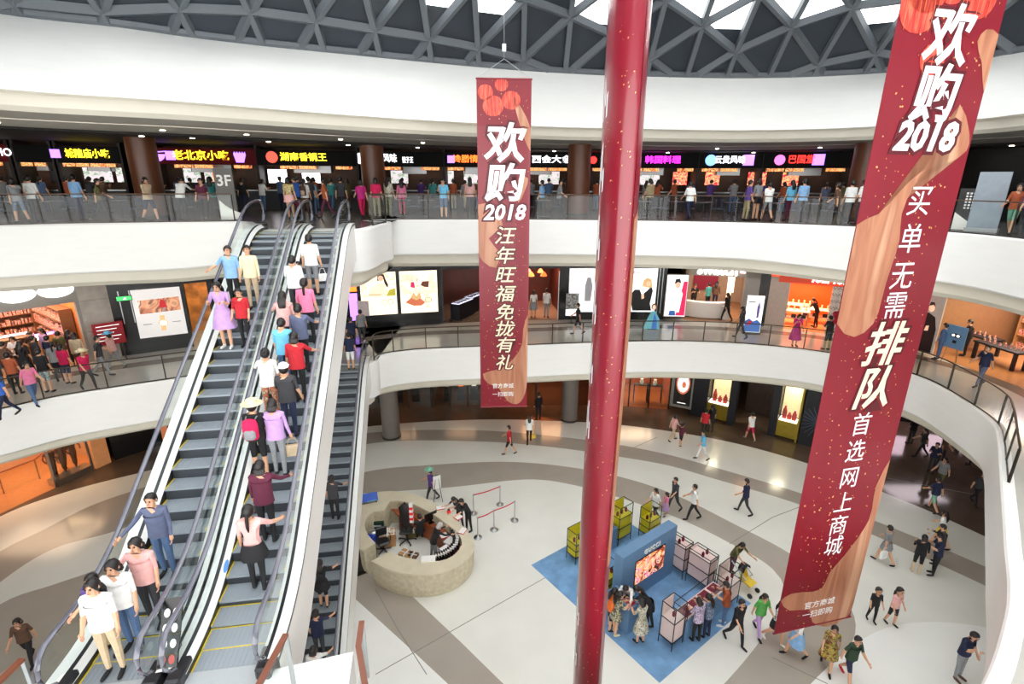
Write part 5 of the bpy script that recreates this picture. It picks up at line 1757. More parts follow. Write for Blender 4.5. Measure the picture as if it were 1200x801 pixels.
pp(t, 'caption_print', PH_WHT, [(.25, .05), (.75, .05), (.75, .07), (.25, .07)], w, h)
fr = front(SF1, Z1, 808, 960)
loc, rz, w = fr
M_NAVY = mat('navy_black_drape', (28, 30, 36), .5, var=.2, scale=2, stretch=(8, 1, .2))
t = thing('shop_front', 'dark ground floor jewellery front with two gold lit show windows', 'shop front', loc, rz)
def lxs(px):
    a = at_px(SF1, Z1, px)
    return (a.x - loc[0]) * math.cos(rz) + (a.y - loc[1]) * math.sin(rz)
bx(t, 'header', M_BLACK, -w / 2, w / 2, 0, .3, 3.3, H1_)
for a, b in ((808, 828), (853, 862), (898, 908), (936, 960)):
    bx(t, 'drape_panel', M_NAVY, lxs(a), lxs(b), -.1, .4, 0, 3.3)
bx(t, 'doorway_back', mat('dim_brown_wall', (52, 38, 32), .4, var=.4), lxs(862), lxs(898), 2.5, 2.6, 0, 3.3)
M_BRASS = mat('brass_panel', (172, 148, 52), .35, metal=.6, var=.08)
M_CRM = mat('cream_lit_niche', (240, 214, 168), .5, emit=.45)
for k, (a, b) in enumerate(((829, 852), (909, 933))):
    xa, xb = lxs(a), lxs(b)
    bx(t, 'window_base', M_BRASS, xa, xb, -.05, .5, .15, 1.1)
    bx(t, 'niche_back', M_CRM, xa, xb, .9, 1.0, 1.1, 3.2)
    bx(t, 'niche_tray', glow('tray_warm', (255, 240, 220), 1.8), xa + .05, xb - .05, 0, .6, 1.1, 1.16)
    bx(t, 'niche_frame', M_BLACK, xa - .06, xa, -.06, .5, 0, 3.3)
    bx(t, 'niche_frame', M_BRASS, xb, xb + .1, -.06, .5, 0, 3.3)
    bx(t, 'window_glass', M_GLASS, xa, xb, -.03, -.015, 1.16, 3.2)
    for j in range(3):
        q = fpos(fr, xa + (xb - xa) * (.25 + .25 * j), .3, 1.16)
        d = thing('jewellery_case', 'small %s jewellery case in the gold show window %s' % (('tall red', 'low crimson', 'dark red')[j], ('left of the doorway', 'by the blue fan')[k]), 'jewellery case', q, rz)
        hh = (.75, .4, .55)[j]
        bx(d, 'stand', mat('red_velvet', (190, 40, 38), .6), -.11, .11, -.08, .08, .0, hh * .6, .01)
        MB().lathe([(.08, hh * .6), (.11, hh * .7), (.05, hh * .85), (.06, hh)], n=10).build('bust', mat('red_velvet', (190, 40, 38)), d)
    f2 = (fpos(fr, (xa + xb) / 2, 0), rz, xb - xa)
    lamp(((f2[0][0], f2[0][1], 0), rz, 1), 0, .35, 3.15, 34, .7, (1, .85, .6))
q = fpos(fr, lxs(880), -.5, 3.15)
t = thing('crystal_chandelier', 'small amber crystal chandelier above the dark doorway', 'lamp', (q[0], q[1], 3.3), rz)
for r, z in ((.45, .3), (.35, .15), (.2, .0)):
    MB().lathe([(r, z), (r * .9, z + .1), (r * .7, z + .12)], n=18).build('crystal_tier', glow('crystal', (255, 200, 140), 1.6), t)
MB().tube([(0, 0, .4), (0, 0, .75)], .02, 6).build('stem', M_BRASS, t)
q = fpos(fr, lxs(956), -.25, 1.55)
t = thing('wall_fan', 'blue radial fan ornament on the dark drape panel', 'wall decoration', q, rz)
M_FAN = mat('blue_steel_rib', (90, 110, 140), .4, metal=.5)
for k in range(22):
    a = PI * 2 * k / 22
    MB().bar((0, 0, 0), (.95 * math.cos(a), 0, .95 * math.sin(a)), .015, .02).build('rib', M_FAN, t)
MB().plate(disc(0, 0, .1), -.04, 0).build('hub', M_FAN, t)

# corridor on the right, ground floor
fr = front(curve_from(trace([(985, 535), (1060, 505), (1150, 500), (1260, 520)], Z1)), Z1, 1010, 1250)
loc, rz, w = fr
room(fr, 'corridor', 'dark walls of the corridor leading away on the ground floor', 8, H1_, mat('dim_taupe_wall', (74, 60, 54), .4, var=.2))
for k in range(4):
    q = fpos(fr, -w * .3 + k * 2.4, 3.0, 0)
    t = thing('lit_display', 'white lit display screen in the corridor, %s' % ('nearest the large banner', 'second from the banner', 'third from the banner', 'farthest from the banner')[k], 'display', q, rz + R(-20))
    bx(t, 'screen', glow('screen_pinkwhite', (255, 225, 240), 3.0), -.45, .45, -.02, .0, 1.0, 2.3)
    bx(t, 'housing', M_BLACK, -.5, .5, 0, .15, 0, 2.4)
lamp(fr, -w * .1, 1.0, 3.8, 60, 3, (1, .86, .92))
# ================================================================== reception desk
M_STONE = mat('rough_cream_stone', (196, 186, 160), .8, var=.12, scale=6, bump=.9, bscale=9)
M_STTOP = mat('honed_cream_stone', (206, 196, 172), .4, var=.05, scale=3)
M_DESKW = mat('orange_brown_wood', (150, 76, 40), .4, var=.12, stretch=(1, 6, 1))
outer_px = [(426, 645), (408, 634), (402, 612), (408, 594), (422, 583), (440, 577), (470, 576), (496, 583), (520, 596), (540, 614), (554, 632), (555, 644), (540, 660), (516, 670), (490, 672.5), (460, 668), (435, 657)]
inner_px = [(456, 646), (466, 650.5), (490, 655.5), (515, 657), (531, 651), (541, 638), (538, 626), (524, 614), (500, 598), (476, 588), (457, 587), (450, 598), (438, 599), (430, 606), (427, 614), (431, 626), (440, 636)]
po = [XY(P(x, y, 1.1)) for x, y in outer_px]
pi_ = [XY(P(x, y, 1.1)) for x, y in inner_px]
DC = (-3.6, 16.8)
so = [(p.x, p.y) for p in smooth_curve(po, False, .25)]
si = [(p.x, p.y) for p in smooth_curve(pi_, False, .25)]
ring = [(x - DC[0], y - DC[1]) for x, y in so + si]
DESK = thing('reception_desk', 'round cream stone reception desk with open ring counter on the ground floor', 'desk', (DC[0], DC[1], .006))
nO = len(so)
low = [((x * .95, y * .95) if k < nO else (x, y)) for k, (x, y) in enumerate(ring)]
n = len(ring)
rings = [[(x, y, 0.0) for x, y in low], [(x * (.985 if k < nO else 1), y * (.985 if k < nO else 1), .35) for k, (x, y) in enumerate(ring)], [(x, y, 1.04) for x, y in ring]]
mb = MB()
mb.loft(rings, True)
mb.build('stone_base', M_STONE, DESK)
MB().prism([(x * 1.008, y * 1.008) if k < nO else (x, y) for k, (x, y) in enumerate(ring)], 1.045, 1.1).build('counter_top', M_STTOP, DESK)
# inner wooden desk along the far inside
far_px = [(538, 626), (524, 614), (500, 598), (476, 588), (457, 587)]
ip = [Vector(XY(P(x, y, 1.1))) - Vector(DC) for x, y in far_px]
cen = Vector((.2, -.1))
inn = [p.lerp(cen, .26) for p in ip]
MB().prism([tuple(p.lerp(cen, .02)) for p in ip] + [tuple(p) for p in reversed(inn)], .7, .75).build('inner_desk', M_DESKW, DESK)
MB().prism([tuple(p) for p in inn] + [tuple(p.lerp(cen, .04)) for p in reversed(inn)], .02, .7).build('inner_desk_front', M_DESKW, DESK)
bt = MB().box(-.5, .5, -.03, .03, 0, 1.0)
p = P(430, 668, 0)
t = thing('black_panel', 'black panel closing the gap of the reception desk', 'panel', (p.x, p.y, .006), R(35))
bx(t, 'board', mat('black_laminate', (38, 34, 34), .5), -.42, .42, -.03, .03, .05, 1.0)
bx(t, 'foot', M_DSTEEL, -.42, .42, -.12, .12, 0, .05)
# folders standing in two curved rows on the inside ledge
M_FOLD, M_PAPER = mat('black_folder', (34, 28, 28), .5), mat('white_paper', (236, 234, 230), .6, var=.01)
fm = MB().box(-.02, .02, -.13, .13, 0, .3).mesh('cover', M_FOLD)
fp = MB().box(-.022, .022, -.02, .11, .2, .302).mesh('label_paper', M_PAPER)
arc_px = [(528, 612), (533, 617), (537, 622), (540, 628), (541, 634), (540, 640), (536, 645), (531, 649), (526, 652), (520, 654), (514, 655)]
k = 0
for (x, y), (x2, y2) in zip(arc_px, arc_px[1:]):
    for f in (0, .5):
        q = P(x + (x2 - x) * f - 6, y + (y2 - y) * f + 2, .78)
        d = Vector((DC[0] - q.x, DC[1] - q.y))
        t = thing('leaflet_folder', 'black leaflet folder with white paper in the row along the reception counter', 'folder', (q.x, q.y, .756), math.atan2(d.y, d.x) + PI / 2, 'leaflet folders inside the reception desk')
        link('cover', fm, t)
        link('label_paper', fp, t)
        k += 1
mid_ = [Vector(XY(P(x - 14, y + 1, .75))) - Vector(DC) for x, y in arc_px]
edg = [Vector(XY(P(x, y, 1.0))) - Vector(DC) for x, y in arc_px]
MB().prism([tuple(p) for p in edg] + [tuple(p) for p in reversed(mid_)], .71, .75).build('leaflet_ledge', M_DESKW, DESK)
def paper_stack(px, py, z, w, d, h, m, label, rz):
    q = P(px, py, z)
    t = thing('paper_stack', label, 'papers', (q.x, q.y, z), rz)
    bx(t, 'pile', m, -w / 2, w / 2, -d / 2, d / 2, 0, h)
    bx(t, 'top_sheet', M_PAPER, -w / 2 + .01, w / 2 - .005, -d / 2 + .008, d / 2 - .01, h, h + .004)
M_RLEAF = mat('crimson_leaflet', (196, 40, 70), .5)
ST_P = [(516, 595, 1.107, .35, .25, .03, M_RLEAF, 'red leaflets on the counter nearest the blue tray', .3), (537, 606, 1.107, .3, .3, .04, M_RLEAF, 'red leaflets on the counter before the two visitors', .8), (542, 622, 1.107, .35, .25, .03, M_RLEAF, 'red leaflets on the counter at its right curve', 1.2), (502, 655, 1.107, .5, .28, .05, M_PAPER, 'white paper stack on the front of the reception counter', .1), (527, 634, .756, .4, .3, .06, M_PAPER, 'white papers on the inner ledge of the reception desk', 1.0), (521, 643, .756, .35, .25, .05, mat('lilac_paper', (180, 170, 220), .6), 'lilac papers on the inner ledge of the reception desk', .8), (520, 628, .756, .3, .3, .05, M_RLEAF, 'red box of leaflets inside the reception desk', .5)]
for a in ST_P:
    paper_stack(*a)
q = P(433, 588, 1.1)
t = thing('blue_tray', 'tilted blue display tray on the reception counter by the escalator', 'tray', (q.x, q.y, 1.107), R(20))
MB().add([(-.35, -.16, .12), (.35, -.16, .12), (.35, .16, .3), (-.35, .16, .3), (-.35, -.16, .15), (.35, -.16, .15), (.35, .16, .33), (-.35, .16, .33)], [(3, 2, 1, 0), (4, 5, 6, 7), (0, 1, 5, 4), (1, 2, 6, 5), (2, 3, 7, 6), (3, 0, 4, 7)]).build('tray', mat('royal_blue_plastic', (44, 84, 180), .3), t)
bx(t, 'print', PH_TEAL, -.1, .3, -.161, -.155, .124, .148)
for s in (-1, 1):
    bx(t, 'foot', M_DSTEEL, s * .28 - .02, s * .28 + .02, -.1, .16, 0, .2)
q = P(526, 601, 1.1)
t = thing('red_jar', 'small round red jar on the reception counter', 'jar', (q.x, q.y, 1.107))
MB().lathe([(.05, 0), (.08, .04), (.08, .1), (.05, .14)], n=14).build('body', PH_RED, t, smooth=True)
MB().cyl(0, 0, .14, .17, .05, n=12).build('lid', M_FOLD, t)
# garment stand on castors
q = P(477, 634, 0)
t = thing('garment_stand', 'castor stand hung with a black vest and red striped scarf inside the desk', 'clothes stand', (q.x, q.y, .006))
for k in range(5):
    a = 2 * PI * k / 5 + .3
    MB().tube([(0, 0, .1), (.36 * math.cos(a), .36 * math.sin(a), .07)], .025, 6).build('leg', M_RUBBER, t)
    MB().ball((.36 * math.cos(a), .36 * math.sin(a), .035), .035, 8, 5).build('castor', M_RUBBER, t)
MB().tube([(0, 0, .1), (0, 0, 1.85)], .03, 8).build('pole', M_DSTEEL, t)
bx(t, 'seat', M_RUBBER, -.25, .25, -.25, .25, .5, .58, .04)
MB().loft([[(r * math.cos(2 * PI * i / 12), .5 * r * math.sin(2 * PI * i / 12), z) for i in range(12)] for r, z in ((.2, .75), (.24, 1.0), (.22, 1.3), (.26, 1.6), (.12, 1.75))]).build('black_vest', M_FOLD, t, smooth=True)
for k in range(7):
    bx(t, 'scarf_stripe', PH_RED if k % 2 else M_PAPER, .18, .32, -.1, .06, .95 + k * .12, 1.07 + k * .12)
# boxes and bags inside
def carton(px, py, label, m, w, d, h, rz, tape=True, z=.006):
    q = P(px, py, z)
    t = thing('carton', label, 'box', (q.x, q.y, z), rz)
    bx(t, 'body', m, -w / 2, w / 2, -d / 2, d / 2, 0, h)
    if tape:
        bx(t, 'tape', M_PAPER, -.03, .03, -d / 2 - .002, d / 2 + .002, h - .1, h + .003)
        bx(t, 'flap_line', M_PAPER, -w / 2, w / 2, -.02, .02, h, h + .003)
    return t
M_CARD = mat('brown_cardboard', (184, 138, 92), .8, var=.08)
t = carton(455, 636, 'cardboard carton taped with white lattice inside the reception desk', M_CARD, .62, .5, .55, .2)
for k in range(4):
    bx(t, 'lattice_tape', M_PAPER, -.3 + k * .18, -.27 + k * .18, -.252, .252, .55, .554)
    bx(t, 'lattice_tape', M_PAPER, -.312, .312, -.22 + k * .14, -.19 + k * .14, .55, .5545)
t = carton(443, 622, 'dark green crate with white print behind the cartons', mat('dark_green_plastic', (36, 62, 44), .5), .6, .45, .62, .1, False)
for k in range(2):
    bx(t, 'white_print', M_PAPER, -.2, .2, -.23, -.226, .2 + k * .18, .28 + k * .18)
carton(476, 650, 'open flat cardboard carton at the desk entrance', M_CARD, .5, .35, .12, -.4)
carton(484, 652, 'small dark brown carton at the desk entrance', mat('dark_cardboard', (110, 78, 52), .8), .36, .3, .12, -.3)
carton(484, 626, 'low olive carton under the inner wooden desk', mat('olive_cardboard', (120, 104, 50), .8), .6, .4, .3, .4)
q = P(437, 634, 0)
t = thing('blue_bag', 'crumpled blue and silver bag beside the lattice carton', 'bag', (q.x, q.y, .006))
MB().lathe([(.28, 0), (.34, .15), (.3, .32), (.18, .42), (.1, .4)], n=12, sy=.7).build('sack', mat('blue_sack', (36, 70, 190), .3, var=.1), t, smooth=True)
MB().lathe([(.15, .4), (.2, .44), (.12, .5), (.05, .48)], n=10, sy=.6).build('silver_lining', M_STEEL, t, smooth=True)
q = P(450, 645, 0)
t = thing('office_chair', 'black swivel office chair at the desk entrance', 'chair', (q.x, q.y, .006), .5)
for k in range(5):
    a = 2 * PI * k / 5
    MB().tube([(0, 0, .09), (.3 * math.cos(a), .3 * math.sin(a), .05)], .025, 6).build('leg', M_RUBBER, t)
MB().cyl(0, 0, .08, .42, .03, n=8).build('gas_column', M_DSTEEL, t)
bx(t, 'seat', M_RUBBER, -.24, .24, -.24, .24, .42, .5, .05)
bx(t, 'backrest', M_RUBBER, -.22, .22, .2, .27, .58, .95, .04)
for s in (-1, 1):
    MB().tube([(s * .26, -.1, .46), (s * .28, -.1, .66), (s * .28, .15, .66)], .018, 6).build('armrest', M_RUBBER, t)
q = P(505, 612, .75)
t = thing('computer_monitor', 'black monitor on the inner wooden desk of the reception', 'monitor', (q.x, q.y, .756), R(-140))
bx(t, 'screen', M_BLACK, -.28, .28, -.02, .02, .12, .46)
bx(t, 'stem', M_BLACK, -.03, .03, .0, .05, .02, .15)
bx(t, 'foot', M_BLACK, -.12, .12, -.08, .1, 0, .02)

# ================================================================== queue barriers
M_BELT = mat('red_webbing_belt', (196, 24, 44), .6)
posts = []
pb = MB().lathe([(.17, 0), (.17, .02), (.06, .06), (.03, .08)], n=18).mesh('foot', M_STEEL)
pp_ = MB().cyl(0, 0, .06, .93, .026, n=12).cyl(0, 0, .93, .99, .034, n=12).mesh('pole', M_STEEL)
for px, py, wh in ((555, 601.5, 'far row, nearest the desk'), (586, 591, 'far row, away from the desk'), (560, 629.5, 'near row, closest to the desk'), (579, 620.5, 'near row, in its middle'), (603, 609.5, 'near row, at its outer end')):
    q = P(px, py, 0)
    t = thing('barrier_post', 'chrome belt barrier post in the ' + wh, 'barrier post', (q.x, q.y, .006), 0, 'belt barrier posts beside the reception desk')
    link('foot', pb, t)
    link('pole', pp_, t)
    posts.append(q)
def belt(i, j, label):
    a, b = posts[i], posts[j]
    d = b - a
    t = thing('barrier_belt', label, 'belt', (a.x, a.y, 0), math.atan2(d.y, d.x))
    L = d.length
    mb = MB()
    for k in range(8):
        x0, x1 = .035 + (L - .07) * k / 8, .035 + (L - .07) * (k + 1) / 8
        s0, s1 = [.92 - .04 * math.sin(PI * q / 8) for q in (k, k + 1)]
        mb.add([(x0, -.003, s0), (x1, -.003, s1), (x1, -.003, s1 + .05), (x0, -.003, s0 + .05), (x0, .003, s0), (x1, .003, s1), (x1, .003, s1 + .05), (x0, .003, s0 + .05)], [(0, 1, 2, 3), (7, 6, 5, 4), (3, 2, 6, 7), (4, 5, 1, 0)])
    mb.build('webbing', M_BELT, t)
    bx(t, 'clip', M_RUBBER, .02, .05, -.02, .02, .915, .975)
belt(0, 1, 'red belt stretched along the far barrier row')
belt(2, 3, 'red belt of the near barrier row, half closer to the desk')
belt(3, 4, 'red belt of the near barrier row, outer half')
a = P(541, 588, 0)
# easel behind the passer-by near the desk
q = P(513, 589, 0)
t = thing('easel_sign', 'slim white sign on a metal easel behind the reception desk', 'sign', (q.x, q.y, .006), R(30))
bx(t, 'board', M_PAPER, -.18, .18, -.02, .0, .75, 1.4)
for s, e in ((-1, 0), (1, 0), (0, 1)):
    MB().tube([(s * .22, -.05 + .4 * e, 0), (s * .05, 0, 1.45)], .015, 6).build('leg', M_DSTEEL, t)

# ================================================================== perfume kiosk on the blue carpet
KO = P(773, 800, 0)
KA = R(36.8)
M_CARP = mat('blue_mottled_carpet', (112, 152, 192), .95, var=.22, scale=1.8, bump=.3, bscale=60)
def kw(x, y, z=0):
    return (KO.x + x * math.cos(KA) - y * math.sin(KA), KO.y + x * math.sin(KA) + y * math.cos(KA), z)
o = MB().cbox(0, 5.0, 0, 6.0, 0, .014, .004).build('carpet', M_CARP, None, False, (KO.x, KO.y, .0055), KA)
tag(o, 'square mottled blue carpet under the perfume kiosk', 'carpet')
M_KBL = mat('matt_blue_panel', (98, 132, 166), .6, var=.03)
ZK = .0205
t = thing('display_wall', 'thick blue display wall with lit picture at the kiosk', 'display wall', kw(0, 0, ZK), KA)
bx(t, 'body', M_KBL, 1.1, 4.0, 2.55, 2.95, 0, 2.1, .01)
bx(t, 'screen_frame', M_BLACK, 1.75, 3.35, 2.53, 2.55, .62, 1.62)
M_ADV = picture('pink_floral_photo', [(30, 14, 14), (150, 60, 40), (236, 150, 90), (250, 200, 160), (236, 130, 170), (90, 34, 26), (246, 226, 200)], 2.6, emit=.7, distort=1.2, seed=5)
bx(t, 'lit_picture', M_ADV, 1.78, 3.32, 2.515, 2.53, .65, 1.59)
letter('lettering', 'GUCCI', .24, M_PAPER, t, (2.6, 2.53, 1.8), .006, .012, spacing=1.25)
M_YPAN = mat('mustard_panel', (200, 184, 22), .5, var=.04)
M_PPAN = mat('blush_panel', (226, 202, 196), .5, var=.03)
M_FRM = mat('black_frame_bar', (24, 24, 26), .4)
def vitrine(x, y, w, d, h, m, label, legs=.28, glass_h=.5, items=3, rz=0.0, mid=True):
    """panelled display case on thin black legs with an open glass top; x,y = near-left corner in kiosk frame"""
    t = thing('display_case', label, 'display case', kw(x, y, ZK), KA + rz)
    b = .022
    zt = h
    zp = h - glass_h
    for cx_ in (0, w):
        for cy_ in (0, d):
            bx(t, 'leg', M_FRM, cx_ - b / 2, cx_ + b / 2, cy_ - b / 2, cy_ + b / 2, 0, zt)
    for z in (legs, zp, zt) + (((legs + zp) / 2,) if mid else ()):
        for a0, a1 in (((0, 0), (w, 0)), ((w, 0), (w, d)), ((w, d), (0, d)), ((0, d), (0, 0))):
            MB().bar((a0[0], a0[1], z), (a1[0], a1[1], z), b, b).build('frame_bar', M_FRM, t)
    bx(t, 'panel', m, b, w - b, b, d - b, legs + .01, zp - .005)
    bx(t, 'back_panel', m, b, w - b, d - b * 1.2, d - b * .4, zp, zt - .01)
    for nm, q in (('glass_pane', [(0, 0), (w, 0)]), ('glass_pane', [(0, 0), (0, d)]), ('glass_pane', [(w, 0), (w, d)])):
        (ax, ay), (bx_, by) = q
        MB().add([(ax, ay, zp + .01), (bx_, by, zp + .01), (bx_, by, zt - .01), (ax, ay, zt - .01)], [(0, 1, 2, 3)]).build(nm, M_GLASS, t)
    for k in range(items):
        xx = w * (k + .5) / items
        base = bx(t, 'bottle', mat('wine_bottle_glass', (120, 24, 50), .15), xx - .04, xx + .04, d * .4, d * .4 + .08, zp, zp + .16, .01)
        bx(base, 'cap', M_FRM, xx - .02, xx + .02, d * .42, d * .42 + .04, zp + .16, zp + .2)
    return t
vitrine(1.35, 5.0, .75, .5, 1.35, M_YPAN, 'mustard display case at the outer carpet corner behind the curled banner')
vitrine(3.45, 4.75, .75, .5, 1.75, M_YPAN, 'tall mustard display case with two panels behind the blue wall', .3, .5)
vitrine(4.65, 4.2, .7, .5, 1.4, M_YPAN, 'mustard display case at the far carpet edge beyond the blue wall top')
vitrine(1.0, 3.1, .55, .45, 1.3, M_YPAN, 'mustard display case at the near end of the blue wall')
t = thing('blue_counter', 'blue counter between the two mustard cases behind the wall', 'counter', kw(2.2, 4.75, ZK), KA)
bx(t, 'body', M_KBL, 0, 1.15, 0, .5, 0, .95)
bx(t, 'glass_top', M_GLASS, .03, 1.12, .03, .47, .95, 1.1)
for k in range(3):
    bx(t, 'goods_tray', M_FRM, .1 + k * .35, .35 + k * .35, .1, .4, .955, .99)
vitrine(3.98, 2.1, 0.45, .8, 1.45, M_PPAN, 'blush display case standing against the blue wall', .35, .12, 2)
vitrine(4.05, 1.15, .5, .85, 1.45, M_PPAN, 'blush display case second from the blue wall', .35, .12, 2)
vitrine(1.13, .44, .56, .5, 1.6, M_PPAN, 'blush glass topped display case at the near carpet corner', .3, .55, 1, 0, False)
vitrine(4.0, .3, .62, .5, 1.55, M_PPAN, 'blush glass topped display case at the far end of the glass counter', .3, .55, 2, 0, False)
t = thing('glass_counter', 'long glass topped counter with wine red trays between two blush cases', 'counter', kw(1.75, .42, ZK), KA)
bx(t, 'body', M_KBL, 0, 2.2, 0, .5, 0, .82)
bx(t, 'tray_bed', M_PPAN, .03, 2.17, .03, .47, .82, .86)
for k in range(4):
    bx(t, 'wine_tray', mat('wine_red_velvet', (110, 20, 44), .7), .1 + k * .53, .5 + k * .53, .08, .42, .86, .89)
for a0, a1 in (((0, 0), (2.2, 0)), ((2.2, 0), (2.2, .5)), ((2.2, .5), (0, .5)), ((0, .5), (0, 0))):
    MB().bar((a0[0], a0[1], 1.2), (a1[0], a1[1], 1.2), .02, .02).build('frame_bar', M_FRM, t)
    MB().bar((a0[0], a0[1], .84), (a0[0], a0[1], 1.2), .02, .02).build('frame_bar', M_FRM, t)
MB().quad((0, 0, .86), (2.2, 0, .86), (2.2, 0, 1.2), (0, 0, 1.2)).build('glass_pane', M_GLASS, t)
t = thing('sales_counter', 'tall blue sales counter where customers stand around', 'counter', kw(.5, 1.68, ZK), KA)
bx(t, 'body', M_KBL, 0, .5, 0, 1.0, 0, .98, .01)
bx(t, 'raised_edge', M_KBL, 0, .06, 0, 1.0, .98, 1.08)
bx(t, 'paper', M_PAPER, .15, .4, .5, .8, .98, .985)
bx(t, 'red_folder', M_RLEAF, .12, .4, .08, .35, .98, 1.0)
bx(t, 'laptop', M_FRM, .2, .42, .38, .48, .98, 1.02)

# ================================================================== standing signs of the top floor
q = P(268, 262, Z3)
q = at_px(offset(cut(C3, (-24.5, 15), (-11.0, 21.35)), 1.2), Z3, 268)
t = thing('floor_sign', 'grey floor guide pillar with a large white figure three', 'sign', (q.x, q.y, Z3), R(8))
bx(t, 'board', mat('grey_sign_board', (92, 88, 84), .5), -.36, .36, -.05, .05, 0, 2.05)
letter('lettering', '3F', .6, M_PAPER, t, (0, -.06, 1.55), .012, .006)
MB().plate([(-.3, .02), (.5, .02), (.5, .28), (.2, .4), (-.1, .62), (-.28, .8)], -.12, -.06).build('white_fin', M_WLAC, t)
oc = offset(cut(C3, (-5.1, 19.4), (14.2, 10.5)), 1.6)
q = at_px(oc, Z3, 1156)
t = thing('floor_sign', 'tall blank grey display board at the end of the food court', 'sign', (q.x, q.y, Z3), R(-50))
bx(t, 'board', mat('pale_grey_board', (150, 160, 170), .4), -.42, .42, -.04, .04, .12, 2.0)
bx(t, 'foot', M_STEEL, -.45, .45, -.2, .2, 0, .12)
q = at_px(oc, Z3, 1126)
t = thing('floor_sign', 'dark guide board with rows of white marks beside the blank board', 'sign', (q.x, q.y, Z3), R(-50))
bx(t, 'board', M_BLACK, -.34, .34, -.04, .04, 0, 1.45)
for r_ in range(6):
    for c_ in range(3):
        bx(t, 'white_mark', M_PAPER, -.14 + c_ * .1, -.08 + c_ * .1, -.046, -.04, .75 + r_ * .1, .81 + r_ * .1)
MB().plate([(-.34, .02), (.34, .02), (.34, .2), (.1, .3), (-.34, .62)], -.05, -.04).build('white_fin', M_WLAC, t)
# dining tables and chairs of the food court
M_TBL, M_CHR = mat('dark_table_top', (52, 50, 54), .35), mat('dark_blue_chair', (46, 60, 80), .5)
tt = MB().cbox(-.35, .35, -.35, .35, .71, .75, .01).mesh('table_top', M_TBL)
tl = MB().cyl(0, 0, .02, .71, .035, n=10).mesh('pedestal', M_DSTEEL)
tb = MB().lathe([(.24, 0), (.24, .015), (.05, .03)], n=16).mesh('foot', M_DSTEEL)
cs = MB().cbox(-.21, .21, -.2, .2, .43, .47, .015).mesh('seat', M_CHR)
cb = MB().cbox(-.2, .2, .17, .2, .55, .88, .01).mesh('backrest', M_CHR)
clg = MB().cyl(0, 0, 0, .44, .013, n=6).mesh('leg', M_DSTEEL)
cls = MB().cyl(0, 0, .44, .6, .012, n=6).mesh('back_post', M_DSTEEL)
seat_at = []
def dining(px, o, side, where):
    c = offset(cut(C3, (-24.5, 15), (-11.0, 21.35)) if side < 0 else cut(C3, (-5.1, 19.4), (14.2, 10.5)), o)
    q = at_px(c, Z3, px)
    rz = random.uniform(-.15, .15)
    t = thing('dining_table', 'square dark pedestal table in the food court ' + where, 'table', (q.x, q.y, Z3), rz, 'food court tables')
    for nm, me in (('table_top', tt), ('pedestal', tl), ('foot', tb)):
        link(nm, me, t)
    for s in (-1, 1):
        c = thing('dining_chair', 'dark blue chair %s of the table %s' % (('left', 'right')[s > 0], where), 'chair', (q.x + s * .62, q.y + .02, Z3), rz - s * PI / 2, 'food court chairs')
        link('seat', cs, c)
        link('backrest', cb, c)
        for sx in (-.18, .18):
            for sy in (-.17, .17):
                link('leg', clg, c, (sx, sy, 0))
            link('back_post', cls, c, (sx, .18, 0))
for k, (px, o, sd) in enumerate([(18, 2.4, -1), (58, 2.2, -1), (98, 2.6, -1), (140, 2.3, -1), (238, 2.6, -1), (470, 2.5, 1), (500, 2.3, 1), (632, 2.5, 1), (750, 2.3, 1), (790, 2.6, 1), (822, 2.3, 1), (856, 2.4, 1), (910, 2.5, 1), (950, 2.3, 1), (990, 2.5, 1)]):
    dining(px, o, sd, ['at the frame edge', 'under the copper stall', 'under yellow lettering', 'before the first column', 'beside the floor guide', 'near the escalator heads', 'by the white menu boards', 'under white lettering', 'by the curled banner', 'under magenta lettering', 'before the first red menu', 'under the blue emblem', 'under red lettering', 'before the dark stall end', 'before the last column'][k])
# ================================================================== people
SKIN = mat('skin_tan', (214, 164, 132), .55, var=.03)
SKIN2 = mat('skin_fair', (232, 190, 162), .55, var=.03)
EYE = mat('eye_dark', (30, 22, 20), .3)
LIP = mat('lip_rose', (176, 92, 86), .5)
HAIRM = mat('hair_black', (26, 20, 19), .45, var=.2, scale=20)
HAIRG = mat('hair_grey', (186, 182, 180), .6, var=.1, scale=20)
PAL = dict(white=(236, 236, 234), cream=(226, 214, 178), black=(28, 27, 30), charcoal=(58, 58, 62), grey=(140, 142, 146), navy=(32, 40, 70), blue=(54, 100, 190), lightblue=(136, 178, 220), sky=(110, 190, 226), denim=(82, 108, 146), teal=(60, 140, 140), mint=(130, 186, 160), green=(92, 176, 86), darkgreen=(44, 66, 48), olive=(104, 98, 58), yellow=(222, 190, 64), orange=(232, 112, 44), rust=(168, 84, 50), red=(190, 36, 48), maroon=(92, 32, 56), pink=(234, 130, 168), blush=(230, 176, 172), magenta=(190, 34, 120), crimson=(206, 28, 84), lilac=(190, 152, 206), purple=(92, 64, 140), beige=(198, 176, 146), brown=(96, 68, 52), khaki=(168, 150, 114), slate=(92, 100, 128))
def cloth(nm):
    return mat('cloth_' + nm, PAL[nm], .85, var=.1, scale=9, bump=.15, bscale=30)
def print_cloth(nm, cols):
    return picture('printed_' + nm, cols, 16, distort=.6)
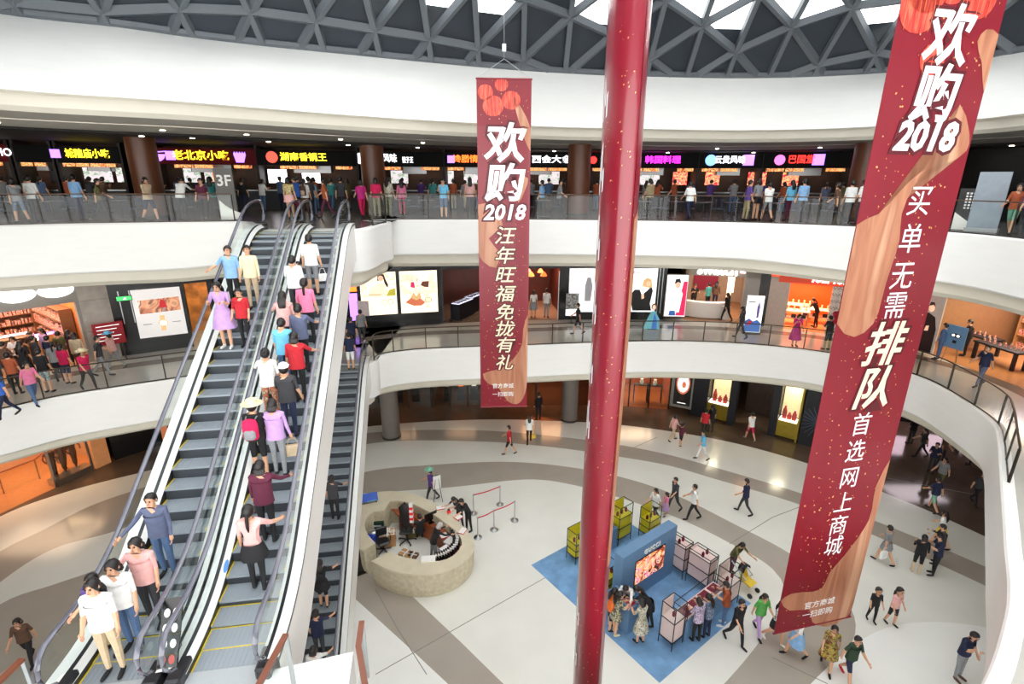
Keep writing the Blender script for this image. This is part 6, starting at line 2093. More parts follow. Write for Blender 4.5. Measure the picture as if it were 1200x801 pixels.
PRINTS = {
    'floral dark': [(24, 24, 28), (60, 70, 50), (200, 190, 160), (30, 30, 34)],
    'floral beige': [(214, 206, 182), (90, 90, 80), (226, 220, 200), (130, 130, 110)],
    'floral purple': [(130, 80, 150), (220, 210, 226), (90, 50, 110), (236, 230, 236)],
    'floral blue': [(50, 70, 100), (120, 140, 170), (40, 50, 70), (180, 190, 200)],
    'floral orange': [(190, 180, 150), (210, 90, 60), (120, 120, 90), (226, 216, 190)],
    'floral yellow': [(200, 170, 90), (120, 90, 40), (226, 206, 140), (90, 70, 40)],
    'striped black': [(24, 24, 26), (230, 230, 230), (24, 24, 26), (236, 236, 236)],
    'plaid teal': [(60, 120, 120), (200, 210, 210), (40, 80, 90), (160, 190, 190)],
    'multi': [(160, 40, 50), (40, 60, 40), (200, 170, 60), (40, 36, 60)]}
def clothm(nm):
    return print_cloth(nm, PRINTS[nm]) if nm in PRINTS else cloth(nm)
def seg_dist(p, a, b):
    ab = b - a
    t = max(0.0, min(1.0, (p - a).dot(ab) / max(ab.length_squared, 1e-9)))
    return (p - a - ab * t).length
def make_pose(name, lean=0, legs=((0, 0), (0, 0)), arms=((4, 9, 12), (4, 9, 12)), head=(0, 0), head_k=1.0, sit=False):
    """continuous skinned body, facing +y; returns dict(mesh, head frame, hand points)"""
    L = R(lean)
    J, E, rad, reg = [], [], [], []
    def add(p, r):
        J.append(Vector(p))
        rad.append(r)
        return len(J) - 1
    def con(a, b, rg):
        E.append((a, b))
        reg.append(rg)
    up = Vector((0, math.sin(L), math.cos(L)))
    fw = Vector((0, math.cos(L), -math.sin(L)))
    X = Vector((1, 0, 0))
    pel = Vector((0, 0, .93))
    i_p = add(pel, .135)
    i_w = add(pel + up * .17, .125)
    i_c = add(pel + up * .32, .15)
    i_u = add(pel + up * .44, .12)
    con(i_p, i_w, 'top'); con(i_w, i_c, 'top'); con(i_c, i_u, 'top')
    hp, hy = R(head[0]), R(head[1])
    nb_ = pel + up * .5
    i_n = add(nb_, .055)
    con(i_u, i_n, 'skin')
    hup = Vector((0, math.sin(L * .6 + hp), math.cos(L * .6 + hp)))
    hfw = Vector((0, math.cos(L * .6 + hp), -math.sin(L * .6 + hp)))
    hc = nb_ + hup * (.145 * (head_k * .7 + .3)) + hfw * .015
    i_j = add(nb_ + hup * .065 + hfw * .02, .062 * head_k)
    i_h = add(hc, .088 * head_k)
    i_t = add(hc + hup * .075 * head_k, .075 * head_k)
    con(i_n, i_j, 'skin'); con(i_j, i_h, 'skin'); con(i_h, i_t, 'skin')
    feet, hands = [], []
    for s, (fl, kn) in zip((-1, 1), legs):
        hip = pel + X * (s * .085) + Vector((0, 0, -.05))
        a = R(fl)
        d1 = Vector((s * .03, math.sin(a), -math.cos(a)))
        knee = hip + d1 * .42
        b = R(fl - kn)
        d2 = Vector((0, math.sin(b), -math.cos(b)))
        ank = knee + d2 * .4
        fdir = Vector((s * .12, 1, 0)).normalized()
        if abs(b) > .35 and fl < 0:
            fdir = Vector((s * .1, .8, -.5)).normalized()
        i1, i2, i2b, i3 = add(hip, .098), add(hip.lerp(knee, .5), .082), add(knee, .06), add(knee.lerp(ank, .4), .056)
        i4 = add(ank, .04)
        hl = add(ank + Vector((0, 0, -.045)) - fdir * .02, .042)
        ball = add(ank + Vector((0, 0, -.055)) + fdir * .12, .038)
        toe = add(ank + Vector((0, 0, -.06)) + fdir * .19, .028)
        con(i_p, i1, 'bottom'); con(i1, i2, 'bottom'); con(i2, i2b, 'bottom'); con(i2b, i3, 'shin'); con(i3, i4, 'shin'); con(i4, hl, 'shoe'); con(hl, ball, 'shoe'); con(ball, toe, 'shoe')
        feet.append((ank + Vector((0, 0, -.09))).z)
    for s, (fl, ab, el) in zip((-1, 1), arms):
        sh = pel + up * .45 + X * (s * .165)
        a, b = R(fl) + L * .0, R(ab)
        d1 = Vector((s * math.sin(b), math.sin(a) * math.cos(b), -math.cos(a) * math.cos(b)))
        elb = sh + d1 * .27
        a2 = a + R(el)
        b2 = b * (.35 if el > 40 else .8) - (R(18) if el > 70 else 0)
        d2 = Vector((s * math.sin(b2), math.sin(a2) * math.cos(b2), -math.cos(a2) * math.cos(b2)))
        wr = elb + d2 * .235
        i0, i1, i2, i3 = add(sh, .062), add(sh.lerp(elb, .5), .05), add(elb, .042), add(elb.lerp(wr, .45), .038)
        i4 = add(wr, .028)
        i5 = add(wr + d2 * .05, .036)
        i6 = add(wr + d2 * .085, .034)
        con(i_u, i0, 'top'); con(i0, i1, 'top'); con(i1, i2, 'sleeve'); con(i2, i3, 'fore'); con(i3, i4, 'fore'); con(i4, i5, 'skin'); con(i5, i6, 'skin')
        hands.append((wr + d2 * .085, d2, s))
    drop = min(feet)
    me = bpy.data.meshes.new('skel')
    me.from_pydata([tuple(p) for p in J], E, [])
    o = bpy.data.objects.new('skel', me)
    COL.objects.link(o)
    sk = o.modifiers.new('s', 'SKIN')
    sk.use_smooth_shade = True
    for k, r in enumerate(rad):
        me.skin_vertices[0].data[k].radius = (r, r)
    me.skin_vertices[0].data[0].use_root = True
    ss = o.modifiers.new('u', 'SUBSURF')
    ss.levels = 1
    dg = bpy.context.evaluated_depsgraph_get()
    ev = bpy.data.meshes.new_from_object(o.evaluated_get(dg))
    bpy.data.objects.remove(o)
    mb = MB()
    V = [v.co.copy() for v in ev.vertices]
    regs = ['skin', 'top', 'sleeve', 'fore', 'bottom', 'shin', 'shoe']
    segs = [(J[a], J[b], r) for (a, b), r in zip(E, reg)]
    # flatten torso front to back, flatten palms
    tors = {id_ for id_ in ()}
    out = []
    for v in V:
        h = (v - pel).dot(up)
        lat = (v - pel).dot(X)
        if -.05 < h < .47 and abs(lat) < .2:
            f = (v - pel).dot(fw)
            k = .76 if h > .0 else .88
            v = v - fw * f * (1 - k)
            v = v + X * lat * (.08 if h > .2 else .0)
        out.append(v)
    faces = [tuple(p.vertices) for p in ev.polygons]
    mi = []
    for f in faces:
        c = sum((V[i] for i in f), Vector()) / len(f)
        r = min(segs, key=lambda s_: seg_dist(c, s_[0], s_[1]))[2]
        if r == 'bottom' and c.z > pel.z - .02:
            r = 'top'
        mi.append(regs.index(r))
    bpy.data.meshes.remove(ev)
    mb.v = [tuple(v) for v in out]
    mb.f = faces
    mb.mi = mi
    # fingers and thumb
    for p, d, s in hands:
        side = Vector((1, 0, 0)) if abs(d.x) < .8 else Vector((0, 1, 0))
        side = (side - d * side.dot(d)).normalized()
        palmn = side.cross(d).normalized()
        inn = Vector((-s, .35, 0))
        inn = (inn - d * inn.dot(d)).normalized()
        fwd = d.cross(inn).normalized()
        if fwd.y < 0:
            fwd = -fwd
        for k, (off, ln) in enumerate(((.024, .07), (.008, .08), (-.008, .075), (-.024, .058))):
            b0 = p + fwd * off
            b1 = b0 + d * ln * .5 + inn * .004
            b2 = b1 + (d * .8 + inn * .6).normalized() * ln * .35
            b3 = b2 + (d * .35 + inn * .95).normalized() * ln * .25
            mb.tube([b0 - d * .015, b1, b2, b3], [.0085, .008, .0075, .006], 5, mi=0)
        t0 = p - d * .055 + fwd * .025
        t1 = t0 + (d * .5 + fwd * .8).normalized() * .035
        t2 = t1 + (d * .9 + inn * .3).normalized() * .03
        mb.tube([t0, t1, t2], [.011, .0095, .007], 5, mi=0)
    # face: nose, brows, eyes, mouth, ears
    k = head_k
    hs = hup.cross(hfw).normalized() * -1
    def hp3(x, f, u):
        return hc + hs * (x * k) + hfw * (f * k) + hup * (u * k)
    mb.tube([hp3(0, .085, .02), hp3(0, .108, -.012), hp3(0, .094, -.022)], [.008, .014, .01], 6, mi=0)
    for s in (-1, 1):
        c = hp3(s * .032, .086, .018)
        mb.ball(c, .011 * k, 7, 5, mi=7)
        mb.tube([hp3(s * .016, .094, .038), hp3(s * .048, .084, .036)], .0045 * k, 4, mi=7)
        c = hp3(s * .09, -.002, .005)
        mb.ball(c, (.012 * k, .02 * k, .03 * k), 7, 5, mi=0)
    mb.tube([hp3(-.022, .09, -.045), hp3(0, .094, -.047), hp3(.022, .09, -.045)], .006 * k, 5, mi=8)
    mb.v = [(x, y, z - drop) for x, y, z in mb.v]
    mesh = mb.mesh('body_' + name, [SKIN] * 7 + [EYE, LIP], True)
    return dict(mesh=mesh, hc=hc - Vector((0, 0, drop)), hpitch=L * .6 + hp, hk=head_k, pel=pel - Vector((0, 0, drop)), up=up, fw=fw, hands=[(p - Vector((0, 0, drop)), d) for p, d, s in hands])
POSES = {
    'stand': make_pose('stand'),
    'stand2': make_pose('stand2', 2, ((6, 8), (-4, 2)), ((10, 8, 25), (2, 12, 10)), (8, 0)),
    'walk': make_pose('walk', 4, ((21, 10), (-16, 20)), ((-22, 8, 15), (24, 8, 28))),
    'walk2': make_pose('walk2', 4, ((-15, 22), (20, 8)), ((22, 8, 30), (-20, 9, 14)), (6, 0)),
    'phone': make_pose('phone', 3, ((2, 2), (4, 4)), ((6, 10, 20), (28, 12, 100)), (22, 0)),
    'hands': make_pose('hands', 4, ((3, 3), (-2, 3)), ((24, 12, 82), (26, 12, 84)), (16, 0)),
    'lean': make_pose('lean', 26, ((-6, 2), (4, 4)), ((52, 14, 30), (50, 14, 34)), (10, 0)),
    'bend': make_pose('bend', 46, ((-10, 2), (2, 6)), ((60, 12, 25), (48, 12, 40)), (12, 0)),
    'railR': make_pose('railR', 3, ((4, 6), (-3, 3)), ((4, 9, 15), (46, 28, 22))),
    'railL': make_pose('railL', 3, ((-3, 3), (4, 6)), ((46, 28, 22), (4, 9, 15))),
    'carry': make_pose('carry', 2, ((2, 3), (-2, 3)), ((18, 12, 95), (6, 12, 18))),
    'step': make_pose('step', 3, ((32, 40), (-4, 4)), ((4, 9, 15), (12, 9, 20))),
    'sit': make_pose('sit', 10, ((84, 84), (80, 84)), ((35, 12, 50), (38, 12, 50)), (10, 0)),
    'child': make_pose('child', 2, ((8, 8), (-8, 8)), ((6, 12, 18), (10, 12, 25)), (0, 0), 1.32),
}
def hair_mesh(kind):
    """hair shell in head space (face towards +y), centre = head centre"""
    mb = MB()
    n, m = 18, 8
    rows = []
    rx, ry, rz_ = .1, .112, .125
    for k in range(m + 1):
        ring = []
        for i in range(n):
            az = 2 * PI * i / n          # 0 = +x, PI/2 = +y (face)
            front_ = max(0.0, math.sin(az))
            back = max(0.0, -math.sin(az))
            lo = R(-28) + R(66) * front_ ** .7 - R(24) * back if kind != 'bob' and kind != 'long' else R(-50) + R(86) * front_ ** 1.6 - R(10) * back
            el = PI / 2 - (PI / 2 - lo) * (k / m) ** .9
            wob = 1 + .03 * math.sin(i * 5.1 + k * 2.3)
            ce = max(math.cos(el), .03)
            y = ry * ce * math.sin(az) * wob - .012
            ring.append((rx * ce * math.cos(az) * wob, y, .012 + rz_ * math.sin(el) * wob))
        rows.append(ring)
    mb.loft(rows, False)
    # inner lip so the shell has thickness
    last = rows[-1]
    mb.loft([last, [(x * .9, y * .9, z * .96) for x, y, z in last]], False)
    if kind in ('long', 'tail'):
        w = .1 if kind == 'long' else .03
        path = [(0, -.09, -.02), (0, -.125, -.12), (0, -.13, -.24), (0, -.11, -.34)]
        rr = [(w * .9, .035), (w, .04), (w * .9, .032), (w * .4, .015)]
        mb.tube(path, rr, 10, up=(0, 1, 0))
    if kind == 'bun':
        mb.ball((0, -.11, .07), .05, 10, 7)
    if kind == 'bob':
        mb.tube([(0, -.07, -.02), (0, -.085, -.1), (0, -.07, -.13)], [(.1, .045), (.1, .05), (.08, .03)], 10, up=(0, 1, 0))
    return mb.mesh('hair_' + kind, HAIRM, True)
HAIRS = {k: hair_mesh(k) for k in ('short', 'bob', 'long', 'tail', 'bun')}
cap_m = MB()
cap_m.loft([[(.108 * c * math.cos(2 * PI * i / 18), .118 * c * math.sin(2 * PI * i / 18) - .008, z) for i in range(18)] for c, z in ((1.0, .045), (1.0, .07), (.85, .125), (.4, .155), (.05, .16))], True)
cap_m.prism([(.09, .08), (.085, .15), (.04, .19), (-.04, .19), (-.085, .15), (-.09, .08)], .045, .055)
CAP = cap_m.mesh('cap', HAIRM, True)
HAT = MB().lathe([(.2, .055), (.21, .065), (.115, .075), (.108, .15), (.06, .17), (.01, .17)], n=20).mesh('brim_hat', HAIRM, True)
def skirt_mesh(z0, z1, r0, r1, n=24):
    rings = []
    for k in range(6):
        f = k / 5
        z = z0 + (z1 - z0) * f
        r = r0 + (r1 - r0) * f ** .8
        rings.append([((r * 1.08 + .012 * f * math.sin(i * 4.0)) * math.cos(2 * PI * i / n), (r * .86 + .012 * f * math.sin(i * 4.0)) * math.sin(2 * PI * i / n), z) for i in range(n)])
    return MB().loft(rings, False).loft([rings[-1], [(x * .93, y * .93, z + .005) for x, y, z in rings[-1]]], False).mesh('skirt', SKIN, True)
SKIRTS = {'mini': skirt_mesh(.98, .68, .15, .22), 'knee': skirt_mesh(1.0, .5, .15, .26), 'midi': skirt_mesh(1.0, .32, .15, .28)}
HEM = {}
def hem_mesh(pose):
    """loose shirt body from the chest to below the waist"""
    if pose in HEM:
        return HEM[pose]
    ps = POSES[pose]
    rings = []
    for h, r in ((.36, .172), (.2, .162), (.05, .165), (-.08, .178)):
        c = ps['pel'] + (ps['up'] * h if h > 0 else Vector((0, 0, h)))
        f = ps['fw'] if h > .1 else Vector((0, 1, 0))
        rings.append([tuple(c + Vector((1, 0, 0)) * r * 1.06 * math.cos(2 * PI * i / 20) + f * r * .76 * math.sin(2 * PI * i / 20)) for i in range(20)])
    HEM[pose] = MB().loft(rings, False).mesh('shirt', SKIN, True)
    return HEM[pose]
NP = [0]
def person(label, loc, face, pose='stand', top='white', bottom='black', h=1.66, hair='short', sleeve='short', leg='long', skirt=None, shoe='black', hat=None, hatc='cream', skin=SKIN, hairm=None, shin=None, group=None):
    """face: heading in degrees, 0 = away from the viewer (+y), 180 = towards the viewer"""
    ps = POSES[pose]
    k = h / 1.66
    t = bpy.data.objects.new('person', None)
    COL.objects.link(t)
    t.location = loc
    t.rotation_euler = (0, 0, R(face))
    t.scale = (k, k, k)
    tag(t, label, 'person', group)
    b = link('body', ps['mesh'], t)
    tm, bm = clothm(top), clothm(bottom)
    cm = [skin, tm, tm if sleeve != 'none' else skin, tm if sleeve == 'long' else skin, bm if leg != 'bare' else skin, bm if leg == 'long' else (clothm(shin) if shin else skin), clothm(shoe), EYE, LIP]
    for i, m in enumerate(cm):
        b.material_slots[i].link = 'OBJECT'
        b.material_slots[i].material = m
    hr = link('hair', HAIRS[hair], t)
    hr.location = ps['hc']
    hr.rotation_euler = (-ps['hpitch'], 0, 0)
    hr.scale = (ps['hk'],) * 3
    if hairm:
        hr.material_slots[0].link = 'OBJECT'
        hr.material_slots[0].material = hairm
    if hat:
        o = link('hat', CAP if hat == 'cap' else HAT, t)
        o.location = ps['hc']
        o.rotation_euler = (-ps['hpitch'], 0, 0)
        o.material_slots[0].link = 'OBJECT'
        o.material_slots[0].material = clothm(hatc)
    if skirt:
        o = link('skirt', SKIRTS[skirt], t, (0, 0, ps['pel'].z - .93))
        o.material_slots[0].link = 'OBJECT'
        o.material_slots[0].material = bm
    elif pose not in ('sit',):
        o = link('shirt', hem_mesh(pose), t)
        o.material_slots[0].link = 'OBJECT'
        o.material_slots[0].material = tm
    NP[0] += 1
    return t
def G(px, py, z=0.006):
    p = P(px, py, z)
    return (p.x, p.y, z)
# ---------------------------------------------------------------- ground floor
C = person
C('person in purple top and green white hat walking behind the reception desk', G(506, 586), 100, 'walk', 'purple', 'charcoal', 1.65, 'bob', hat='brim', hatc='mint')
C('person in red shirt and dark shorts walking on the far pale band', G(597, 532), 80, 'walk', 'red', 'black', 1.68, leg='short')
C('person in white shirt and black trousers walking with a yellow bag', G(620, 519), 0, 'walk2', 'white', 'black', 1.68, 'long')
C('tall person in black standing before the orange lounge', G(631, 492), 20, 'stand', 'black', 'black', 1.75, sleeve='long')
C('child in dark maroon shirt walking near the watch poster', G(797, 522), -60, 'child', 'maroon', 'black', 1.3, leg='short')
C('person in beige blouse beside the child in maroon', G(788, 516), -70, 'walk', 'blush', 'beige', 1.6, 'bob')
C('person in red shirt with black trousers near the first gold show window', G(824, 511), -30, 'stand', 'red', 'black', 1.66)
C('person in black top beside the one in red shirt', G(832, 506), 10, 'stand2', 'black', 'charcoal', 1.66, 'long')
C('person in bright blue top and white trousers striding on the pale band', G(822, 538), 90, 'walk2', 'sky', 'white', 1.66)
C('person in white shirt and red shorts walking to the dark doorway', G(878, 515), 10, 'walk', 'white', 'crimson', 1.66, leg='short', shoe='grey')
C('person in white blouse with black handbag near the mustard cases', G(766, 610), 120, 'walk', 'white', 'black', 1.6, 'bob')
C('person in grey shirt walking beside the child in pink', G(789, 598), 110, 'walk2', 'charcoal', 'charcoal', 1.68)
C('child in pink dress walking beside grey shirted adult', G(779, 604), 110, 'child', 'pink', 'lilac', 1.1, 'bob', skirt='knee', leg='bare')
C('person in white shirt and black trousers striding left beyond the kiosk', G(811, 608), 80, 'walk', 'white', 'black', 1.7)
C('person in navy shirt walking on the pale band right of the kiosk', G(871, 601), 60, 'walk2', 'navy', 'charcoal', 1.7)
C('person in olive top pushing a yellow stroller behind the blush cases', G(857, 672), 200, 'lean', 'olive', 'maroon', 1.62, 'bob')
C('person in rust shirt and jeans at the glass counter', G(847, 732), 70, 'hands', 'rust', 'denim', 1.68, shoe='white')
C('person in dark blue patterned blouse at the glass counter', G(827, 746), 40, 'hands', 'floral blue', 'navy', 1.6, 'long')
C('person in purple floral blouse and black trousers at the glass counter', G(815, 751), 20, 'hands', 'floral purple', 'black', 1.58, 'bob')
C('person in black shirt and trousers walking past the kiosk corner', G(860, 753), 200, 'walk', 'black', 'black', 1.72)
C('person in green top and pink trousers walking beside the kiosk', G(887, 742), 190, 'walk2', 'green', 'lilac', 1.62, 'long', hairm=None)
C('person in black and white striped dress by the banner corner', G(906, 752), 210, 'walk', 'striped black', 'black', 1.62, 'long', skirt='mini', leg='bare', shoe='white')
C('person in pale blue skirt half hidden under the banner tip', G(930, 768), 90, 'walk2', 'white', 'lightblue', 1.62, 'long', skirt='knee', leg='bare')
C('person in multicoloured wrap walking below the banner', G(967, 782), 150, 'walk', 'multi', 'multi', 1.62, 'bob', skirt='knee', leg='bare')
C('person in dark green shirt and navy shorts at the white floor edge', G(991, 796), 190, 'walk2', 'darkgreen', 'navy', 1.66, leg='short', shoe='red')
C('person in navy printed tee and grey trousers looking at a phone', G(1120, 793), 195, 'phone', 'navy', 'grey', 1.74, shoe='brown')
C('child in black shirt and shorts hand in hand on the pale floor', G(1020, 727), 170, 'child', 'black', 'black', 1.28)
C('child in pink shirt and black shorts on the pale floor', G(1043, 731), 190, 'child', 'blush', 'black', 1.4, 'tail', leg='short')
C('person in light grey dress carrying a white bag on the taupe band', G(1034, 659), 20, 'walk', 'grey', 'grey', 1.64, 'short', skirt='mini', leg='bare')
C('person in black outfit with red scarf and beige boots', G(1072, 671), -30, 'carry', 'black', 'black', 1.62, 'bob', leg='short', shin='beige', shoe='beige', sleeve='long')
C('person in navy shirt and black trousers facing the red scarf', G(1092, 673), 70, 'hands', 'navy', 'black', 1.72)
C('person in black jacket standing behind the navy shirted one', G(1096, 660), 60, 'hands', 'charcoal', 'black', 1.7, sleeve='long')
C('person in white shirt with yellow bag near the taupe band edge', G(1098, 641), 30, 'walk', 'white', 'yellow', 1.64, 'long', skirt='mini', leg='bare')
C('person in navy tee and mint shorts walking away on brown stone', G(1091, 598), 10, 'walk2', 'navy', 'mint', 1.68, leg='short')
for k, (x, y, tp, bt_, po, lab) in enumerate(((1066, 520, 'black', 'charcoal', 'stand', 'nearest the large banner'), (1078, 535, 'charcoal', 'black', 'walk', 'walking beside the lit floor patch'), (1090, 553, 'navy', 'charcoal', 'hands', 'looking down'), (1101, 543, 'brown', 'black', 'stand2', 'in brown shirt'), (1113, 528, 'black', 'navy', 'walk2', 'striding before the screens'), (1128, 524, 'maroon', 'black', 'walk', 'in maroon shirt'), (1136, 545, 'black', 'black', 'stand', 'in all black by the white fascia'), (1099, 572, 'grey', 'olive', 'walk', 'in grey shirt and olive trousers'), (1141, 590, 'charcoal', 'black', 'walk2', 'half hidden by the white fascia edge'))):
    C('person in the dim corridor ' + lab, G(x, y), (k * 67) % 360, po, tp, bt_, 1.66, ('short', 'long')[k % 2])
C('person in dark shirt with backpack before the orange ground floor shop', G(66, 561), 0, 'stand', 'black', 'charcoal', 1.7)
C('person in brown shirt walking before the orange ground floor shop', G(78, 552), 20, 'walk', 'brown', 'black', 1.66)
C('person in dark brown coat walking on the taupe floor left of the escalators', G(38, 775), 200, 'walk', 'brown', 'black', 1.66, 'bob')
# reception
C('visitor in dark blouse at the reception counter', G(539, 617), 130, 'lean', 'charcoal', 'black', 1.6, 'long')
C('visitor in black shirt leaning on the reception counter', G(549, 622), 120, 'lean', 'black', 'black', 1.68)
C('receptionist with grey head scarf behind the leaflet folders', G(509, 657), -60, 'lean', 'black', 'grey', 1.64, 'bob', hairm=HAIRG, sleeve='long')
C('receptionist in black sitting at the inner wooden desk', G(494, 637), 20, 'sit', 'black', 'black', 1.62, 'short')
# kiosk customers
C('sales assistant in white shirt bending over the blue counter', kw(1.15, 2.25, ZK), 150, 'bend', 'white', 'black', 1.7, sleeve='long')
C('customer in orange top and black shorts at the blue counter', G(714, 737, ZK), -80, 'hands', 'orange', 'black', 1.6, 'long', leg='short')
C('customer in dark floral playsuit at the blue counter', kw(.2, 1.95, ZK), -70, 'hands', 'floral dark', 'floral dark', 1.62, 'long', skirt='mini', leg='bare', shoe='cream')
C('customer in beige floral dress at the near end of the blue counter', kw(.6, 1.25, ZK), 30, 'hands', 'floral beige', 'floral beige', 1.6, 'bob', skirt='knee', leg='bare')
C('customer in black dress bending over the blue counter', kw(1.35, 1.55, ZK), 80, 'bend', 'black', 'black', 1.64, 'long', skirt='mini', leg='long')
# ---------------------------------------------------------------- middle floor
def G2(px, py):
    p = P(px, py, Z2)
    return (p.x, p.y, Z2 + .002)
C('person in magenta dress leaning on the railing', G2(930, 405), 175, 'phone', 'magenta', 'magenta', 1.62, 'bob', skirt='midi', leg='bare')
C('person in black tee and shorts standing at the railing by the tree', G2(968, 410), 10, 'hands', 'black', 'black', 1.66, leg='short', shin='khaki')
C('person in black hurrying along the railing by the curled banner', G2(677, 391), 80, 'walk', 'black', 'black', 1.66, 'short', leg='short')
C('blurred person in dark dress walking past the standing poster', G2(867, 396), 60, 'walk2', 'charcoal', 'charcoal', 1.66, 'long')
C('person in white top and grey skirt in the boutique entrance', G2(625, 372), 10, 'stand', 'white', 'grey', 1.6, 'bob', skirt='knee', leg='bare')
C('person in white shirt and grey trousers in the boutique entrance', G2(640, 372), -10, 'stand2', 'white', 'grey', 1.7)
C('person in dark coat in the watch shop doorway', G2(850, 376), 30, 'walk', 'black', 'black', 1.66, 'long', sleeve='long')
C('seller in black behind the curved white counter', fpos(t_fr, -1.3, 2.6, .012), 180, 'hands', 'black', 'black', 1.68)
C('customer in teal shirt inside the watch shop', fpos(t_fr, -.4, 3.2, .012), 20, 'stand', 'teal', 'black', 1.66)
C('customer in brown jacket inside the watch shop', fpos(t_fr, .1, 3.8, .012), -30, 'stand2', 'brown', 'navy', 1.66, 'long', sleeve='long')
fo = front(SF2, Z2, 885, 1004)
C('seller in black suit at the orange display tables', fpos(fo, -2.0, 1.9, .012), 160, 'hands', 'black', 'black', 1.72, sleeve='long')
C('customer in black beside the seller of the orange shop', fpos(fo, -1.5, 2.9, .012), 200, 'hands', 'charcoal', 'black', 1.7)
C('person with white bag entering the orange shop', fpos(fo, -2.9, .6, .012), 30, 'walk', 'black', 'black', 1.66, 'long')
C('customer bending over the farther orange display table', fpos(fo, .55, 1.1, .012), 60, 'lean', 'black', 'black', 1.66, 'tail')
C('person in black suit standing beside the blue easel poster', G2(1129, 417), 60, 'hands', 'black', 'black', 1.72, sleeve='long')
C('blurred person in navy walking along the right railing', G2(1146, 452), 100, 'walk', 'navy', 'slate', 1.7)
C('person in denim jacket by the bearded man poster', G2(1098, 421), 30, 'stand', 'denim', 'denim', 1.68, sleeve='long')
# in front of and inside the cosmetics shop
for k, a in enumerate([
    (10, 489, 150, 'walk', 'blue', 'navy', 'short', 'in blue shirt at the frame edge'), (43, 474, 250, 'walk2', 'pink', 'denim', 'bob', 'in pink top and jeans'), (22, 462, 20, 'stand', 'rust', 'black', 'short', 'in rust shirt'), (58, 460, 10, 'stand', 'black', 'plaid teal', 'short', 'in black tee and plaid shorts'), (82, 450, 0, 'stand', 'crimson', 'navy', 'bob', 'in red tee and navy shorts'), (106, 456, 250, 'walk', 'crimson', 'black', 'bob', 'in crimson jacket and pale hat'), (122, 440, 300, 'walk2', 'charcoal', 'grey', 'short', 'in dark jacket at the railing'), (137, 432, 90, 'walk', 'blush', 'grey', 'bob', 'under a light blue sun hat'),
    (35, 446, 15, 'stand2', 'black', 'black', 'long', 'in long black dress'), (50, 441, 340, 'stand', 'charcoal', 'black', 'short', 'in charcoal tee'), (66, 438, 10, 'stand', 'navy', 'navy', 'short', 'in navy tee'), (72, 447, 30, 'stand', 'grey', 'black', 'tail', 'in grey tee with ponytail'), (14, 450, 0, 'hands', 'brown', 'black', 'short', 'in brown shirt'), (28, 438, 200, 'hands', 'white', 'black', 'bob', 'in white blouse behind a counter'), (48, 432, 180, 'hands', 'black', 'black', 'bun', 'with hair bun facing out'), (60, 430, 160, 'stand', 'lilac', 'black', 'long', 'in lilac top'), (78, 432, 30, 'stand2', 'olive', 'khaki', 'short', 'in olive shirt'), (90, 430, 0, 'stand', 'maroon', 'black', 'long', 'in maroon top'), (98, 437, 20, 'stand', 'beige', 'brown', 'bob', 'in beige top'), (4, 466, 40, 'stand', 'charcoal', 'denim', 'long', 'in charcoal top and jeans')]):
    x, y, f, po, tp, bt_, hr, lab = a
    C('shopper %s before the orange cosmetics shop' % lab, G2(x, y), f, po, tp, bt_, 1.62 + .08 * (k % 3 == 0), hr, leg='short' if 'shorts' in lab else 'long', hat='brim' if 'hat' in lab else None, hatc='sky' if 'blue sun' in lab else 'cream', skirt='midi' if 'dress' in lab else None)
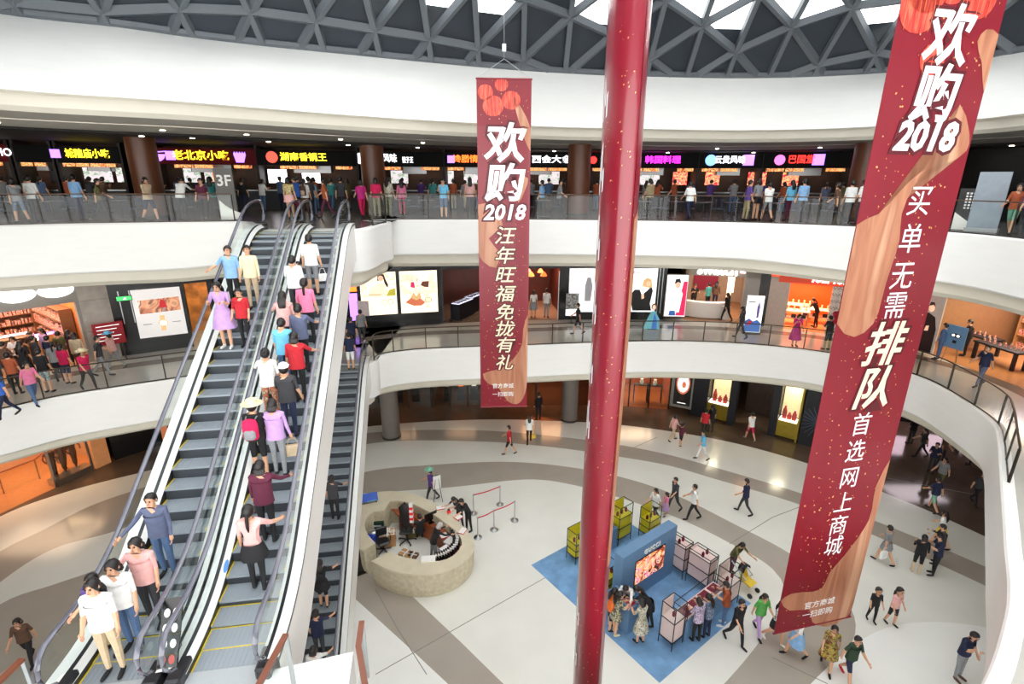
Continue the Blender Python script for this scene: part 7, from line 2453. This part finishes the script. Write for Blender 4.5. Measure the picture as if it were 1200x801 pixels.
# ---------------------------------------------------------------- escalators
def on(E, ypx, l):
    h = E.foot(ypx, l)
    q = E.xy(h, l)
    k = math.floor(h / .4)
    return (q.x, q.y, E.zb + E.z(k * .4 + .2) + .009)
up_, dn_ = math.degrees(-AZ) + 0, 180 + math.degrees(-AZ)
up_, dn_ = 9.0, 189.0
for E, rows in ((E2, [
    (352, .1, 'stand', 'white', 'grey', 'short', 'short', 'in white shirt and grey shorts near the top of the upward escalator', {}),
    (381, -.2, 'carry', 'white', 'charcoal', 'short', 'long', 'in white blouse carrying a small child on the upward escalator', {}),
    (408, .22, 'stand', 'pink', 'black', 'tail', 'long', 'in pink top with ponytail on the upward escalator', {}),
    (418, -.22, 'railL', 'blush', 'black', 'long', 'long', 'in pale pink shirt with long hair on the upward escalator', {}),
    (440, .2, 'railR', 'slate', 'black', 'short', 'long', 'in slate grey shirt holding the right handrail', {}),
    (452, -.1, 'stand2', 'sky', 'denim', 'short', 'long', 'in light blue shirt on the upward escalator', {}),
    (470, .25, 'railR', 'red', 'black', 'bob', 'long', 'in red top behind the slate grey shirt', {}),
    (490, -.28, 'railL', 'white', 'floral orange', 'bun', 'long', 'in white tee and flowery trousers holding the left handrail', {}),
    (520, .18, 'carry', 'charcoal', 'navy', 'short', 'long', 'in dark shirt and white cap on the upward escalator', dict(hat='cap', hatc='white')),
    (561, -.27, 'stand', 'black', 'black', 'short', 'short', 'in black with straw hat on the upward escalator', dict(hat='brim', hatc='cream')),
    (566, .1, 'stand2', 'lilac', 'grey', 'bob', 'long', 'in lilac blouse with a straw bag', dict(sleeve='long')),
    (634, .12, 'railR', 'maroon', 'black', 'bob', 'long', 'in maroon striped top holding the right handrail', dict(sleeve='long')),
    (695, .12, 'railR', 'blush', 'black', 'tail', 'long', 'in blush dress with pink hair ribbon low on the upward escalator', dict(skirt='mini')),
    ]), (E1, [
    (360, -.28, 'railR', 'lightblue', 'black', 'short', 'long', 'in light blue shirt coming down beside the left handrail', {}),
    (369, .18, 'stand', 'cream', 'beige', 'short', 'long', 'in cream shirt and pale trousers coming down the escalator', dict(sleeve='long')),
    (412, -.2, 'hands', 'lilac', 'lilac', 'long', 'bare', 'in lilac dress and white shoes coming down the escalator', dict(skirt='knee', shoe='white')),
    (404, .25, 'stand2', 'red', 'black', 'short', 'long', 'in red shirt, shorter, coming down the escalator', dict(h=1.45)),
    (674, .05, 'railR', 'slate', 'denim', 'short', 'long', 'in slate shirt and pale jeans near the escalator foot', dict(sleeve='long')),
    (722, .15, 'railR', 'blush', 'charcoal', 'bob', 'long', 'in rose shirt near the escalator foot', {}),
    (758, -.3, 'stand2', 'purple', 'khaki', 'short', 'long', 'in purple shirt close to the left handrail foot', dict(h=1.45)),
    (768, .02, 'railR', 'white', 'denim', 'bob', 'long', 'in white blouse and jeans at the escalator foot', {}),
    (815, -.05, 'stand', 'white', 'beige', 'long', 'long', 'in white top with long hair leaving the downward escalator', {}),
    ]), (E3, [
    (432, .1, 'stand', 'navy', 'white', 'short', 'short', 'in navy tee and white shorts high on the lower escalator', {}),
    (605, .12, 'railR', 'charcoal', 'black', 'bob', 'long', 'in dark pattern top on the lower escalator', {}),
    (706, .05, 'railR', 'black', 'black', 'long', 'short', 'in black dress on the lower escalator', dict(skirt='mini')),
    (770, .1, 'railR', 'navy', 'charcoal', 'short', 'long', 'in navy shirt low on the lower escalator', {}),
    (812, .15, 'railR', 'white', 'grey', 'bob', 'long', 'in white tee lowest on the lower escalator', {}),
    ])):
    for y, l, po, tp, bt_, hr, lg, lab, kw_ in rows:
        a = dict(h=1.64)
        a.update(kw_)
        C('person ' + lab, on(E, y, l), dn_ if E is E1 else up_, po, tp, bt_, hair=hr, leg=lg, **a)
C('person in dark navy top standing at the head of the lower escalator', G2(414, 412), 15, 'stand', 'navy', 'black', 1.66)
C('person in pale tee before the grey printed notice', G2(425, 402), 20, 'stand2', 'grey', 'charcoal', 1.66)
C('small child in white held on the shoulder of the one in white blouse', (on(E2, 381, -.2)[0] + .18, on(E2, 381, -.2)[1] + .1, on(E2, 381, -.2)[2] + .85), 100, 'sit', 'white', 'white', .85, 'short')
# ---------------------------------------------------------------- food court
CL3 = cut(C3, (-24.5, 15), (-11.0, 21.35))
CR3 = cut(C3, (-5.1, 19.4), (14.2, 10.5))
CM3_ = [Vector((p[0], p[1])) for p in smooth_curve([(-9.6, 22.0), (-7, 21.6), (-4.6, 22.5)], False, .2)]
def F3(px, o):
    c = CL3 if px < 285 else (CR3 if px > 418 else CM3_)
    q = at_px(offset(c, o), Z3, px)
    return (q.x, q.y, Z3 + .002)
FC = [
    (22, 1.0, 60, 'walk', 'grey', 'floral blue', 'bob', 'short', 'in grey top and patterned shorts beside the rail under the red sign band'),
    (49, 1.6, 10, 'stand', 'white', 'black', 'short', 'long', 'in white shirt with black shoulder strap in the food court'),
    (91, 2.0, 5, 'stand', 'lightblue', 'navy', 'short', 'long', 'in light blue shirt in the food court by the first yellow sign'),
    (123, 1.6, 300, 'walk2', 'olive', 'charcoal', 'short', 'long', 'in olive shirt under the white menu boards'),
    (174, .9, 250, 'walk', 'beige', 'navy', 'bob', 'short', 'in beige tee and navy shorts before the first column'),
    (214, 1.0, 0, 'lean', 'white', 'black', 'short', 'long', 'in white printed tee leaning over a table'),
    (240, 1.2, 200, 'stand2', 'maroon', 'black', 'short', 'long', 'in maroon and navy shirt beside the floor guide'),
    (252, 2.4, 20, 'stand', 'teal', 'black', 'long', 'long', 'in teal top behind the floor guide'),
    (297, 2.2, 10, 'stand', 'charcoal', 'black', 'short', 'long', 'in grey striped tee above the downward escalator'),
    (307, 1.8, 5, 'stand', 'white', 'brown', 'tail', 'long', 'in white top with brown backpack above the escalator'),
    (321, .6, 5, 'stand', 'floral yellow', 'blush', 'bob', 'bare', 'in yellow patterned top at the escalator head'),
    (347, 1.2, 80, 'hands', 'blue', 'black', 'short', 'long', 'in bright blue shirt at the escalator head'),
    (365, 2.4, 10, 'stand', 'sky', 'denim', 'short', 'long', 'in pale sky shirt behind the escalator heads'),
    (385, 1.6, 100, 'walk', 'rust', 'maroon', 'bob', 'long', 'in rust top and maroon trousers behind the escalators'),
    (402, 2.6, 10, 'stand', 'charcoal', 'black', 'short', 'long', 'in charcoal tee left of the second column'),
    (433, 1.6, 30, 'walk2', 'magenta', 'crimson', 'bob', 'long', 'in magenta tunic beside the second column'),
    (447, 1.2, 10, 'stand', 'crimson', 'khaki', 'bob', 'long', 'in crimson top and khaki trousers by the second column'),
    (458, 1.8, 340, 'stand2', 'floral beige', 'olive', 'long', 'long', 'in floral blouse right of the second column'),
    (478, 2.6, 20, 'stand', 'pink', 'crimson', 'long', 'long', 'in rose pink dress under the white menu boards'),
    (523, .8, 180, 'phone', 'sky', 'denim', 'short', 'short', 'in bright blue jacket taking a photo at the rail'),
    (549, 2.2, 10, 'stand', 'blush', 'black', 'long', 'long', 'in blush blouse left of the narrow banner'),
    (631, 3.4, 60, 'stand', 'lightblue', 'black', 'short', 'long', 'in light blue shirt right of the narrow banner'),
    (656, 2.6, 250, 'walk', 'grey', 'charcoal', 'short', 'long', 'in pale grey shirt before the third column'),
    (764, 3.2, 30, 'stand2', 'khaki', 'black', 'bob', 'long', 'in khaki top under magenta lettering'),
    (811, 1.2, 10, 'walk2', 'white', 'navy', 'short', 'long', 'in white shirt before the red menu'),
    (868, 1.4, 270, 'railL', 'purple', 'khaki', 'short', 'long', 'in violet shirt stretching out an arm'),
    (882, 1.8, 20, 'stand', 'grey', 'black', 'bob', 'bare', 'in grey tee under the purple emblem'),
    (897, 1.6, 0, 'walk', 'white', 'grey', 'short', 'short', 'in white tee and grey shorts under the red lettering'),
    (921, 2.2, 10, 'stand', 'sky', 'maroon', 'long', 'long', 'in sky blue top under the red lettering'),
    (941, 1.4, 5, 'stand', 'lightblue', 'charcoal', 'short', 'long', 'in light blue shirt and charcoal trousers right of red lettering'),
    (971, .9, 40, 'walk', 'brown', 'black', 'bob', 'long', 'in brown jacket before the dark stall end'),
    (987, 1.2, 0, 'stand', 'white', 'black', 'short', 'long', 'in white tee and black trousers by the last column'),
    (1005, 1.5, 20, 'stand2', 'white', 'charcoal', 'long', 'long', 'in white blouse at the last column edge'),
    (1178, 1.2, 120, 'walk', 'rust', 'mint', 'bob', 'short', 'in rust top and green shorts past the blank board'),
    (1197, 1.0, 40, 'stand', 'purple', 'black', 'short', 'long', 'in purple printed shirt at the frame edge'),
]
for k, (x, o, f, po, tp, bt_, hr, lg, lab) in enumerate(FC):
    C('person ' + lab, F3(x, o), f, po, tp, bt_, 1.6 + .05 * (k % 3), hr, leg=lg, skirt='mini' if lg == 'bare' else None)
# queues in front of the stalls
used = set()
rnd = random.Random(21)
tops = ['black', 'charcoal', 'navy', 'brown', 'maroon', 'darkgreen', 'grey', 'white', 'slate', 'teal', 'denim', 'rust', 'olive', 'purple']
bots = ['black', 'charcoal', 'navy', 'denim', 'khaki', 'brown']
wheres = ['at the red sign band', 'at the copper stall', 'under the first yellow lettering', 'at the purple bowl stall', 'at the hot pot stall', 'behind the second column', 'at the orange lettering stall', 'at the white lettering stall', 'under magenta lettering', 'at the blue emblem stall', 'under red lettering']
for si_, (fr, t) in enumerate(ST):
    loc, rz, w = fr
    n = max(2, int(w / .85))
    for k in range(n):
        while True:
            tp, bt_ = rnd.choice(tops), rnd.choice(bots)
            if (si_, tp, bt_) not in used:
                used.add((si_, tp, bt_))
                break
        q = fpos(fr, -w / 2 + w * (k + .5) / n + rnd.uniform(-.15, .15), -.55 - rnd.choice((0, .1, .9, 1.6)), .002)
        C('person in %s top and %s trousers queueing %s' % (tp, bt_, wheres[si_]), q, math.degrees(rz) + rnd.uniform(-40, 40), rnd.choice(('stand', 'stand2', 'hands', 'phone', 'walk')), tp, bt_, rnd.uniform(1.58, 1.74), rnd.choice(('short', 'short', 'bob', 'long', 'tail', 'bun')), group='people queueing at the food stalls')
# ---------------------------------------------------------------- carried things
def backpack(label, at, face, m, m2):
    t = thing('backpack', label, 'backpack', at, R(face))
    MB().loft([[(.15 * c * math.cos(2 * PI * i / 14), -.02 + .08 * c * math.sin(2 * PI * i / 14), z) for i in range(14)] for c, z in ((.8, 0), (1.0, .05), (1.0, .3), (.85, .4), (.4, .43))]).build('sack', clothm(m), t, smooth=True)
    MB().loft([[(.11 * c * math.cos(2 * PI * i / 12), -.09 + .05 * c * math.sin(2 * PI * i / 12), z) for i in range(12)] for c, z in ((.8, .03), (1.0, .06), (1.0, .18), (.6, .22))]).build('pocket', clothm(m2), t, smooth=True)
    for s in (-1, 1):
        MB().tube([(s * .09, .05, .4), (s * .1, .14, .42), (s * .11, .2, .3)], .015, 5).build('strap', clothm(m2), t)
p = on(E2, 561, -.27)
backpack('crimson and grey backpack on the straw hatted escalator rider', (p[0] + .02, p[1] - .2, p[2] + .98), up_, 'crimson', 'grey')
p = F3(307, 1.8)
backpack('brown backpack worn above the escalator heads', (p[0], p[1] - .2, p[2] + .95), 5, 'brown', 'beige')
def handbag(label, at, face, m, w=.24, h=.2):
    t = thing('handbag', label, 'bag', at, R(face))
    bx(t, 'pouch', clothm(m), -w / 2, w / 2, -.05, .05, 0, h, .02)
    MB().tube([(-w * .35, 0, h), (-w * .2, 0, h + .14), (w * .2, 0, h + .14), (w * .35, 0, h)], .01, 5).build('handle', clothm(m), t)
def near_hand(loc, face, pose, i, h=1.64):
    q, d = POSES[pose]['hands'][i]
    k = h / 1.66
    a = R(face)
    return (loc[0] + k * (q.x * math.cos(a) - q.y * math.sin(a)), loc[1] + k * (q.x * math.sin(a) + q.y * math.cos(a)), loc[2] + k * q.z - .42)
p = near_hand(on(E2, 352, .1), up_, 'stand', 1)
handbag('white plastic bag held near the escalator top', p, 30, 'white')
p = near_hand(on(E2, 566, .1), up_, 'stand2', 1)
handbag('straw coloured handbag of the one in lilac', p, 20, 'beige', .3, .24)
p = near_hand(G(1034, 659), 20, 'walk', 0)
handbag('large white shopping bag on the taupe band', p, 20, 'white', .34, .32)
p = near_hand(G(620, 519), 0, 'walk2', 1)
handbag('yellow handbag near the brown stone band', p, 20, 'yellow')
# stroller
q = G(872, 690)
t = thing('stroller', 'yellow and black stroller behind the blush cases', 'stroller', (q[0], q[1], .006), R(215))
MB().loft([[(-.2, y - .02, z - .02), (.2, y - .02, z - .02), (.2, y + .02, z + .02), (-.2, y + .02, z + .02)] for y, z in ((-.2, .85), (-.05, .45), (.3, .4))]).build('seat', clothm('yellow'), t)
MB().loft([[(.22 * math.cos(a) , -.15 + b, .8 + .22 * math.sin(a)) for a in (0, .8, 1.57, 2.3, 3.14)] for b in (-.1, .15)], False, False).build('hood', clothm('black'), t)
for sx in (-.24, .24):
    for sy in (-.3, .35):
        w_ = MB().cyl(0, 0, -.02, .02, .09, n=14).build('wheel', M_RUBBER, t, False, (sx, sy, .09))
        w_.rotation_euler = (0, PI / 2, 0)
    MB().tube([(sx * .9, -.3, .1), (sx * .9, .1, .6), (sx * .9, -.5, 1.0)], .026, 6).build('frame_tube', M_STEEL, t)
MB().tube([(-.22, -.5, 1.0), (.22, -.5, 1.0)], .018, 6).build('handle', M_RUBBER, t)
print('PEOPLE', NP[0])
